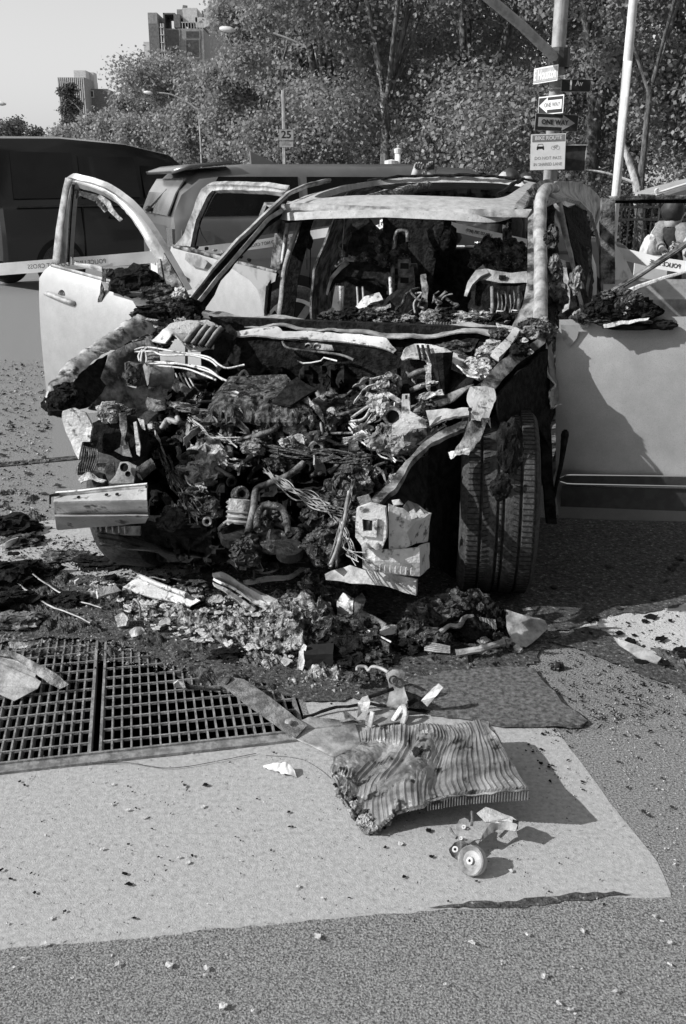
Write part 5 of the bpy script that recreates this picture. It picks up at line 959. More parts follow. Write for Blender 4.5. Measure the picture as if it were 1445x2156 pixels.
# ---- engine
def ub(y): return .45 - (y - 780) / 370 * .95
def D(x, y, o=0): return U(x, y, ub(y) - o)
rows = []
for i in range(46):
    y = 770 + i * 9.2; row = []
    for j in range(64):
        x = 306 + j * 9.3; e = min(1, (y - 760) / 60); d = .15 * noise.noise(Vector((x * .012, y * .014, 3))) + .14 * noise.noise(Vector((x * .035, y * .04, 9))) + .07 * noise.noise(Vector((x * .1, y * .1, 5)))
        xl = 330 - 20 * min(1, (y - 770) / 200) + max(0, y - 1090) * .9; xr = 890 - max(0, (y - 900)) * .45
        edge = max(0, xl - x, x - xr) / 100; row.append(U(x, y, ub(y) + d * 1.1 + .03 + edge * .9))
    rows.append(row)
part(MB().grid(rows, .03), 'engine_block', 'char', smooth=30)
rows = []
for i in range(26):
    t_ = i / 25; row = []
    for j in range(34):
        q = j / 33; x0, x1 = 470 - 45 * t_ ** .6, 618 + 42 * math.sin(t_ * 2.4) - 10 * t_; x = x0 + (x1 - x0) * q; y = 790 + 74 * t_ - 6 * q * (1 - t_)
        ed = min(q, 1 - q, t_ + .1, 1 - t_) * 8; row.append(U(x, y, .32 - .42 * t_ + .05 * noise.noise(Vector((x * .05, y * .05, 0))) + .025 * noise.noise(Vector((x * .16, y * .16, 1)))) - Z * .05 * max(0, 1 - ed))
    rows.append(row)
part(MB().grid(rows, .02), 'engine_cover_remains', 'char_grey')
ribbon(rp([(575, 852, -.04), (600, 822, .04), (625, 798, .12)]), rp([(610, 858, -.06), (640, 838, .0), (668, 825, .08)]), 14, 5, .01, .008).build('cover_shadow', 'char', wreck)  # dark sheet painted in as the triangular shadow on the engine cover
def hose(P, r, m, name='burnt_hose', am=0, o=.08):
    mb = MB().tube(smoothpath([D(x, y, o) for x, y in P], 6), r, 9)
    if am: mb.crumple(am, 14)
    return part(mb, name, m, smooth=True)
for P in ([(280, 738), (310, 731), (366, 740), (436, 751), (462, 768), (480, 775), (515, 768)], [(284, 741), (320, 740), (345, 748), (400, 748), (440, 758), (458, 772)], [(312, 766), (366, 766), (430, 774), (462, 794), (478, 802)], [(325, 762), (380, 766), (440, 783), (470, 800)], [(312, 731), (300, 742), (297, 762)], [(306, 738), (309, 752), (308, 765)], [(300, 736), (292, 748), (294, 760)], [(330, 770), (390, 776), (430, 790), (455, 800)]):
    part(MB().tube(smoothpath([U(x, y, .12 - (y - 740) / 400) for x, y in P], 5), .0045, 6), 'brake_line', 'pale_steel', smooth=True)
part(MB().lathe([(0, .05), (.05, .05), (.058, .03), (.058, -.06), (0, -.06)], U(330, 790, .12), Vector((-.75, -.5, .15)), 24).crumple(.003, 14), 'booster_drum', 'burnt_steel', smooth=40)
pp([(264, 765), (266, 812), (290, 815), (294, 768)], -.02, .03, 'char_grey', 'valve_block', .006); rod([(264, 764, -.05), (265, 812, -.06), (288, 816, -.06)], .004, 'burnt_steel', 'valve_block_edge', 1); part(MB().lump(U(278, 790, -.05), (.03, .02, .04), 5, .9, 3, 3), 'charred_lump', 'char_grey')
hose([(395, 790), (430, 792), (460, 788)], .02, 'scorched_steel', 'pipe'); hose([(360, 800), (400, 832), (440, 836), (480, 850)], .025, 'scorched_steel', 'pipe', .006)
for k in range(5): hose([(362 + k * 8, 786), (372 + k * 9, 812), (384 + k * 10, 830)], .004, 'burnt_steel', 'heat_shield_rib')
hose([(490, 879), (556, 880), (600, 889), (625, 897), (663, 896), (688, 912)], .016, 'char_grey', 'burnt_hose', .002, .14)
hose([(606, 861), (642, 862), (664, 848), (678, 842)], .016, 'scorched_steel', 'coolant_pipe', .002, .12); hose([(660, 846), (672, 838), (668, 826)], .010, 'scorched_steel', 'coolant_pipe', 0, .12)
part(MB().lathe([(0, .05), (.04, .05), (.05, .03), (.05, -.09), (0, -.09)], D(712, 858, .12), Vector((.9, -.35, .2)), 20).crumple(.010, 14), 'throttle_body', 'scorched_steel', smooth=40)
part(MB().lathe([(0, .012), (.02, .010), (.022, -.03)], D(698, 868, .2), Vector((-.1, -1, .2)), 16), 'pipe_stub', 'pale_steel', smooth=40)
part(MB().lathe([(.015, -.03), (.015, .012), (.026, .012), (.028, -.01), (.034, -.03), (.03, -.08)], D(667, 943, .18), Vector((.05, -1, .35)), 24), 'pulley_ring', 'burnt_steel', smooth=40)
part(MB().lathe([(.009, -.01), (.012, .012), (.018, .012), (.02, -.02)], D(436, 1098, .1), Vector((.1, -1, .3)), 20), 'drain_ring', 'pale_steel', smooth=40)
part(MB().lathe([(.022, -.05), (.026, .03), (.036, .032), (.04, -.0), (.035, -.08)], U(830, 878, -.22), Vector((-.25, -1, .25)), 24), 'intake_pipe_mouth', 'scorched_steel', smooth=40); part(MB().lathe([(0, 0), (.027, 0)], U(830, 878, -.225), Vector((-.25, -1, .25)), 20), 'pipe_bore', 'pit_dark')
hose([(640, 975), (622, 990), (600, 1005), (562, 1020), (540, 1032), (534, 1070), (527, 1100), (522, 1125)], .014, 'scorched_steel', 'coolant_pipe', .001, .2)
hose([(541, 1115), (543, 1085), (560, 1065), (590, 1068), (602, 1090), (608, 1125)], .013, 'char_grey', 'drive_belt', .001, .22)
for k in range(5): part(MB().lathe([(.050, -.008), (.058, 0), (.050, .008)], D(507, 1060 + k * 10, .12) , Vector((.1, .35, 1)), 18), 'filter_ring', 'burnt_steel', smooth=40)
part(MB().lathe([(0, .055), (.05, .05), (.052, -.05), (0, -.05)], D(507, 1080, .12), Vector((.1, .35, 1)), 18).crumple(.006, 20), 'filter_can', 'ash', smooth=40)
for i, (x, y, s_, m_, nm) in enumerate(((432, 985, .085, 'ash', 'melted_alternator'), (405, 995, .06, 'char_grey', 'melted_alternator'), (455, 960, .05, 'ash', 'charred_lump'), (440, 925, .05, 'char_grey', 'charred_lump'), (412, 1060, .05, 'char_grey', 'charred_lump'), (440, 1075, .04, 'char_grey', 'charred_lump'), (575, 1100, .055, 'char_grey', 'charred_lump'), (560, 1085, .04, 'char_grey', 'charred_lump'), (560, 925, .06, 'char_grey', 'charred_lump'), (580, 915, .05, 'ash', 'charred_lump'), (545, 930, .04, 'ash', 'charred_lump'), (600, 905, .05, 'char_grey', 'charred_lump'), (680, 1150, .06, 'char_grey', 'charred_lump'), (670, 1090, .05, 'char_grey', 'charred_lump'), (740, 1010, .06, 'char_grey', 'charred_lump'), (720, 1040, .07, 'char_grey', 'charred_lump'), (700, 1075, .06, 'char_grey', 'charred_lump'), (775, 1000, .04, 'fused', 'charred_lump'), (760, 1020, .04, 'fused', 'charred_lump'), (735, 1090, .06, 'char_grey', 'charred_lump'), (520, 1160, .05, 'char_shiny', 'charred_lump'), (820, 812, .04, 'fused', 'melted_plastic'), (798, 850, .035, 'burnt_steel', 'melted_plastic'), (812, 865, .03, 'burnt_steel', 'melted_plastic'), (812, 925, .05, 'scorched_steel', 'melted_plastic'), (845, 930, .05, 'scorched_steel', 'melted_plastic'), (876, 905, .05, 'scorched_steel', 'melted_plastic'), (910, 880, .035, 'char', 'melted_plastic'), (905, 860, .03, 'char_grey', 'melted_plastic'), (350, 960, .05, 'char', 'charred_lump'), (370, 900, .08, 'char', 'charred_lump'))):
    part(MB().lump(D(x, y, .10 if x < 785 else .3), (s_ * 1.1, s_, s_), i + 40, .95, 2.6, 3), nm, m_)
for (x, y, rx, m_) in ((492, 1130, .05, 'char_shiny'), (575, 1140, .055, 'char_grey'), (530, 1145, .04, 'char_shiny'), (610, 1160, .05, 'char_shiny')): part(MB().lathe([(0, .02), (rx, .018), (rx * 1.05, 0), (rx, -.02), (0, -.025)], D(x, y, .1), Vector((0, -.3, 1)), 20), 'engine_mount', m_, smooth=40)
# scattered small engine fragments: hoses, tabs, wires with the burnt insulation gone
rg = random.Random(12)
for i in range(150):
    x, y = rg.uniform(335, 860), (rg.uniform(800, 1150) if i < 60 else rg.uniform(870, 1010))
    if y > 1100 and x < 420: continue
    o = rg.uniform(.03, .16); c = D(x, y, o); k = rg.random(); m_ = rg.choice(['char', 'char_grey', 'char_shiny', 'scorched_steel', 'char', 'burnt_steel', 'char'])
    if k < .3:
        p = [c]; 
        for _ in range(3): p.append(p[-1] + Vector((rg.uniform(-.06, .06), rg.uniform(-.03, .03), rg.uniform(-.06, .05))))
        part(MB().tube(smoothpath(p, 5), rg.uniform(.005, .015), 7), 'burnt_hose', m_, smooth=True)
    elif k < .5:
        ax = Vector((rg.uniform(-1, 1), -1, rg.uniform(-.2, .8))).normalized(); r_ = rg.uniform(.012, .035); part(MB().lathe([(r_ * .4, -.02), (r_ * .45, .01), (r_ * .8, .012), (r_, 0), (r_, -.04)], c, ax, 14), 'pipe_stub', m_, smooth=40)
    elif k < .75:
        a, b = Vector((rg.uniform(-1, 1), rg.uniform(-.4, .4), rg.uniform(-.6, .6))).normalized(), Vector((rg.uniform(-.4, .4), rg.uniform(-.5, .5), 1)).normalized(); s1, s2 = rg.uniform(.03, .08), rg.uniform(.015, .05)
        ribbon([c - a * s1, c, c + a * s1], [c - a * s1 * .8 + b * s2, c + b * s2 * 1.2, c + a * s1 * .9 + b * s2], 8, 4, .006, .012, 18, i).build('broken_bracket', m_, wreck)
    else: part(MB().lump(c, (rg.uniform(.02, .05), .03, rg.uniform(.02, .045)), i, 1., 3, 2), 'charred_lump', m_)
rg = random.Random(77)
for i in range(125):
    x, y = (rg.uniform(325, 760), rg.uniform(838, 985)) if i < 70 else (rg.uniform(300, 700), rg.uniform(835, 915)); c = D(x, y, rg.uniform(.12, .26)); m_ = rg.choice(['char_grey', 'scorched_steel', 'burnt_steel', 'scorched_steel', 'char_grey', 'ash', 'char'])
    if i % 3 == 0:
        p = [c]
        for _ in range(4): p.append(p[-1] + Vector((rg.uniform(-.02, .09), rg.uniform(-.03, .03), rg.uniform(-.04, .03))))
        part(MB().tube(smoothpath(p, 5), rg.uniform(.004, .012), 7), 'burnt_hose', m_, smooth=True)
    elif i % 3 == 1:
        a, b = Vector((rg.uniform(-1, 1), rg.uniform(-.4, .4), rg.uniform(-.6, .6))).normalized(), Vector((rg.uniform(-.4, .4), rg.uniform(-.5, .5), 1)).normalized(); s1, s2 = rg.uniform(.02, .06), rg.uniform(.012, .04)
        ribbon([c - a * s1, c, c + a * s1], [c - a * s1 * .8 + b * s2, c + b * s2 * 1.2, c + a * s1 * .9 + b * s2], 8, 4, .005, .012, 18, i).build('broken_bracket', m_, wreck)
    else: part(MB().lump(c, (rg.uniform(.015, .05), .03, rg.uniform(.015, .035)), i + 9, 1.), 'charred_lump', m_)
rg = random.Random(5)
for i in range(34):
    x, y = rg.uniform(760, 930), rg.uniform(790, 950); c = D(x, y, .30); a, b = Vector((rg.uniform(.3, 1), rg.uniform(-.4, .4), rg.uniform(-.6, .6))).normalized(), Vector((rg.uniform(-.4, .4), rg.uniform(-.5, .5), 1)).normalized(); s1, s2 = rg.uniform(.02, .07), rg.uniform(.006, .02)
    ribbon([c - a * s1, c, c + a * s1], [c - a * s1 * .8 + b * s2, c + b * s2 * 1.2, c + a * s1 * .9 + b * s2], 10, 4, .004, .014, 22, i).build('torn_shred', rg.choice(['burnt_steel', 'scorched_steel', 'char_grey', 'pale_steel']), wreck)
def bundle(x0, y0, x1, y1, n_, spread, r, m, seed, nm='burnt_wiring', o=.16, sag=10):
    rg = random.Random(seed); mb = MB()
    for k in range(n_):
        P = []
        for j in range(5):
            t_ = j / 4; P.append(D(x0 + (x1 - x0) * t_ + rg.uniform(-spread, spread) * (.4 + t_), y0 + (y1 - y0) * t_ + rg.uniform(-spread, spread) * (.3 + t_) + sag * math.sin(t_ * 3.14), o + rg.uniform(-.03, .03)))
        mb.tube(smoothpath(P, 4), r * rg.uniform(.6, 1.3), 4, cap=False)
    return part(mb, nm, m)
bundle(395, 872, 560, 905, 16, 9, .003, 'scorched_steel', 1); bundle(395, 880, 500, 930, 12, 10, .003, 'burnt_steel', 2); bundle(360, 850, 420, 835, 8, 7, .0025, 'burnt_steel', 3); bundle(395, 930, 470, 970, 10, 9, .0035, 'ash', 4)
bundle(740, 890, 840, 960, 16, 12, .003, 'pale_steel', 5, o=.2); bundle(750, 900, 800, 860, 8, 7, .003, 'pale_steel', 6, o=.2); bundle(840, 950, 930, 890, 14, 8, .003, 'burnt_steel', 7, o=.25); bundle(745, 1010, 700, 1190, 10, 8, .003, 'scorched_steel', 8, o=.24, sag=0)
bundle(780, 930, 900, 940, 14, 8, .004, 'scorched_steel', 9, o=.22); bundle(720, 1100, 750, 1180, 8, 14, .002, 'burnt_steel', 10, o=.26); bundle(390, 1000, 430, 1030, 8, 8, .003, 'ash', 11)
hose([(740, 880), (783, 851), (804, 848)], .006, 'pale_steel', 'brake_line', 0, .25); hose([(738, 887), (766, 882), (783, 855)], .006, 'pale_steel', 'brake_line', 0, .25); hose([(735, 900), (752, 922), (775, 940)], .004, 'pale_steel', 'brake_line', 0, .25)
bundle(330, 850, 560, 870, 14, 10, .003, 'scorched_steel', 21, o=.2); bundle(500, 930, 760, 960, 12, 14, .003, 'char_grey', 22, o=.2); bundle(560, 990, 720, 1080, 12, 18, .003, 'scorched_steel', 23, o=.2); bundle(330, 930, 420, 1090, 10, 16, .003, 'char_grey', 24, o=.16)
hose([(735, 1035), (728, 1080), (722, 1110), (708, 1160), (695, 1190)], .006, 'burnt_steel', 'bent_rod', 0, .3); hose([(480, 925), (486, 940), (484, 965), (480, 990)], .014, 'char_grey', 'burnt_hose', .003, .12); hose([(398, 900), (392, 925), (400, 950), (396, 965)], .010, 'ash', 'burnt_hose', .004, .12)
hose([(352, 1002), (368, 1010), (380, 1022), (396, 1030), (410, 1022), (430, 1018)], .008, 'ash', 'torn_gasket', .004, .12)
pp([(847, 829), (863, 829), (864, 865), (894, 882), (899, 900), (866, 903), (852, 917), (826, 915), (828, 893), (845, 879)], -.27, .006, 'pale_steel', 'lug_bracket'); part(MB().box(U(856, 836, -.285), (.008, .006, .014), (CR, CA, Z)), 'lug_hole', 'pit_dark')
ribbon(rp([(900, 868, -.12), (940, 866, -.16), (984, 862, -.18)]), rp([(905, 895, -.2), (940, 892, -.22), (990, 878, -.22)]), 16, 5, .01, .012, 14).build('apron_plate', 'burnt_steel', wreck, smooth=40)
# lower front suspension and subframe mass
part(MB().box(car(-.15, -.1, .30), (1.1, .7, .10), (CR, CA, Z)).sub(3).crumple(.03, 6), 'front_subframe', 'char'); part(MB().box(car(-.15, .3, .44), (1.1, .3, .30), (CR, CA, Z)).sub(3).crumple(.04, 5), 'gearbox', 'char')
part(MB().box(U(640, 1165, -.42), (.36, .05, .07), (CR, CA, Z)).sub(2).crumple(.015, 9), 'lower_cross_member', 'char')
pp([(345, 1148), (395, 1160), (410, 1175), (365, 1180), (340, 1165)], -.42, .02, 'char_shiny', 'undertray_flap', .006); pp([(480, 1158), (500, 1165), (560, 1195), (555, 1200), (490, 1182)], -.46, .02, 'scorched_steel', 'undertray_flap', .006); pp([(505, 1150), (560, 1150), (590, 1165), (570, 1178), (520, 1168)], -.44, .02, 'char_shiny', 'undertray_flap', .006)
part(MB().tube(smoothpath([car(.5, -.02, .34), car(.62, -.02, .36), car(.75, 0, .37)], 4), .04, 8), 'drive_shaft', 'char'); part(MB().tube([car(.35, .1, .33), car(.7, .0, .27)], .03, 7), 'suspension_arm', 'char')
part(MB().tube(smoothpath([U(905, 940, -.02), U(925, 985, .0), U(935, 1010, .02)], 4), .03, 8), 'steering_boot', 'scorched_steel')
part(MB().tube([car(.52, .12, 1.0), car(.58, .04, .45)], .05, 10), 'suspension_strut', 'char'); part(MB().lump(U(1075, 940, -.33), (.045, .04, .10), 4, .6, sub=3), 'melted_wheel_liner', 'char'); part(MB().lump(U(1056, 1025, -.37), (.04, .03, .045), 9, .6, sub=3), 'melted_wheel_liner', 'char')
# ---- driver side front wheel: tread facing the camera
wc = Vector((CO.x + .0, 0, 0)); cb = G(1041, 1250); wdir = Vector((-.10, -1, 0)).normalized(); wax = Vector((-wdir.y, wdir.x, 0)); wc = Vector((cb.x, cb.y + .1, .385)); r, h = .385, .152
prof = [(.23, -h * .8), (.26, -h * .97), (r - .07, -h * 1.02), (r - .03, -h * .98), (r - .012, -h * .86)]
for a, b in ((-.86, -.50), (-.50, -.07), (-.07, .35) if 0 else (-.07, .07), (.07, .50), (.50, .86)):
    prof += [(r - .002, (a + .035) * h), (r, (a + .06) * h), (r, (b - .06) * h), (r - .002, (b - .035) * h), (r - .014, (b - .03) * h), (r - .014, (b + .03) * h)]
prof += [(r - .03, h * .98), (r - .07, h * 1.02), (.26, h * .97), (.23, h * .8), (.23, -h * .8)]
ty = part(MB().lathe(prof, wc, wax, 96), 'front_tyre', 'tyre', label='treaded front tyre facing the camera')
mb = MB()
for k in range(110):
    an = 2 * math.pi * k / 110
    for a0, a1, sl_ in ((-.84, -.54, .0), (.54, .84, .0), (-.46, -.30, .3), (.30, .46, -.3), (-.04, .04, .2)):
        q = wdir * math.cos(an) + Z * math.sin(an); tg = Z * math.cos(an) - wdir * math.sin(an); mid = wc + q * (r + .001) + wax * ((a0 + a1) / 2 * h); mb.box(mid, ((a1 - a0) * h, .0032, .003), ((wax + tg * sl_).normalized(), tg, q))
tag(mb.build('tread_sipes', 'pit_dark', ty), kind='stuff')
part(MB().lathe([(.0, .02), (.1, .03), (.2, .0), (.23, h * .8), (.225, -h * .7), (0, -h * .5)], wc, wax, 32), 'wheel_rim', 'scorched_steel', smooth=40)
wheel(wreck, car(-.78, 0, .36), -CR, .36, .22, .22, 'front_tyre', m='scorched_steel')
# ================================================================== DOORS OF THE WRECK
class DP:
    """a vertical door plane through a hinge point"""
    def __init__(s, h, d): s.h = Vector((h.x, h.y, 0)); s.d = Vector((d[0], d[1], 0)).normalized(); s.n = Vector((s.d.y, -s.d.x, 0)); s.n = s.n if s.n.y < 0 else -s.n
    def __call__(s, px, py, off=0): return PL(px, py, s.h + s.n * off, s.n)
    def L(s, P, off=0): return [s(x, y, off) for x, y in P]
# passenger front door
dp = DP(car(-.86, .75, 0), (-.91, .70)); fo = [(114, 553), (119, 488), (126, 440), (133, 398), (139, 374), (150, 374), (166, 379), (195, 385), (221, 394), (248, 410), (273, 429), (293, 450), (311, 474), (330, 502), (346, 529), (370, 570), (394, 612)]
fi = [(143, 556), (146, 500), (149, 453), (153, 400), (157, 385), (165, 386), (176, 390), (196, 396), (215, 403), (238, 417), (258, 435), (276, 455), (291, 478), (307, 503), (322, 530), (338, 560), (350, 590)]
dr = part(ribbon(dp.L(fo), dp.L(fi), 70, 5, -.03, .002, 9, bow=.012), 'front_passenger_door', 'silver_paint_scorched', smooth=50, label='open front passenger door with shards of glass left in its frame')
def dpart(mb, n_, m, p, sm=False): return mb.build(n_, m, p, sm)
dpart(ribbon(dp.L([(112, 553), (120, 480), (134, 398), (140, 374)], .012), dp.L([(128, 556), (134, 482), (146, 402), (154, 378)], .012), 24, 3, .006), 'door_frame_trim', 'burnt_steel', dr, True)
dpart(ribbon(dp.L([(143, 552), (149, 453), (155, 388)], .006), dp.L([(146, 552), (152, 453), (158, 390)], .006), 20, 3, .01), 'window_channel', 'char', dr)
rg = random.Random(5); edge = resample(dp.L(fi, -.012), 60); cen = dp(230, 500, -.012)
ed2 = [p.lerp(cen, .02 + .05 * abs(noise.noise(p * 22)) + .03 * abs(noise.noise(p * 60))) for p in edge]; dpart(MB().grid([edge, ed2], .005), 'broken_glass_edge', 'sign_grey', dr)
dpart(MB().poly(dp.L([(158, 398), (170, 402), (205, 410), (212, 418), (200, 424), (170, 412), (160, 420)], -.012), .004), 'glass_shard', 'char_shiny', dr); dpart(MB().poly(dp.L([(212, 410), (232, 424), (240, 440), (250, 452), (259, 463), (253, 466), (238, 452), (226, 440), (222, 448), (204, 428), (206, 414)], -.010), .004).sub(1).crumple(.004, 40), 'glass_shard', 'ash', dr)
dpart(MB().poly(dp.L([(205, 416), (222, 432), (228, 444), (224, 446), (206, 432)], -.004), .004), 'glass_shard', 'char_grey', dr); dpart(MB().poly(dp.L([(145, 535), (147, 556), (215, 572), (215, 562), (190, 556), (160, 552)], -.010), .004).sub(1).crumple(.004, 30), 'glass_shard', 'burnt_steel', dr)
dpart(ribbon(dp.L([(111, 555), (211, 582), (300, 606)], .01), dp.L([(111, 561), (211, 589), (300, 613)], .01), 24, 3, .012), 'belt_trim', 'burnt_steel', dr, True)
dpart(MB().poly(dp.L([(333, 545), (340, 545), (347, 588), (338, 590)], .004), .01), 'quarter_post', 'scorched_steel', dr); dpart(MB().poly(dp.L([(348, 532), (394, 612), (388, 622), (350, 600), (344, 560)], -.004), .01), 'mirror_triangle', 'scorched_steel', dr)
rows = []
for zt, (xl, xr_) in zip((0, .04, .1, .25, .45, .7, .9, 1), ((112, 396), (100, 396), (89, 396), (89, 396), (92, 396), (99, 396), (106, 396), (112, 396))):
    row = []
    for j in range(15):
        t_ = j / 14; x = xl + (xr_ - xl) * t_; yt = 561 + (x - 111) * .27; yb = 872 - (x - 90) * .05; y = yt + (yb - yt) * zt; off = .0 + .035 * math.sin(min(1, zt * 4) * math.pi / 2) + .02 * math.sin(zt * math.pi) - .05 * max(0, zt - .8) * 5 * .3; row.append(dp(x, y, off))
    rows.append(row)
dpart(MB().grid(rows, -.02), 'door_skin', 'silver_paint', dr, 40)
c = dp(129, 630, .06); hb = MB().tube(smoothpath([dp(95, 617, .045), dp(108, 621, .08), dp(130, 630, .085), dp(150, 637, .08), dp(163, 641, .045)], 5), [.006] + [.014] * 19 + [.006], 10); dpart(hb, 'door_handle', 'burnt_steel', dr, True)
dpart(MB().lathe([(0, .004), (.035, .003), (.045, -.006)], dp(131, 626, .055), dp.n, 24), 'handle_recess', 'char_grey', dr, True)
dpart(MB().lump(dp(285, 592, .09), (.135, .07, .075), 31, .35, 2.5, 4).crumple(.02, 22), 'mirror_remains', 'char', dr); dpart(ribbon(dp.L([(228, 600), (240, 616), (270, 624), (300, 626)], .14), dp.L([(232, 592), (246, 606), (272, 614), (300, 616)], .15), 20, 4, .01, .004), 'mirror_rim', 'char_shiny', dr, True)
dpart(MB().lump(dp(330, 615, .06), (.09, .05, .04), 11, .7, 3, 3), 'mirror_foot', 'char_grey', dr); dpart(ribbon(dp.L([(216, 565), (212, 600), (206, 636)], .06), dp.L([(227, 566), (221, 600), (213, 635)], .06), 14, 3, .006, .006, 20), 'hanging_seal', 'char_grey', dr)
dpart(MB().poly(dp.L([(214, 592), (260, 604), (312, 618), (318, 650), (296, 640), (262, 622), (222, 610)], .078), .002).sub(2), 'scorched_paint_patch', 'silver_paint_scorched', dr)
# passenger rear door
dp = DP(car(-.86, 1.88, 0), (-.64, .77)); fo = [(368, 516), (386, 495), (400, 460), (414, 418), (424, 398), (436, 390), (449, 388), (508, 389), (560, 392), (604, 399)]; fi = [(404, 520), (408, 495), (416, 462), (432, 430), (444, 408), (450, 401), (460, 400), (510, 400), (560, 402), (594, 405)]
dr = part(ribbon(dp.L(fo), dp.L(fi), 50, 4, -.03, .003, 9, bow=.01), 'rear_passenger_door', 'burnt_steel', smooth=50, label='open rear passenger door with empty window frame')
dpart(ribbon(dp.L([(404, 520), (416, 462), (440, 412), (450, 401)], -.005), dp.L([(412, 522), (424, 466), (447, 417), (455, 404)], -.005), 20, 3, .012, .003), 'window_channel', 'char', dr)
dpart(ribbon(dp.L([(587, 448), (577, 505), (569, 562)]), dp.L([(605, 446), (597, 505), (587, 570)]), 20, 4, .03, .004, 14), 'door_frame_post', 'scorched_steel', dr, True); dpart(ribbon(dp.L([(604, 446), (597, 500), (590, 555)], .01), dp.L([(609, 446), (602, 500), (594, 555)], .01), 14, 3, .01), 'post_edge', 'pale_steel', dr, True)
dpart(ribbon(dp.L([(366, 515), (420, 526), (500, 548), (587, 570)], .01), dp.L([(368, 522), (420, 535), (500, 557), (585, 578)], .01), 24, 3, .014, .003), 'belt_trim', 'scorched_steel', dr, True)
rows = []
for zt in (0, .05, .12, .3, .5, .75, 1):
    row = []
    for j in range(17):
        t_ = j / 16; xl = 366 - 16 * math.sin(min(1, zt * 3) * 1.57) + 20 * zt; x = xl + (586 - 24 * min(1, zt * 5) - xl) * t_; yt = 520 + (x - 366) * .25; yb = 790; y = yt + (yb - yt) * zt
        row.append(dp(x, y, .045 * math.sin(min(1, zt * 3.3) * math.pi / 2)))
    rows.append(row)
dpart(MB().grid(rows, -.02), 'door_skin', 'silver_paint', dr, 40); dpart(MB().tube(smoothpath([dp(360, 568, .04), dp(372, 574, .09), dp(388, 584, .09), dp(392, 592, .045)], 4), .013, 8), 'door_handle', 'burnt_steel', dr, True)
dpart(MB().poly(dp.L([(470, 548), (520, 560), (583, 576), (580, 592), (561, 602), (556, 660), (552, 640), (543, 610), (525, 588), (490, 566)], .072), .002).sub(2), 'scorched_paint_patch', 'silver_paint_scorched', dr)
dpart(MB().poly(dp.L([(392, 532), (420, 538), (438, 552), (430, 566), (404, 560), (390, 546)], .072), .002).sub(2), 'scorched_paint_patch', 'silver_paint_scorched', dr)
rg = random.Random(8)
for i in range(14): p = dp(408 + i * 9 + rg.uniform(-3, 3), 520 + i * 2.2 + rg.uniform(-6, 1), .0); dpart(MB().lump(p, (.012, .01, .010), i, .9, 3, 1), 'glass_crumb', rg.choice(['char', 'ash']), dr) if i % 2 else None
dpart(MB().tube(smoothpath([dp(420, 470, .02), dp(424, 490, .02), dp(436, 510, .02)], 4), .003, 5), 'burnt_wire', 'char', dr)
# driver front door
dp = DP(Vector((.95, 4.30, 0)), (1, -.21)); dr = None; rows = []
zs = [(673, .0), (690, .012), (700, .015), (716, .03), (719, .034), (780, .045), (860, .05), (940, .045), (975, .035), (990, .04), (1012, .045), (1030, .03), (1062, -.01), (1082, -.05)]
for (y, off) in zs:
    row = []
    for j in range(24):
        t_ = j / 23; xl = 1178 if y < 700 else (1172 if y < 1000 else 1168 + (y - 1000) * .1); x = xl + (1760 - xl) * t_; yy = y + (x - 1178) * (-.012 if y < 720 else (.018 if y > 960 else 0)); row.append(dp(x, yy, off * min(1, .3 + t_ * 3)))
    rows.append(row)
dr = part(MB().grid(rows, -.03), 'front_driver_door', 'silver_paint', smooth=40, label='open front driver door crossed by a sharp diagonal shadow')
dpart(MB().poly(dp.L([(1180, 684), (1222, 684), (1215, 712), (1198, 732), (1186, 718)], .060), .003).sub(1), 'scorched_paint_patch', 'silver_paint_scorched', dr)
A = resample(dp.L([(1176, 1006), (1182, 1001), (1200, 1000), (1445, 1003), (1760, 1010)], .098), 40); B = resample(dp.L([(1180, 1014), (1190, 1018), (1205, 1019), (1445, 1024), (1760, 1034)], .098), 40)
dpart(MB().grid([A, B], .006), 'side_moulding', 'black_plastic', dr); dpart(MB().tube(A, .0035, 5), 'moulding_edge', 'chrome', dr); dpart(MB().tube(B, .0035, 5), 'moulding_edge', 'chrome', dr)
dpart(ribbon(dp.L([(1205, 660), (1250, 632), (1300, 600), (1370, 556), (1445, 507), (1560, 440), (1700, 405)], -.02), dp.L([(1215, 668), (1255, 642), (1304, 612), (1372, 570), (1445, 522), (1562, 455), (1700, 420)], -.02), 50, 4, .03, .003, bow=.006), 'window_frame_rail', 'scorched_steel', dr, True)
dpart(ribbon(dp.L([(1212, 672), (1250, 646), (1300, 618), (1340, 600), (1400, 580), (1445, 568), (1560, 550)], .0), dp.L([(1226, 674), (1262, 655), (1308, 630), (1345, 609), (1402, 587), (1445, 574), (1560, 558)], .0), 50, 4, .008, .002), 'mirror_side_rail', 'pale_steel', dr, True)
dpart(ribbon(dp.L([(1184, 690), (1196, 672), (1212, 655)], .01), dp.L([(1192, 694), (1206, 678), (1222, 662)], .01), 14, 3, .006, .008, 26), 'torn_flange', 'pale_steel', dr)
for i, (x, y, a, b, m_) in enumerate(((1225, 668, .035, .025, 'char_grey'), (1245, 655, .04, .035, 'char'), (1268, 650, .05, .05, 'char'), (1290, 635, .045, .04, 'char'), (1308, 640, .05, .05, 'char_grey'), (1330, 632, .045, .04, 'char_grey'), (1345, 650, .06, .04, 'char'), (1365, 655, .05, .03, 'char'), (1300, 665, .07, .02, 'char'), (1255, 672, .05, .015, 'char_grey'), (1315, 648, .02, .02, 'ash'), (1280, 622, .03, .02, 'char_grey'))):
    dpart(MB().lump(dp(x, y, .07), (a, .04, b), i + 5, .9, 3, 3), 'mirror_remains', m_, dr)
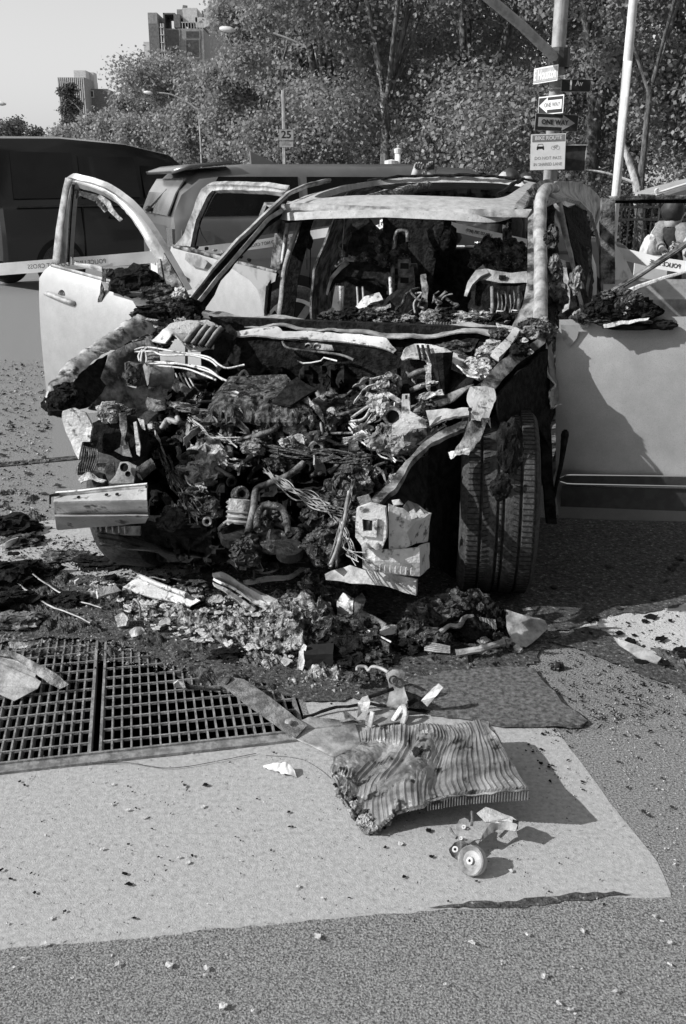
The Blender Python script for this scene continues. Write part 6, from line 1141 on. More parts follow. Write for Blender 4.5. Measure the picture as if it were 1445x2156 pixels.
dpart(MB().poly(dp.L([(1184, 1024), (1445, 1030), (1760, 1040), (1760, 1084), (1445, 1076), (1180, 1066)], .072), .004), 'door_bottom_shade', 'black_plastic', dr)  # dark sheet painted for the shade where the door bottom curves under
dpart(MB().grid([[dp(1268 + (1375 - 1268) * t_ + 0, 683 - 10 * t_, .06 + .08 * q) + Z * (.012 * math.sin(t_ * 3.1) - .01 * q) for t_ in [i / 12 for i in range(13)]] for q in (0, .25, .5, .75, 1)], .012).crumple(.008, 16), 'mirror_shell_base', 'char_grey', dr)
dpart(MB().lump(dp(1325, 684, .08), (.13, .04, .022), 17, .5, 3, 3), 'mirror_shell_base', 'char', dr); dpart(MB().lump(dp(1400, 684, .075), (.05, .035, .02), 21, .6, 3, 3), 'mirror_shell_base', 'char', dr)
dpart(ribbon(dp.L([(1272, 684), (1300, 678), (1340, 674), (1368, 672)], .145), dp.L([(1274, 690), (1302, 686), (1342, 680), (1366, 676)], .15), 16, 3, .006, .006, 20), 'mirror_rim', 'pale_steel', dr); dpart(ribbon(dp.L([(1222, 680), (1240, 678)], .06), dp.L([(1224, 688), (1240, 688)], .06), 8, 3, .006, .006, 20), 'mirror_rim', 'burnt_steel', dr)
# driver rear door
dp = DP(Vector((1.42, 5.65, 0)), (1, -.02)); rows = []
dr = part(ribbon(dp.L([(1264, 655), (1262, 560), (1262, 470), (1265, 417)]), dp.L([(1290, 655), (1291, 560), (1291, 470), (1292, 420)]), 24, 5, .04, .003), 'rear_driver_door', 'scorched_steel', smooth=40, label='open rear driver door with empty window frame behind the mirror remains')
dpart(ribbon(dp.L([(1280, 413), (1350, 412), (1445, 411), (1600, 411)]), dp.L([(1286, 423), (1350, 421), (1445, 420), (1600, 420)]), 24, 4, .04, .002), 'window_frame', 'scorched_steel', dr, True); dpart(ribbon(dp.L([(1288, 421), (1445, 420), (1600, 420)], -.01), dp.L([(1288, 428), (1445, 428), (1600, 428)], -.01), 14, 3, .01), 'window_channel', 'char', dr)
dpart(MB().lump(dp(1286, 419, .01), (.012, .01, .012), 2, .3, sub=2), 'screw_head', 'char', dr); dpart(MB().tube(dp.L([(1289, 425), (1289, 595)], .0), .006, 6), 'window_channel', 'char', dr)
rows = [[dp(x, y + (x - 1290) * -.01, o_) for x in (1268, 1290, 1330, 1380, 1440, 1520, 1600)] for y, o_ in ((598, 0), (604, .02), (628, .03), (632, .045), (700, .06), (800, .05), (900, -.02))]
dpart(MB().grid(rows, -.03), 'door_skin', 'silver_paint_scorched', dr, 40); dpart(ribbon(dp.L([(1290, 594), (1445, 590), (1600, 588)], .01), dp.L([(1290, 599), (1445, 596), (1600, 593)], .01), 14, 3, .012), 'belt_trim', 'char', dr)
# ================================================================== DEBRIS ON THE GROUND
def GG(P, z=0): return [G(q[0], q[1], q[2] if len(q) > 2 else z) for q in P]
def single(mb, name, m, label, cat, group=None, smooth=False, kind=None):
    o = mb.build(name, m, smooth=smooth); return tag(o, label, cat, group, kind)
# soot staining in and round the wreck, plus painted shade under the driver door
flat(ragged(GG([(-80, 1205), (60, 1195), (150, 1215), (240, 1212), (330, 1222), (480, 1190), (560, 1140), (700, 1110), (960, 1100), (1250, 1078), (1600, 1080), (1600, 1225), (1440, 1270), (1290, 1300), (1180, 1330), (1100, 1400), (1120, 1480), (905, 1490), (760, 1475), (640, 1480), (560, 1440), (380, 1405), (250, 1350), (100, 1345), (-80, 1360)], .008), .012, .028, 8), 'soot_and_shade', 'sooty_ground')
flat(ragged(GG([(1160, 1345), (1240, 1320), (1290, 1335), (1390, 1400), (1500, 1440), (1500, 1480), (1420, 1450), (1300, 1400)], .010), .012, .024, 11), 'soot_and_shade', 'sooty_ground')
# heightfield of ash and burnt insulation lying across the pavement
def bed(name, quad, nx, ny, hmax, m, seed, label, thr=.42, fr=5., z0=-.004):
    rows = []; (a, b, c, d) = [G(*q) for q in quad]
    for j in range(ny):
        v = j / (ny - 1); row = []
        for i in range(nx):
            u = i / (nx - 1); p = a.lerp(b, u).lerp(d.lerp(c, u), v); q = p * fr + Vector((seed, seed, 0)); n_ = .5 + .5 * noise.noise(q) + .28 * noise.noise(q * 2.6) + .18 * noise.noise(q * 6.5) + .12 * noise.noise(q * 15)
            e = min(u, 1 - u, v, 1 - v) * 5; h = max(0, n_ - thr - .5 * max(0, 1 - e)) * hmax * 1.8; row.append(p + Vector((noise.noise(p * 30) * .004, noise.noise(p * 33) * .004, z0 + h + (h > 0) * .006 * noise.noise(p * 70))))
        rows.append(row)
    o = MB().grid(rows).build(name, m, loc=(0, 0, 0)); o.data.flip_normals() if o.data.polygons[0].normal.z < 0 else None; return tag(o, label, kind='stuff')
bed('ash_bed', [(100, 1215), (760, 1250), (740, 1420), (330, 1340)], 230, 90, .05, 'fused', 1, 'pale ash and melted scraps spread before the wreck', .26, 7)
bed('ash_bed', [(380, 1290), (760, 1290), (760, 1480), (560, 1440)], 130, 90, .05, 'fused', 6, 'pale ash at the edge of the grating', .32, 8)
bed('burnt_insulation', [(-60, 1150), (330, 1215), (420, 1400), (-60, 1375)], 160, 90, .05, 'char_grey', 2, 'dark burnt insulation on the left', .42, 5)
bed('burnt_insulation', [(180, 1310), (640, 1385), (720, 1490), (420, 1450)], 150, 60, .035, 'char_grey', 3, 'burnt insulation over the grating', .36, 8)
bed('burnt_insulation', [(700, 1300), (1180, 1300), (1130, 1450), (720, 1470)], 170, 70, .045, 'char_grey', 4, 'burnt insulation under the pile on the right', .42, 6)
bed('burnt_insulation', [(880, 1395), (1150, 1395), (1190, 1500), (900, 1490)], 120, 60, .025, 'char_grey', 9, 'burnt fluff on the mat', .5, 9)
bed('burnt_insulation', [(-60, 1010), (100, 1020), (110, 1130), (-60, 1140)], 90, 50, .05, 'char_grey', 12, 'burnt scraps on the road at the left edge', .48, 6)
bed('burnt_insulation', [(1180, 1300), (1500, 1330), (1500, 1500), (1250, 1400)], 120, 60, .03, 'char_grey', 14, 'burnt fluff on the pale patch', .5, 7)
# loose grit and crumbs
rng = np.random.default_rng(3)
def grit(name, quad, n, s0, s1, m, label, pw=1.0):
    (a, b, c, d) = [np.array(G(*q)) for q in quad]; u, v = rng.random(n)[:, None], (rng.random(n) ** pw)[:, None]
    P = (a * (1 - u) + b * u) * (1 - v) + (d * (1 - u) + c * u) * v; s = (s0 + (s1 - s0) * rng.random(n) ** 3)[:, None]
    T = rng.normal(size=(n, 4, 3)); T[:, :3, 2] = -.3; T[:, 3] *= .4; T[:, 3, 2] = .9; V = P[:, None, :] + T * s[:, :, None] * .6; V[:, :, 2] = V[:, :, 2] - V[:, :3, 2].min(1)[:, None] + .006
    me = bpy.data.meshes.new(name); me.vertices.add(4 * n); me.vertices.foreach_set('co', V.ravel()); F_ = np.array([[0, 1, 2], [0, 3, 1], [1, 3, 2], [2, 3, 0]])[None] + (np.arange(n) * 4)[:, None, None]
    me.loops.add(12 * n); me.loops.foreach_set('vertex_index', F_.ravel()); me.polygons.add(4 * n); me.polygons.foreach_set('loop_start', np.arange(4 * n) * 3); me.polygons.foreach_set('loop_total', np.full(4 * n, 3)); me.update(); me.validate(); me.materials.append(MATS[m])
    o = bpy.data.objects.new(name, me); link(o); return tag(o, label, kind='stuff')
grit('loose_grit', [(-60, 1120), (760, 1180), (760, 1470), (-60, 1360)], 5200, .003, .016, 'ash', 'pale crumbs among the ash')
grit('loose_grit', [(-60, 1120), (900, 1180), (1160, 1470), (-60, 1400)], 4200, .003, .014, 'char', 'dark crumbs among the ash')
grit('loose_grit', [(720, 1260), (1445, 1290), (1445, 1560), (760, 1470)], 2200, .002, .009, 'char_grey', 'dark crumbs right of the wreck')
grit('loose_grit', [(-60, 760), (110, 760), (110, 1150), (-60, 1150)], 1500, .004, .02, 'ash', 'pale crumbs on the far road')
grit('loose_grit', [(-60, 760), (110, 760), (110, 1150), (-60, 1150)], 1200, .004, .02, 'char', 'dark crumbs on the far road')
grit('loose_grit', [(-100, 1600), (1445, 1540), (1600, 2200), (-300, 2200)], 1300, .0012, .005, 'leaf_pale', 'pale grit on the pavement in front')
grit('loose_grit', [(880, 1420), (1130, 1410), (1225, 1515), (920, 1500)], 500, .002, .010, 'ash', 'pale crumbs on the felt mat')
grit('loose_grit', [(-60, 1130), (560, 1130), (560, 1230), (-60, 1230)], 1800, .002, .012, 'char_grey', 'dark crumbs on the pale strip')
grit('loose_grit', [(760, 1440), (1300, 1330), (1445, 1500), (1180, 1560)], 2600, .0015, .009, 'char', 'soot crumbs beyond the slab')
grit('loose_grit', [(1190, 1400), (1445, 1400), (1445, 1880), (1320, 1640)], 900, .0015, .007, 'leaf_pale', 'pale grit on the asphalt at the right')
grit('loose_grit', [(-100, 1600), (1445, 1540), (1500, 1960), (-200, 2000)], 1000, .0012, .005, 'char', 'dark grit on the pavement in front')
# --- radiator core lying crumpled on the slab
top = [(760, 1544, .03), (800, 1536, .05), (848, 1530, .07), (900, 1529, .075), (947, 1532, .08), (1014, 1521, .10), (1027, 1526, .11)]
bot = [(712, 1650, .03), (745, 1720, .02), (773, 1752, .012), (800, 1742, .03), (831, 1717, .055), (889, 1702, .075), (906, 1683, .095), (964, 1674, .10), (1039, 1667, .13), (1113, 1662, .15)]
lft = [(760, 1544, .03), (765, 1566, .03), (735, 1582, .035), (702, 1598, .035), (697, 1625, .03), (712, 1650, .03)]
rgt = [(1027, 1526, .11), (1045, 1550, .115), (1059, 1575, .118), (1080, 1612, .12), (1097, 1642, .145), (1113, 1662, .15)]
nU, nV = 560, 40; Tp, Bt, Lf, Rt = resample(GG(top), nU), resample(GG(bot), nU), resample(GG(lft), nV), resample(GG(rgt), nV); rows = []
for j in range(nV):
    v = j / (nV - 1); row = []
    for i in range(nU):
        u = i / (nU - 1); p = Tp[i].lerp(Bt[i], v) + Lf[j].lerp(Rt[j], u) - (Tp[0].lerp(Tp[-1], u)).lerp(Bt[0].lerp(Bt[-1], u), v)
        b_ = .024 * math.exp(-((u - .50) / .07) ** 2) * math.sin(v * 3.1) ** .5 - .035 * math.exp(-((u - .64) / .05) ** 2) * math.exp(-((v - .62) / .3) ** 2) - .026 * math.exp(-((u - .40) / .05) ** 2 - ((v - .32) / .3) ** 2) - .02 * math.exp(-((u - .24) / .05) ** 2) * math.sin(v * 3.1) + .0015 * noise.noise(p * 10)
        melt = max(0, min(1, 1.3 - 4 * abs(noise.noise(p * 9 + Vector((3, 0, 0)))))) if .15 < v < .75 and u < .62 else 1
        ph = u * 74 + .1 * noise.noise(Vector((u * 9, v * 3, 0))); row.append(p + Vector((0, 0, b_ + (1 - melt) * .006 * noise.noise(p * 70) + .0070 * (abs((ph % 1) - .5) * 4 - 1) * melt)))
    rows.append(row)
rad = thing('radiator_core', 'crumpled ribbed radiator core lying tilted on the pale concrete slab', 'radiator', G(900, 1700)); MB().grid(rows, -.007).build('finned_core', 'rad_fin', rad)
rr_ = resample(GG([(901, 1683, .092), (964, 1672, .097), (1039, 1665, .127), (1113, 1660, .147)]), 110); mb = MB()
for i, p in enumerate(rr_[:-1]):
    if i % 3 == 0: mb.box(p + Vector((0, -.004, -.014)), (.0024, .012, .030))
mb.build('folded_fin_edge', 'rad_fin', rad); MB().tube([p + Vector((0, -.010, .003)) for p in rr_], .0035, 5).crumple(.004, 30).build('edge_bead', 'scorched_steel', rad)
for i, (x, y, s_, m_) in enumerate(((775, 1735, .026, 'ash'), (762, 1718, .02, 'char_grey'), (748, 1702, .02, 'ash'), (735, 1685, .018, 'char_grey'), (722, 1668, .018, 'ash'), (785, 1742, .018, 'ash'), (815, 1728, .012, 'ash'), (712, 1648, .012, 'char_grey'))): MB().lump(G(x, y, .022), (s_, s_, s_ * .9), i, .9).build('end_tank_remains', m_, rad)
MB().tube(smoothpath(GG([(705, 1650, .035), (728, 1685, .03), (755, 1722, .03), (778, 1745, .025)]), 5), .0035, 5).build('tank_seal', 'char', rad)
MB().lump(G(879, 1586, .095), (.014, .02, .012), 3, .8).build('torn_hole', 'pit_dark', rad)
# --- belt tensioner bracket with its pulley
tn = thing('tensioner_bracket', 'small steel bracket with a round pulley lying in front of the radiator core', 'bracket', G(990, 1800))
ax = Vector((-.62, -.62, .48)).normalized() * -1; ax = -ax; c = G(995, 1812, .036)
MB().lathe([(0, .011), (.008, .011), (.009, .007), (.024, .004), (.029, .009), (.034, .012), (.037, .009), (.037, -.009), (.034, -.012), (0, -.010)], c, ax, 36).build('pulley', 'burnt_steel', tn, smooth=30)
MB().lathe([(.003, .010), (.004, .014), (.009, .014), (.010, .010)], c, ax, 20).build('pulley_nut', 'pale_steel', tn, smooth=30); MB().lathe([(0, .0125), (.0045, .0125)], c, ax, 14).build('bore', 'pit_dark', tn)
def gp(P, th, m, n_, par, am=.002): return MB().poly(GG(P), th).sub(2).crumple(am, 20).build(n_, m, par)
gp([(946, 1788, .02), (952, 1802, .02), (966, 1812, .02), (980, 1800, .035), (985, 1775, .05), (970, 1768, .05), (958, 1774, .03)], .004, 'scorched_steel', 'lower_plate', tn)
gp([(962, 1738, .055), (968, 1726, .06), (978, 1723, .06), (987, 1728, .06), (988, 1745, .055), (1004, 1752, .05), (1018, 1756, .05), (1014, 1768, .045), (998, 1771, .04), (986, 1780, .04), (970, 1772, .04), (962, 1760, .045)], .004, 'burnt_steel', 'mounting_plate', tn)
ribbon(GG([(1016, 1757, .05), (1028, 1738, .06), (1044, 1727, .07), (1068, 1728, .075), (1090, 1736, .07)]), GG([(1012, 1772, .04), (1030, 1758, .045), (1048, 1746, .05), (1066, 1748, .055), (1086, 1752, .06)]), 20, 4, .004, .002, 20).build('arm', 'burnt_steel', tn, smooth=40)
gp([(1004, 1713, .085), (1022, 1700, .09), (1050, 1710, .08), (1078, 1720, .075), (1090, 1730, .07), (1066, 1734, .068), (1040, 1734, .065), (1022, 1732, .07)], .004, 'pale_steel', 'flange', tn); gp([(1080, 1724, .082), (1092, 1728, .08), (1090, 1746, .06), (1078, 1740, .06)], .004, 'scorched_steel', 'flange', tn)
for (x, y, z_, r_) in ((977, 1742, .062, .0055), (959, 1789, .026, .008), (971, 1766, .05, .0045)): MB().lathe([(r_ * .4, .003), (r_ * .5, .005), (r_, .005), (r_ * 1.1, .0)], G(x, y, z_), Vector((-.2, -.6, .8)), 14).build('bolt', 'pale_steel', tn, smooth=40)
MB().tube(GG([(947, 1745, .04), (953, 1756, .045), (962, 1764, .045)]), .005, 7).build('stud', 'burnt_steel', tn); MB().tube(GG([(993, 1738, .06), (995, 1722, .07), (994, 1708, .08)]), .004, 7).build('stud', 'scorched_steel', tn)
# --- twisted ribbed rail over the right end of the grating, with its flat sheet
tr_ = thing('twisted_rail', 'twisted ribbed steel rail lying across the right end of the grating', 'rail', G(560, 1500))
A = GG([(484, 1427, .05), (513, 1431, .055), (545, 1452, .055), (581, 1479, .05), (630, 1516, .04), (648, 1528, .03)]); B = GG([(462, 1441, .045), (486, 1458, .045), (513, 1480, .04), (562, 1514, .03), (600, 1542, .02), (622, 1556, .012)])
for k in range(3):
    q0, q1 = k / 3 + .03, (k + 1) / 3 - .03; a_ = [a.lerp(b, q0) for a, b in zip(resample(A, 20), resample(B, 20))]; b_ = [a.lerp(b, q1) for a, b in zip(resample(A, 20), resample(B, 20))]; ribbon(a_, b_, 30, 5, .004, .002, 14, bow=.008).build('rail_rib', 'scorched_steel', tr_, smooth=True)
ribbon(A, B, 30, 4, .004, .002, 14).build('rail_web', 'rusty_steel', tr_)
gp([(450, 1412, .045), (463, 1405, .05), (482, 1420, .06), (488, 1430, .06), (478, 1446, .045), (462, 1438, .04)], .006, 'char_grey', 'rail_end', tr_); MB().lathe([(0, .008), (.010, .007), (.013, 0)], G(608, 1520, .045), Z, 14).build('bolt', 'burnt_steel', tr_)
MB().grid([resample(GG([(628, 1518, .035), (650, 1508, .03), (700, 1512, .02), (750, 1522, .016)]), 20), resample(GG([(615, 1550, .018), (650, 1556, .012), (700, 1562, .012), (762, 1560, .012)]), 20), resample(GG([(640, 1562, .010), (670, 1578, .010), (702, 1594, .010), (765, 1575, .010)]), 20)], .003).sub(1).crumple(.005, 9).build('flat_sheet', 'burnt_steel', tr_, smooth=True)
# --- bent sheet at the left over the grating
sh_ = thing('bent_sheet', 'bent pale metal sheet with a dark folded lip on the grating, left edge', 'sheet', G(30, 1430))
MB().poly(GG([(-90, 1360, .09), (0, 1378, .08), (24, 1383, .075), (52, 1400, .06), (78, 1419, .05), (74, 1426, .045), (87, 1436, .04), (80, 1450, .025), (31, 1477, .006), (0, 1462, .02), (-90, 1440, .03)]), .003).sub(2).crumple(.003, 14).build('sheet', 'burnt_steel', sh_)
ribbon(GG([(-20, 1362, .10), (30, 1376, .09), (80, 1398, .08), (116, 1416, .06), (146, 1440, .03)]), GG([(-20, 1376, .085), (26, 1386, .08), (76, 1418, .055), (100, 1436, .04), (124, 1451, .02)]), 30, 5, .006, .008, 14).build('folded_lip', 'scorched_steel', sh_)
# --- u-shaped channel bracket in the pile
ch = thing('channel_bracket', 'dark u shaped channel with two upright pale ears, right of the ash mound', 'bracket', G(770, 1340))
gp([(711, 1266, .14), (724, 1247, .17), (746, 1260, .16), (745, 1285, .12), (743, 1301, .09), (711, 1292, .09)], .006, 'pale_steel', 'end_ear', ch); gp([(746, 1262, .155), (762, 1248, .17), (771, 1263, .15), (763, 1284, .12), (747, 1305, .09)], .006, 'scorched_steel', 'end_ear', ch)
ribbon(GG([(711, 1296, .10), (760, 1322, .085), (822, 1355, .07)]), GG([(714, 1330, .03), (758, 1352, .02), (820, 1388, .01)]), 20, 5, .006, .004, 12).build('near_web', 'char_grey', ch); MB().tube(resample(GG([(711, 1293, .103), (760, 1319, .088), (824, 1352, .073)]), 14), .0035, 6).build('near_rim', 'pale_steel', ch)
ribbon(GG([(763, 1284, .125), (790, 1296, .115), (815, 1312, .10)]), GG([(747, 1308, .07), (775, 1322, .06), (800, 1336, .05)]), 16, 5, .006, .004, 12).build('far_web', 'scorched_steel', ch); gp([(790, 1334, .08), (812, 1316, .09), (834, 1318, .08), (832, 1332, .06), (808, 1340, .06)], .005, 'pale_steel', 'torn_end', ch, .006)
# --- pale rails and slabs
def strip(name, A, B, m, label, cat, th=.012, amp=.005, nu=40, bow=0, group=None): return single(ribbon(GG(A), GG(B), nu, 6, th, amp, 11, bow=bow), name, m, label, cat, group, 40)
strip('pale_rail', [(450, 1206, .16), (468, 1204, .17), (505, 1224, .14), (540, 1242, .11), (590, 1266, .07)], [(450, 1220, .15), (470, 1232, .14), (505, 1250, .10), (530, 1268, .06), (560, 1284, .04)], 'pale_steel', 'long white burnt rail sticking up left of the ash mound', 'rail', bow=.015)
strip('pale_strip', [(449, 1226, .13), (480, 1244, .10), (510, 1262, .06), (538, 1284, .03)], [(452, 1234, .12), (478, 1252, .09), (506, 1270, .05), (530, 1290, .03)], 'pale_steel', 'thin white strip just under the long white rail', 'strip', .006)
strip('pale_strip', [(512, 1224, .10), (560, 1216, .12), (608, 1212, .13), (632, 1198, .14), (650, 1192, .14)], [(516, 1232, .09), (562, 1225, .11), (612, 1220, .12), (636, 1206, .13), (652, 1200, .13)], 'pale_steel', 'narrow pale strip lying under the front of the engine', 'strip', .008)
single(MB().tube(smoothpath(GG([(524, 1200, .16), (534, 1198, .16), (536, 1212, .12), (534, 1232, .06)]), 5), .005, 6), 'bent_wire', 'scorched_steel', 'thin hooked wire standing behind the long white rail', 'wire'); single(MB().tube(smoothpath(GG([(534, 1202, .15), (560, 1206, .15), (585, 1198, .16), (610, 1182, .17)]), 5), .005, 6), 'bent_wire', 'scorched_steel', 'wavy wire running right from the hooked wire', 'wire')
strip('pale_slab', [(294, 1214, .07), (332, 1233, .06), (381, 1248, .055), (424, 1266, .04)], [(262, 1237, .03), (288, 1252, .03), (340, 1264, .03), (400, 1277, .02)], 'pale_steel', 'flat white burnt panel lying left of the white rail', 'panel', .008, .008)
single(MB().tube(resample(GG([(292, 1212, .085), (332, 1230, .08), (392, 1252, .07)]), 12), .011, 8), 'pale_tube', 'pale_steel', 'white tube along the top of the flat white panel', 'tube', smooth=True)
strip('pale_slab', [(202, 1247, .05), (222, 1240, .05), (243, 1236, .05)], [(205, 1262, .03), (228, 1255, .03), (253, 1247, .03)], 'pale_steel', 'small white slab left of the flat white panel', 'slab', .014, .004, 14)
strip('pale_lump', [(155, 1222, .03), (165, 1216, .035), (172, 1218, .03)], [(158, 1230, .01), (166, 1229, .01), (173, 1226, .01)], 'pale_steel', 'little white lump on the dark ash at the left', 'lump', .012, .004, 8)
strip('pale_slab', [(272, 1330, .03), (285, 1322, .04), (300, 1320, .04), (308, 1326, .03)], [(280, 1342, .01), (290, 1340, .015), (300, 1334, .015), (305, 1330, .02)], 'pale_steel', 'small folded white piece just behind the grating', 'piece', .008, .006, 14)
single(MB().poly(GG([(246, 1300, .03), (262, 1292, .05), (276, 1305, .05), (272, 1318, .02), (252, 1322, .01)]), .012).sub(2).crumple(.006, 20), 'square_socket', 'ash', 'burnt square socket in the ash behind the grating', 'socket'); single(MB().tube(smoothpath(GG([(280, 1270, .05), (284, 1262, .08), (294, 1274, .07), (296, 1300, .01)]), 5), .005, 6), 'bent_hook', 'burnt_steel', 'thin bent hook standing in the white ash', 'hook')
# --- the big mound in the middle
md = thing('ash_mound', 'tall mound of fused ash with a dark hollow, in the middle before the engine', 'mound', G(660, 1360))
MB().lump(G(645, 1330, .05), (.09, .12, .11), 61, .9, sub=4).sub(1).crumple(.008, 60).build('fused_core', 'fused', md); MB().lump(G(608, 1350, .03), (.08, .10, .06), 62, .9, sub=4).sub(1).crumple(.008, 60).build('fused_core', 'fused', md)
for i, (x, y, z_, a, b, m_) in enumerate(((700, 1270, .10, .11, .07, 'char_grey'), (665, 1255, .14, .06, .05, 'char_grey'), (700, 1230, .16, .05, .06, 'char_grey'), (735, 1330, .06, .10, .06, 'char_grey'), (690, 1330, .08, .08, .06, 'char_grey'), (720, 1370, .03, .10, .05, 'char'), (760, 1360, .03, .08, .05, 'char_grey'), (655, 1230, .16, .04, .04, 'fused'), (590, 1300, .05, .06, .05, 'fused'), (620, 1270, .08, .06, .05, 'fused'), (560, 1345, .02, .05, .03, 'fused'), (740, 1390, .02, .07, .03, 'char'), (790, 1385, .02, .06, .03, 'char_grey'))):
    MB().lump(G(x, y, z_), (a, .06, b), i + 70, .9).build('fused_lump', m_, md)
gp([(628, 1408, .01), (632, 1372, .06), (642, 1356, .09), (648, 1360, .085), (642, 1400, .02), (638, 1412, .01)], .012, 'pale_steel', 'white_edge', md, .004); MB().box(G(672, 1385, .035), (.10, .08, .07)).sub(2).crumple(.01, 12).build('hollow', 'pit_dark', md)
# --- tangle of pale bracket
tg = thing('seat_bracket', 'tangle of pale stamped steel bracket standing behind the radiator core', 'bracket', G(840, 1500))
gp([(812, 1420, .12), (826, 1410, .13), (846, 1411, .13), (853, 1417, .12), (849, 1440, .09), (858, 1466, .06), (864, 1490, .03), (838, 1494, .02), (814, 1487, .03), (820, 1455, .07)], .005, 'burnt_steel', 'upright_plate', tg, .004)
gp([(753, 1480, .06), (762, 1468, .08), (775, 1463, .09), (780, 1476, .07), (778, 1491, .05), (764, 1500, .03), (753, 1510, .02)], .006, 'pale_steel', 'left_cup', tg, .004); MB().tube(GG([(777, 1468, .09), (800, 1460, .10), (829, 1450, .11)]), .006, 6).build('dark_arm', 'char', tg)
for A_, m_ in (([(780, 1496, .05), (776, 1512, .03), (772, 1530, .01)], 'burnt_steel'), ([(845, 1482, .06), (832, 1500, .03), (818, 1520, .01)], 'pale_steel'), ([(845, 1484, .06), (848, 1502, .04), (842, 1522, .01)], 'burnt_steel'), ([(716, 1518, .02), (735, 1514, .03), (752, 1520, .02)], 'burnt_steel')): ribbon(GG(A_), GG([(x + 10, y + 3, z_) for x, y, z_ in A_]), 14, 4, .004, .003, 16).build('leg', m_, tg, smooth=True)
gp([(855, 1455, .07), (875, 1462, .07), (902, 1476, .05), (884, 1492, .03), (862, 1490, .03)], .008, 'char', 'right_cup', tg, .006); gp([(886, 1474, .06), (903, 1456, .09), (922, 1438, .12), (933, 1446, .11), (917, 1466, .08), (900, 1486, .04)], .004, 'pale_steel', 'flag_plate', tg, .004)
gp([(775, 1500, .02), (810, 1496, .025), (862, 1500, .02), (856, 1520, .008), (800, 1528, .008), (770, 1520, .01)], .005, 'burnt_steel', 'base_plate', tg, .004); gp([(722, 1500, .04), (730, 1500, .04), (748, 1514, .02), (760, 1528, .01), (742, 1528, .01), (728, 1520, .02)], .005, 'scorched_steel', 'foot_plate', tg, .004)
MB().tube(smoothpath(GG([(752, 1412, .08), (754, 1404, .09), (770, 1404, .09), (776, 1412, .09), (784, 1404, .10), (800, 1406, .11), (818, 1416, .11)]), 5), .006, 7).build('bent_tube', 'burnt_steel', tg, smooth=True); MB().lathe([(.010, -.002), (.016, -.002), (.016, .002), (.010, .002)], G(829, 1432, .11), Vector((0, -1, .5)), 18).build('slot_rim', 'scorched_steel', tg)
for i, (x, y) in enumerate(((770, 1425), (762, 1418), (742, 1428), (800, 1430))): MB().lump(G(x, y, .05), (.018, .018, .015), i, .8).build('charred_lump', 'char_grey', tg)
# --- pile of burnt parts on the right
pb = thing('burnt_part_pile', 'low arched pile of burnt ribbed car parts in front of the tyre', 'burnt pile', G(980, 1340))
for i, (x, y, z_, a, b, m_) in enumerate(((868, 1330, .05, .06, .06, 'char_grey'), (890, 1305, .07, .07, .06, 'char_grey'), (925, 1285, .09, .08, .05, 'char_grey'), (965, 1275, .10, .07, .05, 'char_grey'), (1000, 1275, .09, .06, .05, 'char_grey'), (905, 1345, .04, .06, .04, 'char_grey'), (1040, 1300, .07, .05, .05, 'char'), (950, 1310, .05, .08, .04, 'char'), (1000, 1330, .04, .07, .04, 'char'), (860, 1360, .02, .05, .03, 'char'))): MB().lump(G(x, y, z_), (a, .05, b), i + 90, .85).build('fused_lump', m_, pb)
for k in range(7): MB().tube(GG([(1005 + k * 6, 1298 + k, .09), (1008 + k * 6, 1318 + k, .06), (1010 + k * 5, 1336, .03)]), .005, 6).build('casting_rib', 'burnt_steel' if k % 2 else 'ash', pb)
for k in range(5): MB().tube(GG([(894, 1352 + k * 4, .045 - k * .006), (920, 1356 + k * 4, .045 - k * .006), (948, 1362 + k * 3, .04 - k * .005)]), .004, 6).build('casting_rib', 'burnt_steel', pb)
MB().tube(smoothpath(GG([(925, 1335, .07), (945, 1318, .08), (965, 1318, .08), (980, 1300, .09), (996, 1298, .09)]), 5), .010, 7).crumple(.004, 30).build('burnt_hose', 'burnt_steel', pb); MB().tube(smoothpath(GG([(960, 1375, .03), (1010, 1368, .04), (1060, 1352, .05)]), 5), .014, 8).crumple(.005, 20).build('burnt_hose', 'burnt_steel', pb)
gp([(1061, 1285, .10), (1100, 1297, .09), (1148, 1308, .06), (1154, 1322, .05), (1135, 1344, .03), (1107, 1364, .01), (1082, 1358, .02), (1070, 1330, .05)], .006, 'burnt_steel', 'flat_plate', pb, .005)
for i, (x, y, z_) in enumerate(((880, 1345, .05), (884, 1352, .03), (940, 1345, .06), (1066, 1352, .04), (1050, 1340, .05), (1020, 1350, .04), (1078, 1362, .02), (1090, 1368, .015), (960, 1290, .10), (1012, 1280, .10))): MB().lump(G(x, y, z_), (.018, .018, .016), i, .9).build('scrap_lump', 'ash' if i % 2 else 'char_grey', pb)
# --- felt mat
mt = MB(); P = ragged(GG([(858, 1428), (930, 1415), (1010, 1408), (1080, 1405), (1128, 1408), (1148, 1440), (1185, 1478), (1236, 1516), (1224, 1526), (1140, 1527), (1060, 1524), (985, 1510), (906, 1500), (868, 1480)], .018), .03, .008, 6)
mt.poly(P, .010, (0, 0, 1)); o = mt.sub(2); 
for i, p in enumerate(o.v): o.v[i] = p + Vector((0, 0, .006 * noise.noise(p * 11) + .003 * noise.noise(p * 30)))
single(o, 'felt_mat', 'fabric_mat', 'grey gritty felt mat lying flat right of the bracket tangle', 'mat')
single(MB().tube(smoothpath(GG([(640, 1508, .015), (700, 1492, .02), (770, 1482, .02), (850, 1490, .016), (905, 1500, .016)]), 6), .005, 6).crumple(.006, 12), 'burnt_cable', 'char', 'black burnt cable lying from the rail to the mat', 'cable')
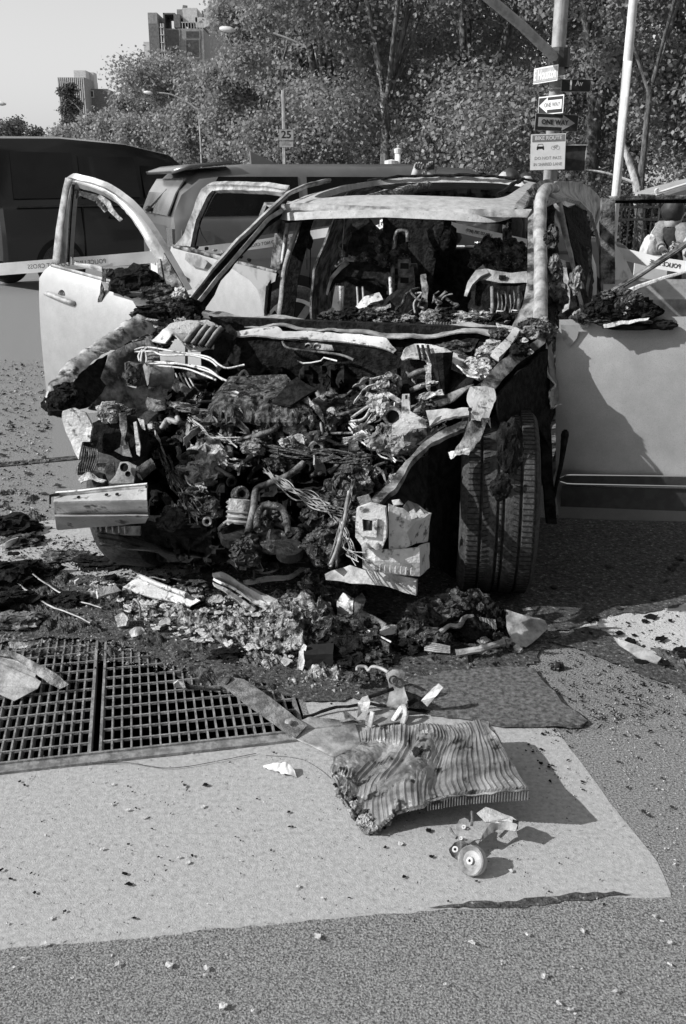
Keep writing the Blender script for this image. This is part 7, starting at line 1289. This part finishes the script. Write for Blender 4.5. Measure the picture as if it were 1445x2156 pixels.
# --- plates at the right, rag on the slab, long wires at the left
strip('flat_plate', [(1293, 1340, .03), (1340, 1360, .03), (1392, 1388, .02)], [(1305, 1356, .012), (1345, 1388, .012), (1384, 1400, .012)], 'burnt_steel', 'pointed flat plate lying on the bright patch at the right', 'plate', .006, .004, 20)
strip('flat_plate', [(1258, 1314, .02), (1280, 1312, .025), (1300, 1316, .02)], [(1260, 1322, .012), (1282, 1320, .012), (1302, 1320, .012)], 'pale_steel', 'tiny pale plate left of the pointed plate', 'plate', .005, .003, 12); strip('flat_plate', [(1100, 1282, .02), (1118, 1280, .02), (1124, 1282, .02)], [(1102, 1286, .012), (1116, 1286, .012), (1124, 1285, .012)], 'ash', 'thin pale sliver lying in the shade right of the tyre', 'plate', .004, .003, 10)
rg_ = MB(); ribbon(GG([(556, 1610, .01), (575, 1606, .02), (600, 1608, .03), (622, 1620, .02)]), GG([(572, 1622, .008), (590, 1626, .008), (606, 1630, .012), (626, 1632, .008)]), 24, 8, .003, .010, 26, mb=rg_); single(rg_, 'crumpled_rag', 'bag', 'small crumpled white rag on the slab near the grating', 'rag')
for P, lb in (([(30, 1222, .03), (60, 1245, .04), (100, 1272, .03), (150, 1292, .03), (190, 1312, .02)], 'long pale wire curving over the dark ash at the left, the lower one'), ([(58, 1180, .06), (70, 1208, .05), (110, 1238, .04), (160, 1262, .03), (215, 1280, .02)], 'long pale wire curving over the dark ash at the left, the upper one'), ([(290, 1222, .05), (320, 1216, .06), (350, 1222, .05)], 'short dark wire beside the flat white panel')): single(MB().tube(smoothpath(GG(P), 6), .0035, 5).crumple(.004, 16), 'loose_wire', 'burnt_steel', lb, 'wire')
# dark burnt clumps at the left
for i, (x, y, a, b, m_, lb) in enumerate(((25, 1110, .12, .05, 'char', 'black clump on the road at the left edge, the far one'), (45, 1140, .09, .03, 'char_grey', 'flat grey clump just below the far black clump'), (30, 1215, .12, .06, 'char', 'large black clump at the left edge above the bent sheet'), (85, 1200, .08, .04, 'char_grey', 'grey clump beside the upper pale wire'), (10, 1270, .12, .05, 'char', 'black clump right above the bent sheet of metal'), (40, 1310, .10, .035, 'scorched_steel', 'rusty flat clump touching the top of the bent sheet'), (150, 1265, .07, .03, 'char', 'small black clump between the two pale wires'), (330, 1225, .06, .03, 'char', 'black clump behind the white tube'), (210, 1185, .11, .025, 'char', 'flat black clump in the shade left of the undertray'), (140, 1170, .09, .02, 'char_grey', 'low grey clump below the bumper beam'), (480, 1380, .06, .02, 'char', 'low black clump right above the twisted rail'), (1175, 1405, .02, .02, 'char_grey', 'small dark nub on the road right of the felt mat'))):
    single(MB().lump(G(x, y, b * .5), (a, a * .7, b), i + 120, .95, sub=4), 'burnt_clump', m_, lb, 'burnt clump', 'burnt clumps round the wreck')
strip('curled_strip', [(0, 1148, .03), (18, 1138, .05), (38, 1130, .05)], [(4, 1158, .01), (22, 1150, .02), (42, 1136, .03)], 'pale_steel', 'curled white strip beside the black clump at the left edge', 'strip', .006, .006, 14)
strip('curled_strip', [(22, 1352, .05), (55, 1352, .06), (85, 1348, .05)], [(26, 1362, .03), (58, 1364, .04), (80, 1358, .04)], 'ash', 'crusted pale strip on the far edge of the left grating', 'strip', .008, .008, 20)
strip('dark_strip', [(370, 1436, .04), (400, 1442, .035), (465, 1446, .035)], [(368, 1446, .03), (400, 1450, .02), (465, 1450, .02)], 'char_grey', 'narrow dark strip on the grating pointing at the twisted rail', 'strip', .006, .004, 20)
strip('pale_tip', [(366, 1438, .05), (376, 1431, .055), (390, 1438, .045)], [(368, 1446, .03), (380, 1446, .03), (392, 1446, .03)], 'pale_steel', 'small pale tip at the left end of the narrow dark strip', 'tip', .006, .003, 8)
# --- individual scraps: shapes shared, each an object of its own
R = random.Random(21); protos = []
for k in range(9):
    mb = MB(); n_ = R.choice([4, 5, 6]); P = [Vector((math.cos(6.28 * i / n_) * R.uniform(.5, 1), math.sin(6.28 * i / n_) * R.uniform(.35, .9), 0)) for i in range(n_)]; mb.poly(P, .12, (0, 0, 1)).sub(2).crumple(.28, 1.6, k)
    zmin = min(p.z for p in mb.v); mb.v = [p - Z * zmin for p in mb.v]; me = bpy.data.meshes.new('scrap'); me.from_pydata([tuple(p) for p in mb.v], [], mb.f); protos.append(me)
def scatter(name, n, quad, s0, s1, m, label, cat, group, z=.006, sq=1.):
    ms = []
    for p in protos: q = p.copy(); q.materials.append(MATS[m]); ms.append(q)
    (a, b, c, d) = [G(*q) for q in quad]
    for i in range(n):
        u, v = R.random(), R.random() ** sq; p = a.lerp(b, u).lerp(d.lerp(c, u), v); o = bpy.data.objects.new(name, ms[i % 9]); link(o); o.location = (p.x, p.y, z); s_ = s0 + (s1 - s0) * R.random() ** 2; o.scale = (s_, s_ * R.uniform(.5, 1), s_ * R.uniform(.5, 1)); o.rotation_euler = (0, 0, R.random() * 6.28); tag(o, label, cat, group)
scatter('pale_scrap', 34, [(-20, 1990), (1440, 1930), (1500, 2150), (-60, 2150)], .005, .014, 'leaf_pale', 'small pale scrap lying on the coarse dark asphalt in front', 'scrap', 'pale scraps on the asphalt in front', .012)
scatter('dark_scrap', 34, [(0, 1640), (700, 1640), (1300, 1860), (0, 1960)], .005, .014, 'char', 'small black scrap lying on the pale concrete slab', 'scrap', 'dark scraps on the slab')
scatter('pale_flake', 26, [(0, 1640), (700, 1600), (1300, 1860), (0, 1960)], .004, .012, 'leaf_pale', 'small pale flake lying on the concrete slab', 'flake', 'pale flakes on the slab')
scatter('dark_scrap', 44, [(1060, 1545), (1180, 1540), (1300, 1690), (1150, 1650)], .003, .010, 'char', 'black crumb lying on the slab behind the radiator shadow', 'scrap', 'dark crumbs behind the radiator core')
scatter('grey_scrap', 50, [(1180, 1400), (1445, 1420), (1460, 1880), (1300, 1640)], .003, .012, 'char_grey', 'small grey scrap lying on the asphalt right of the slab', 'scrap', 'scraps on the right hand asphalt')
scatter('road_scrap', 60, [(0, 770), (95, 770), (160, 1100), (-20, 1150)], .012, .04, 'char_grey', 'dark scrap lying on the road left of the wreck', 'scrap', 'scraps on the road at the left')
scatter('ash_scrap', 190, [(170, 1235), (660, 1250), (660, 1420), (330, 1345)], .008, .04, 'pale_steel', 'white burnt flake lying in the ash before the wreck', 'flake', 'white flakes in the ash', .02)
scatter('char_scrap', 80, [(0, 1150), (760, 1230), (1130, 1440), (100, 1340)], .012, .05, 'char', 'black burnt flake lying in the ash before the wreck', 'flake', 'black flakes in the ash', .02)
scatter('char_scrap', 24, [(1190, 1310), (1445, 1300), (1445, 1420), (1250, 1390)], .01, .04, 'char', 'black flake lying on the bright patch at the right', 'flake', 'black flakes on the bright patch', .008)
scatter('shade_scrap', 22, [(1140, 1180), (1440, 1180), (1440, 1280), (1120, 1300)], .01, .035, 'char_grey', 'grey flake lying in the shade under the driver door', 'flake', 'flakes under the driver door', .010)
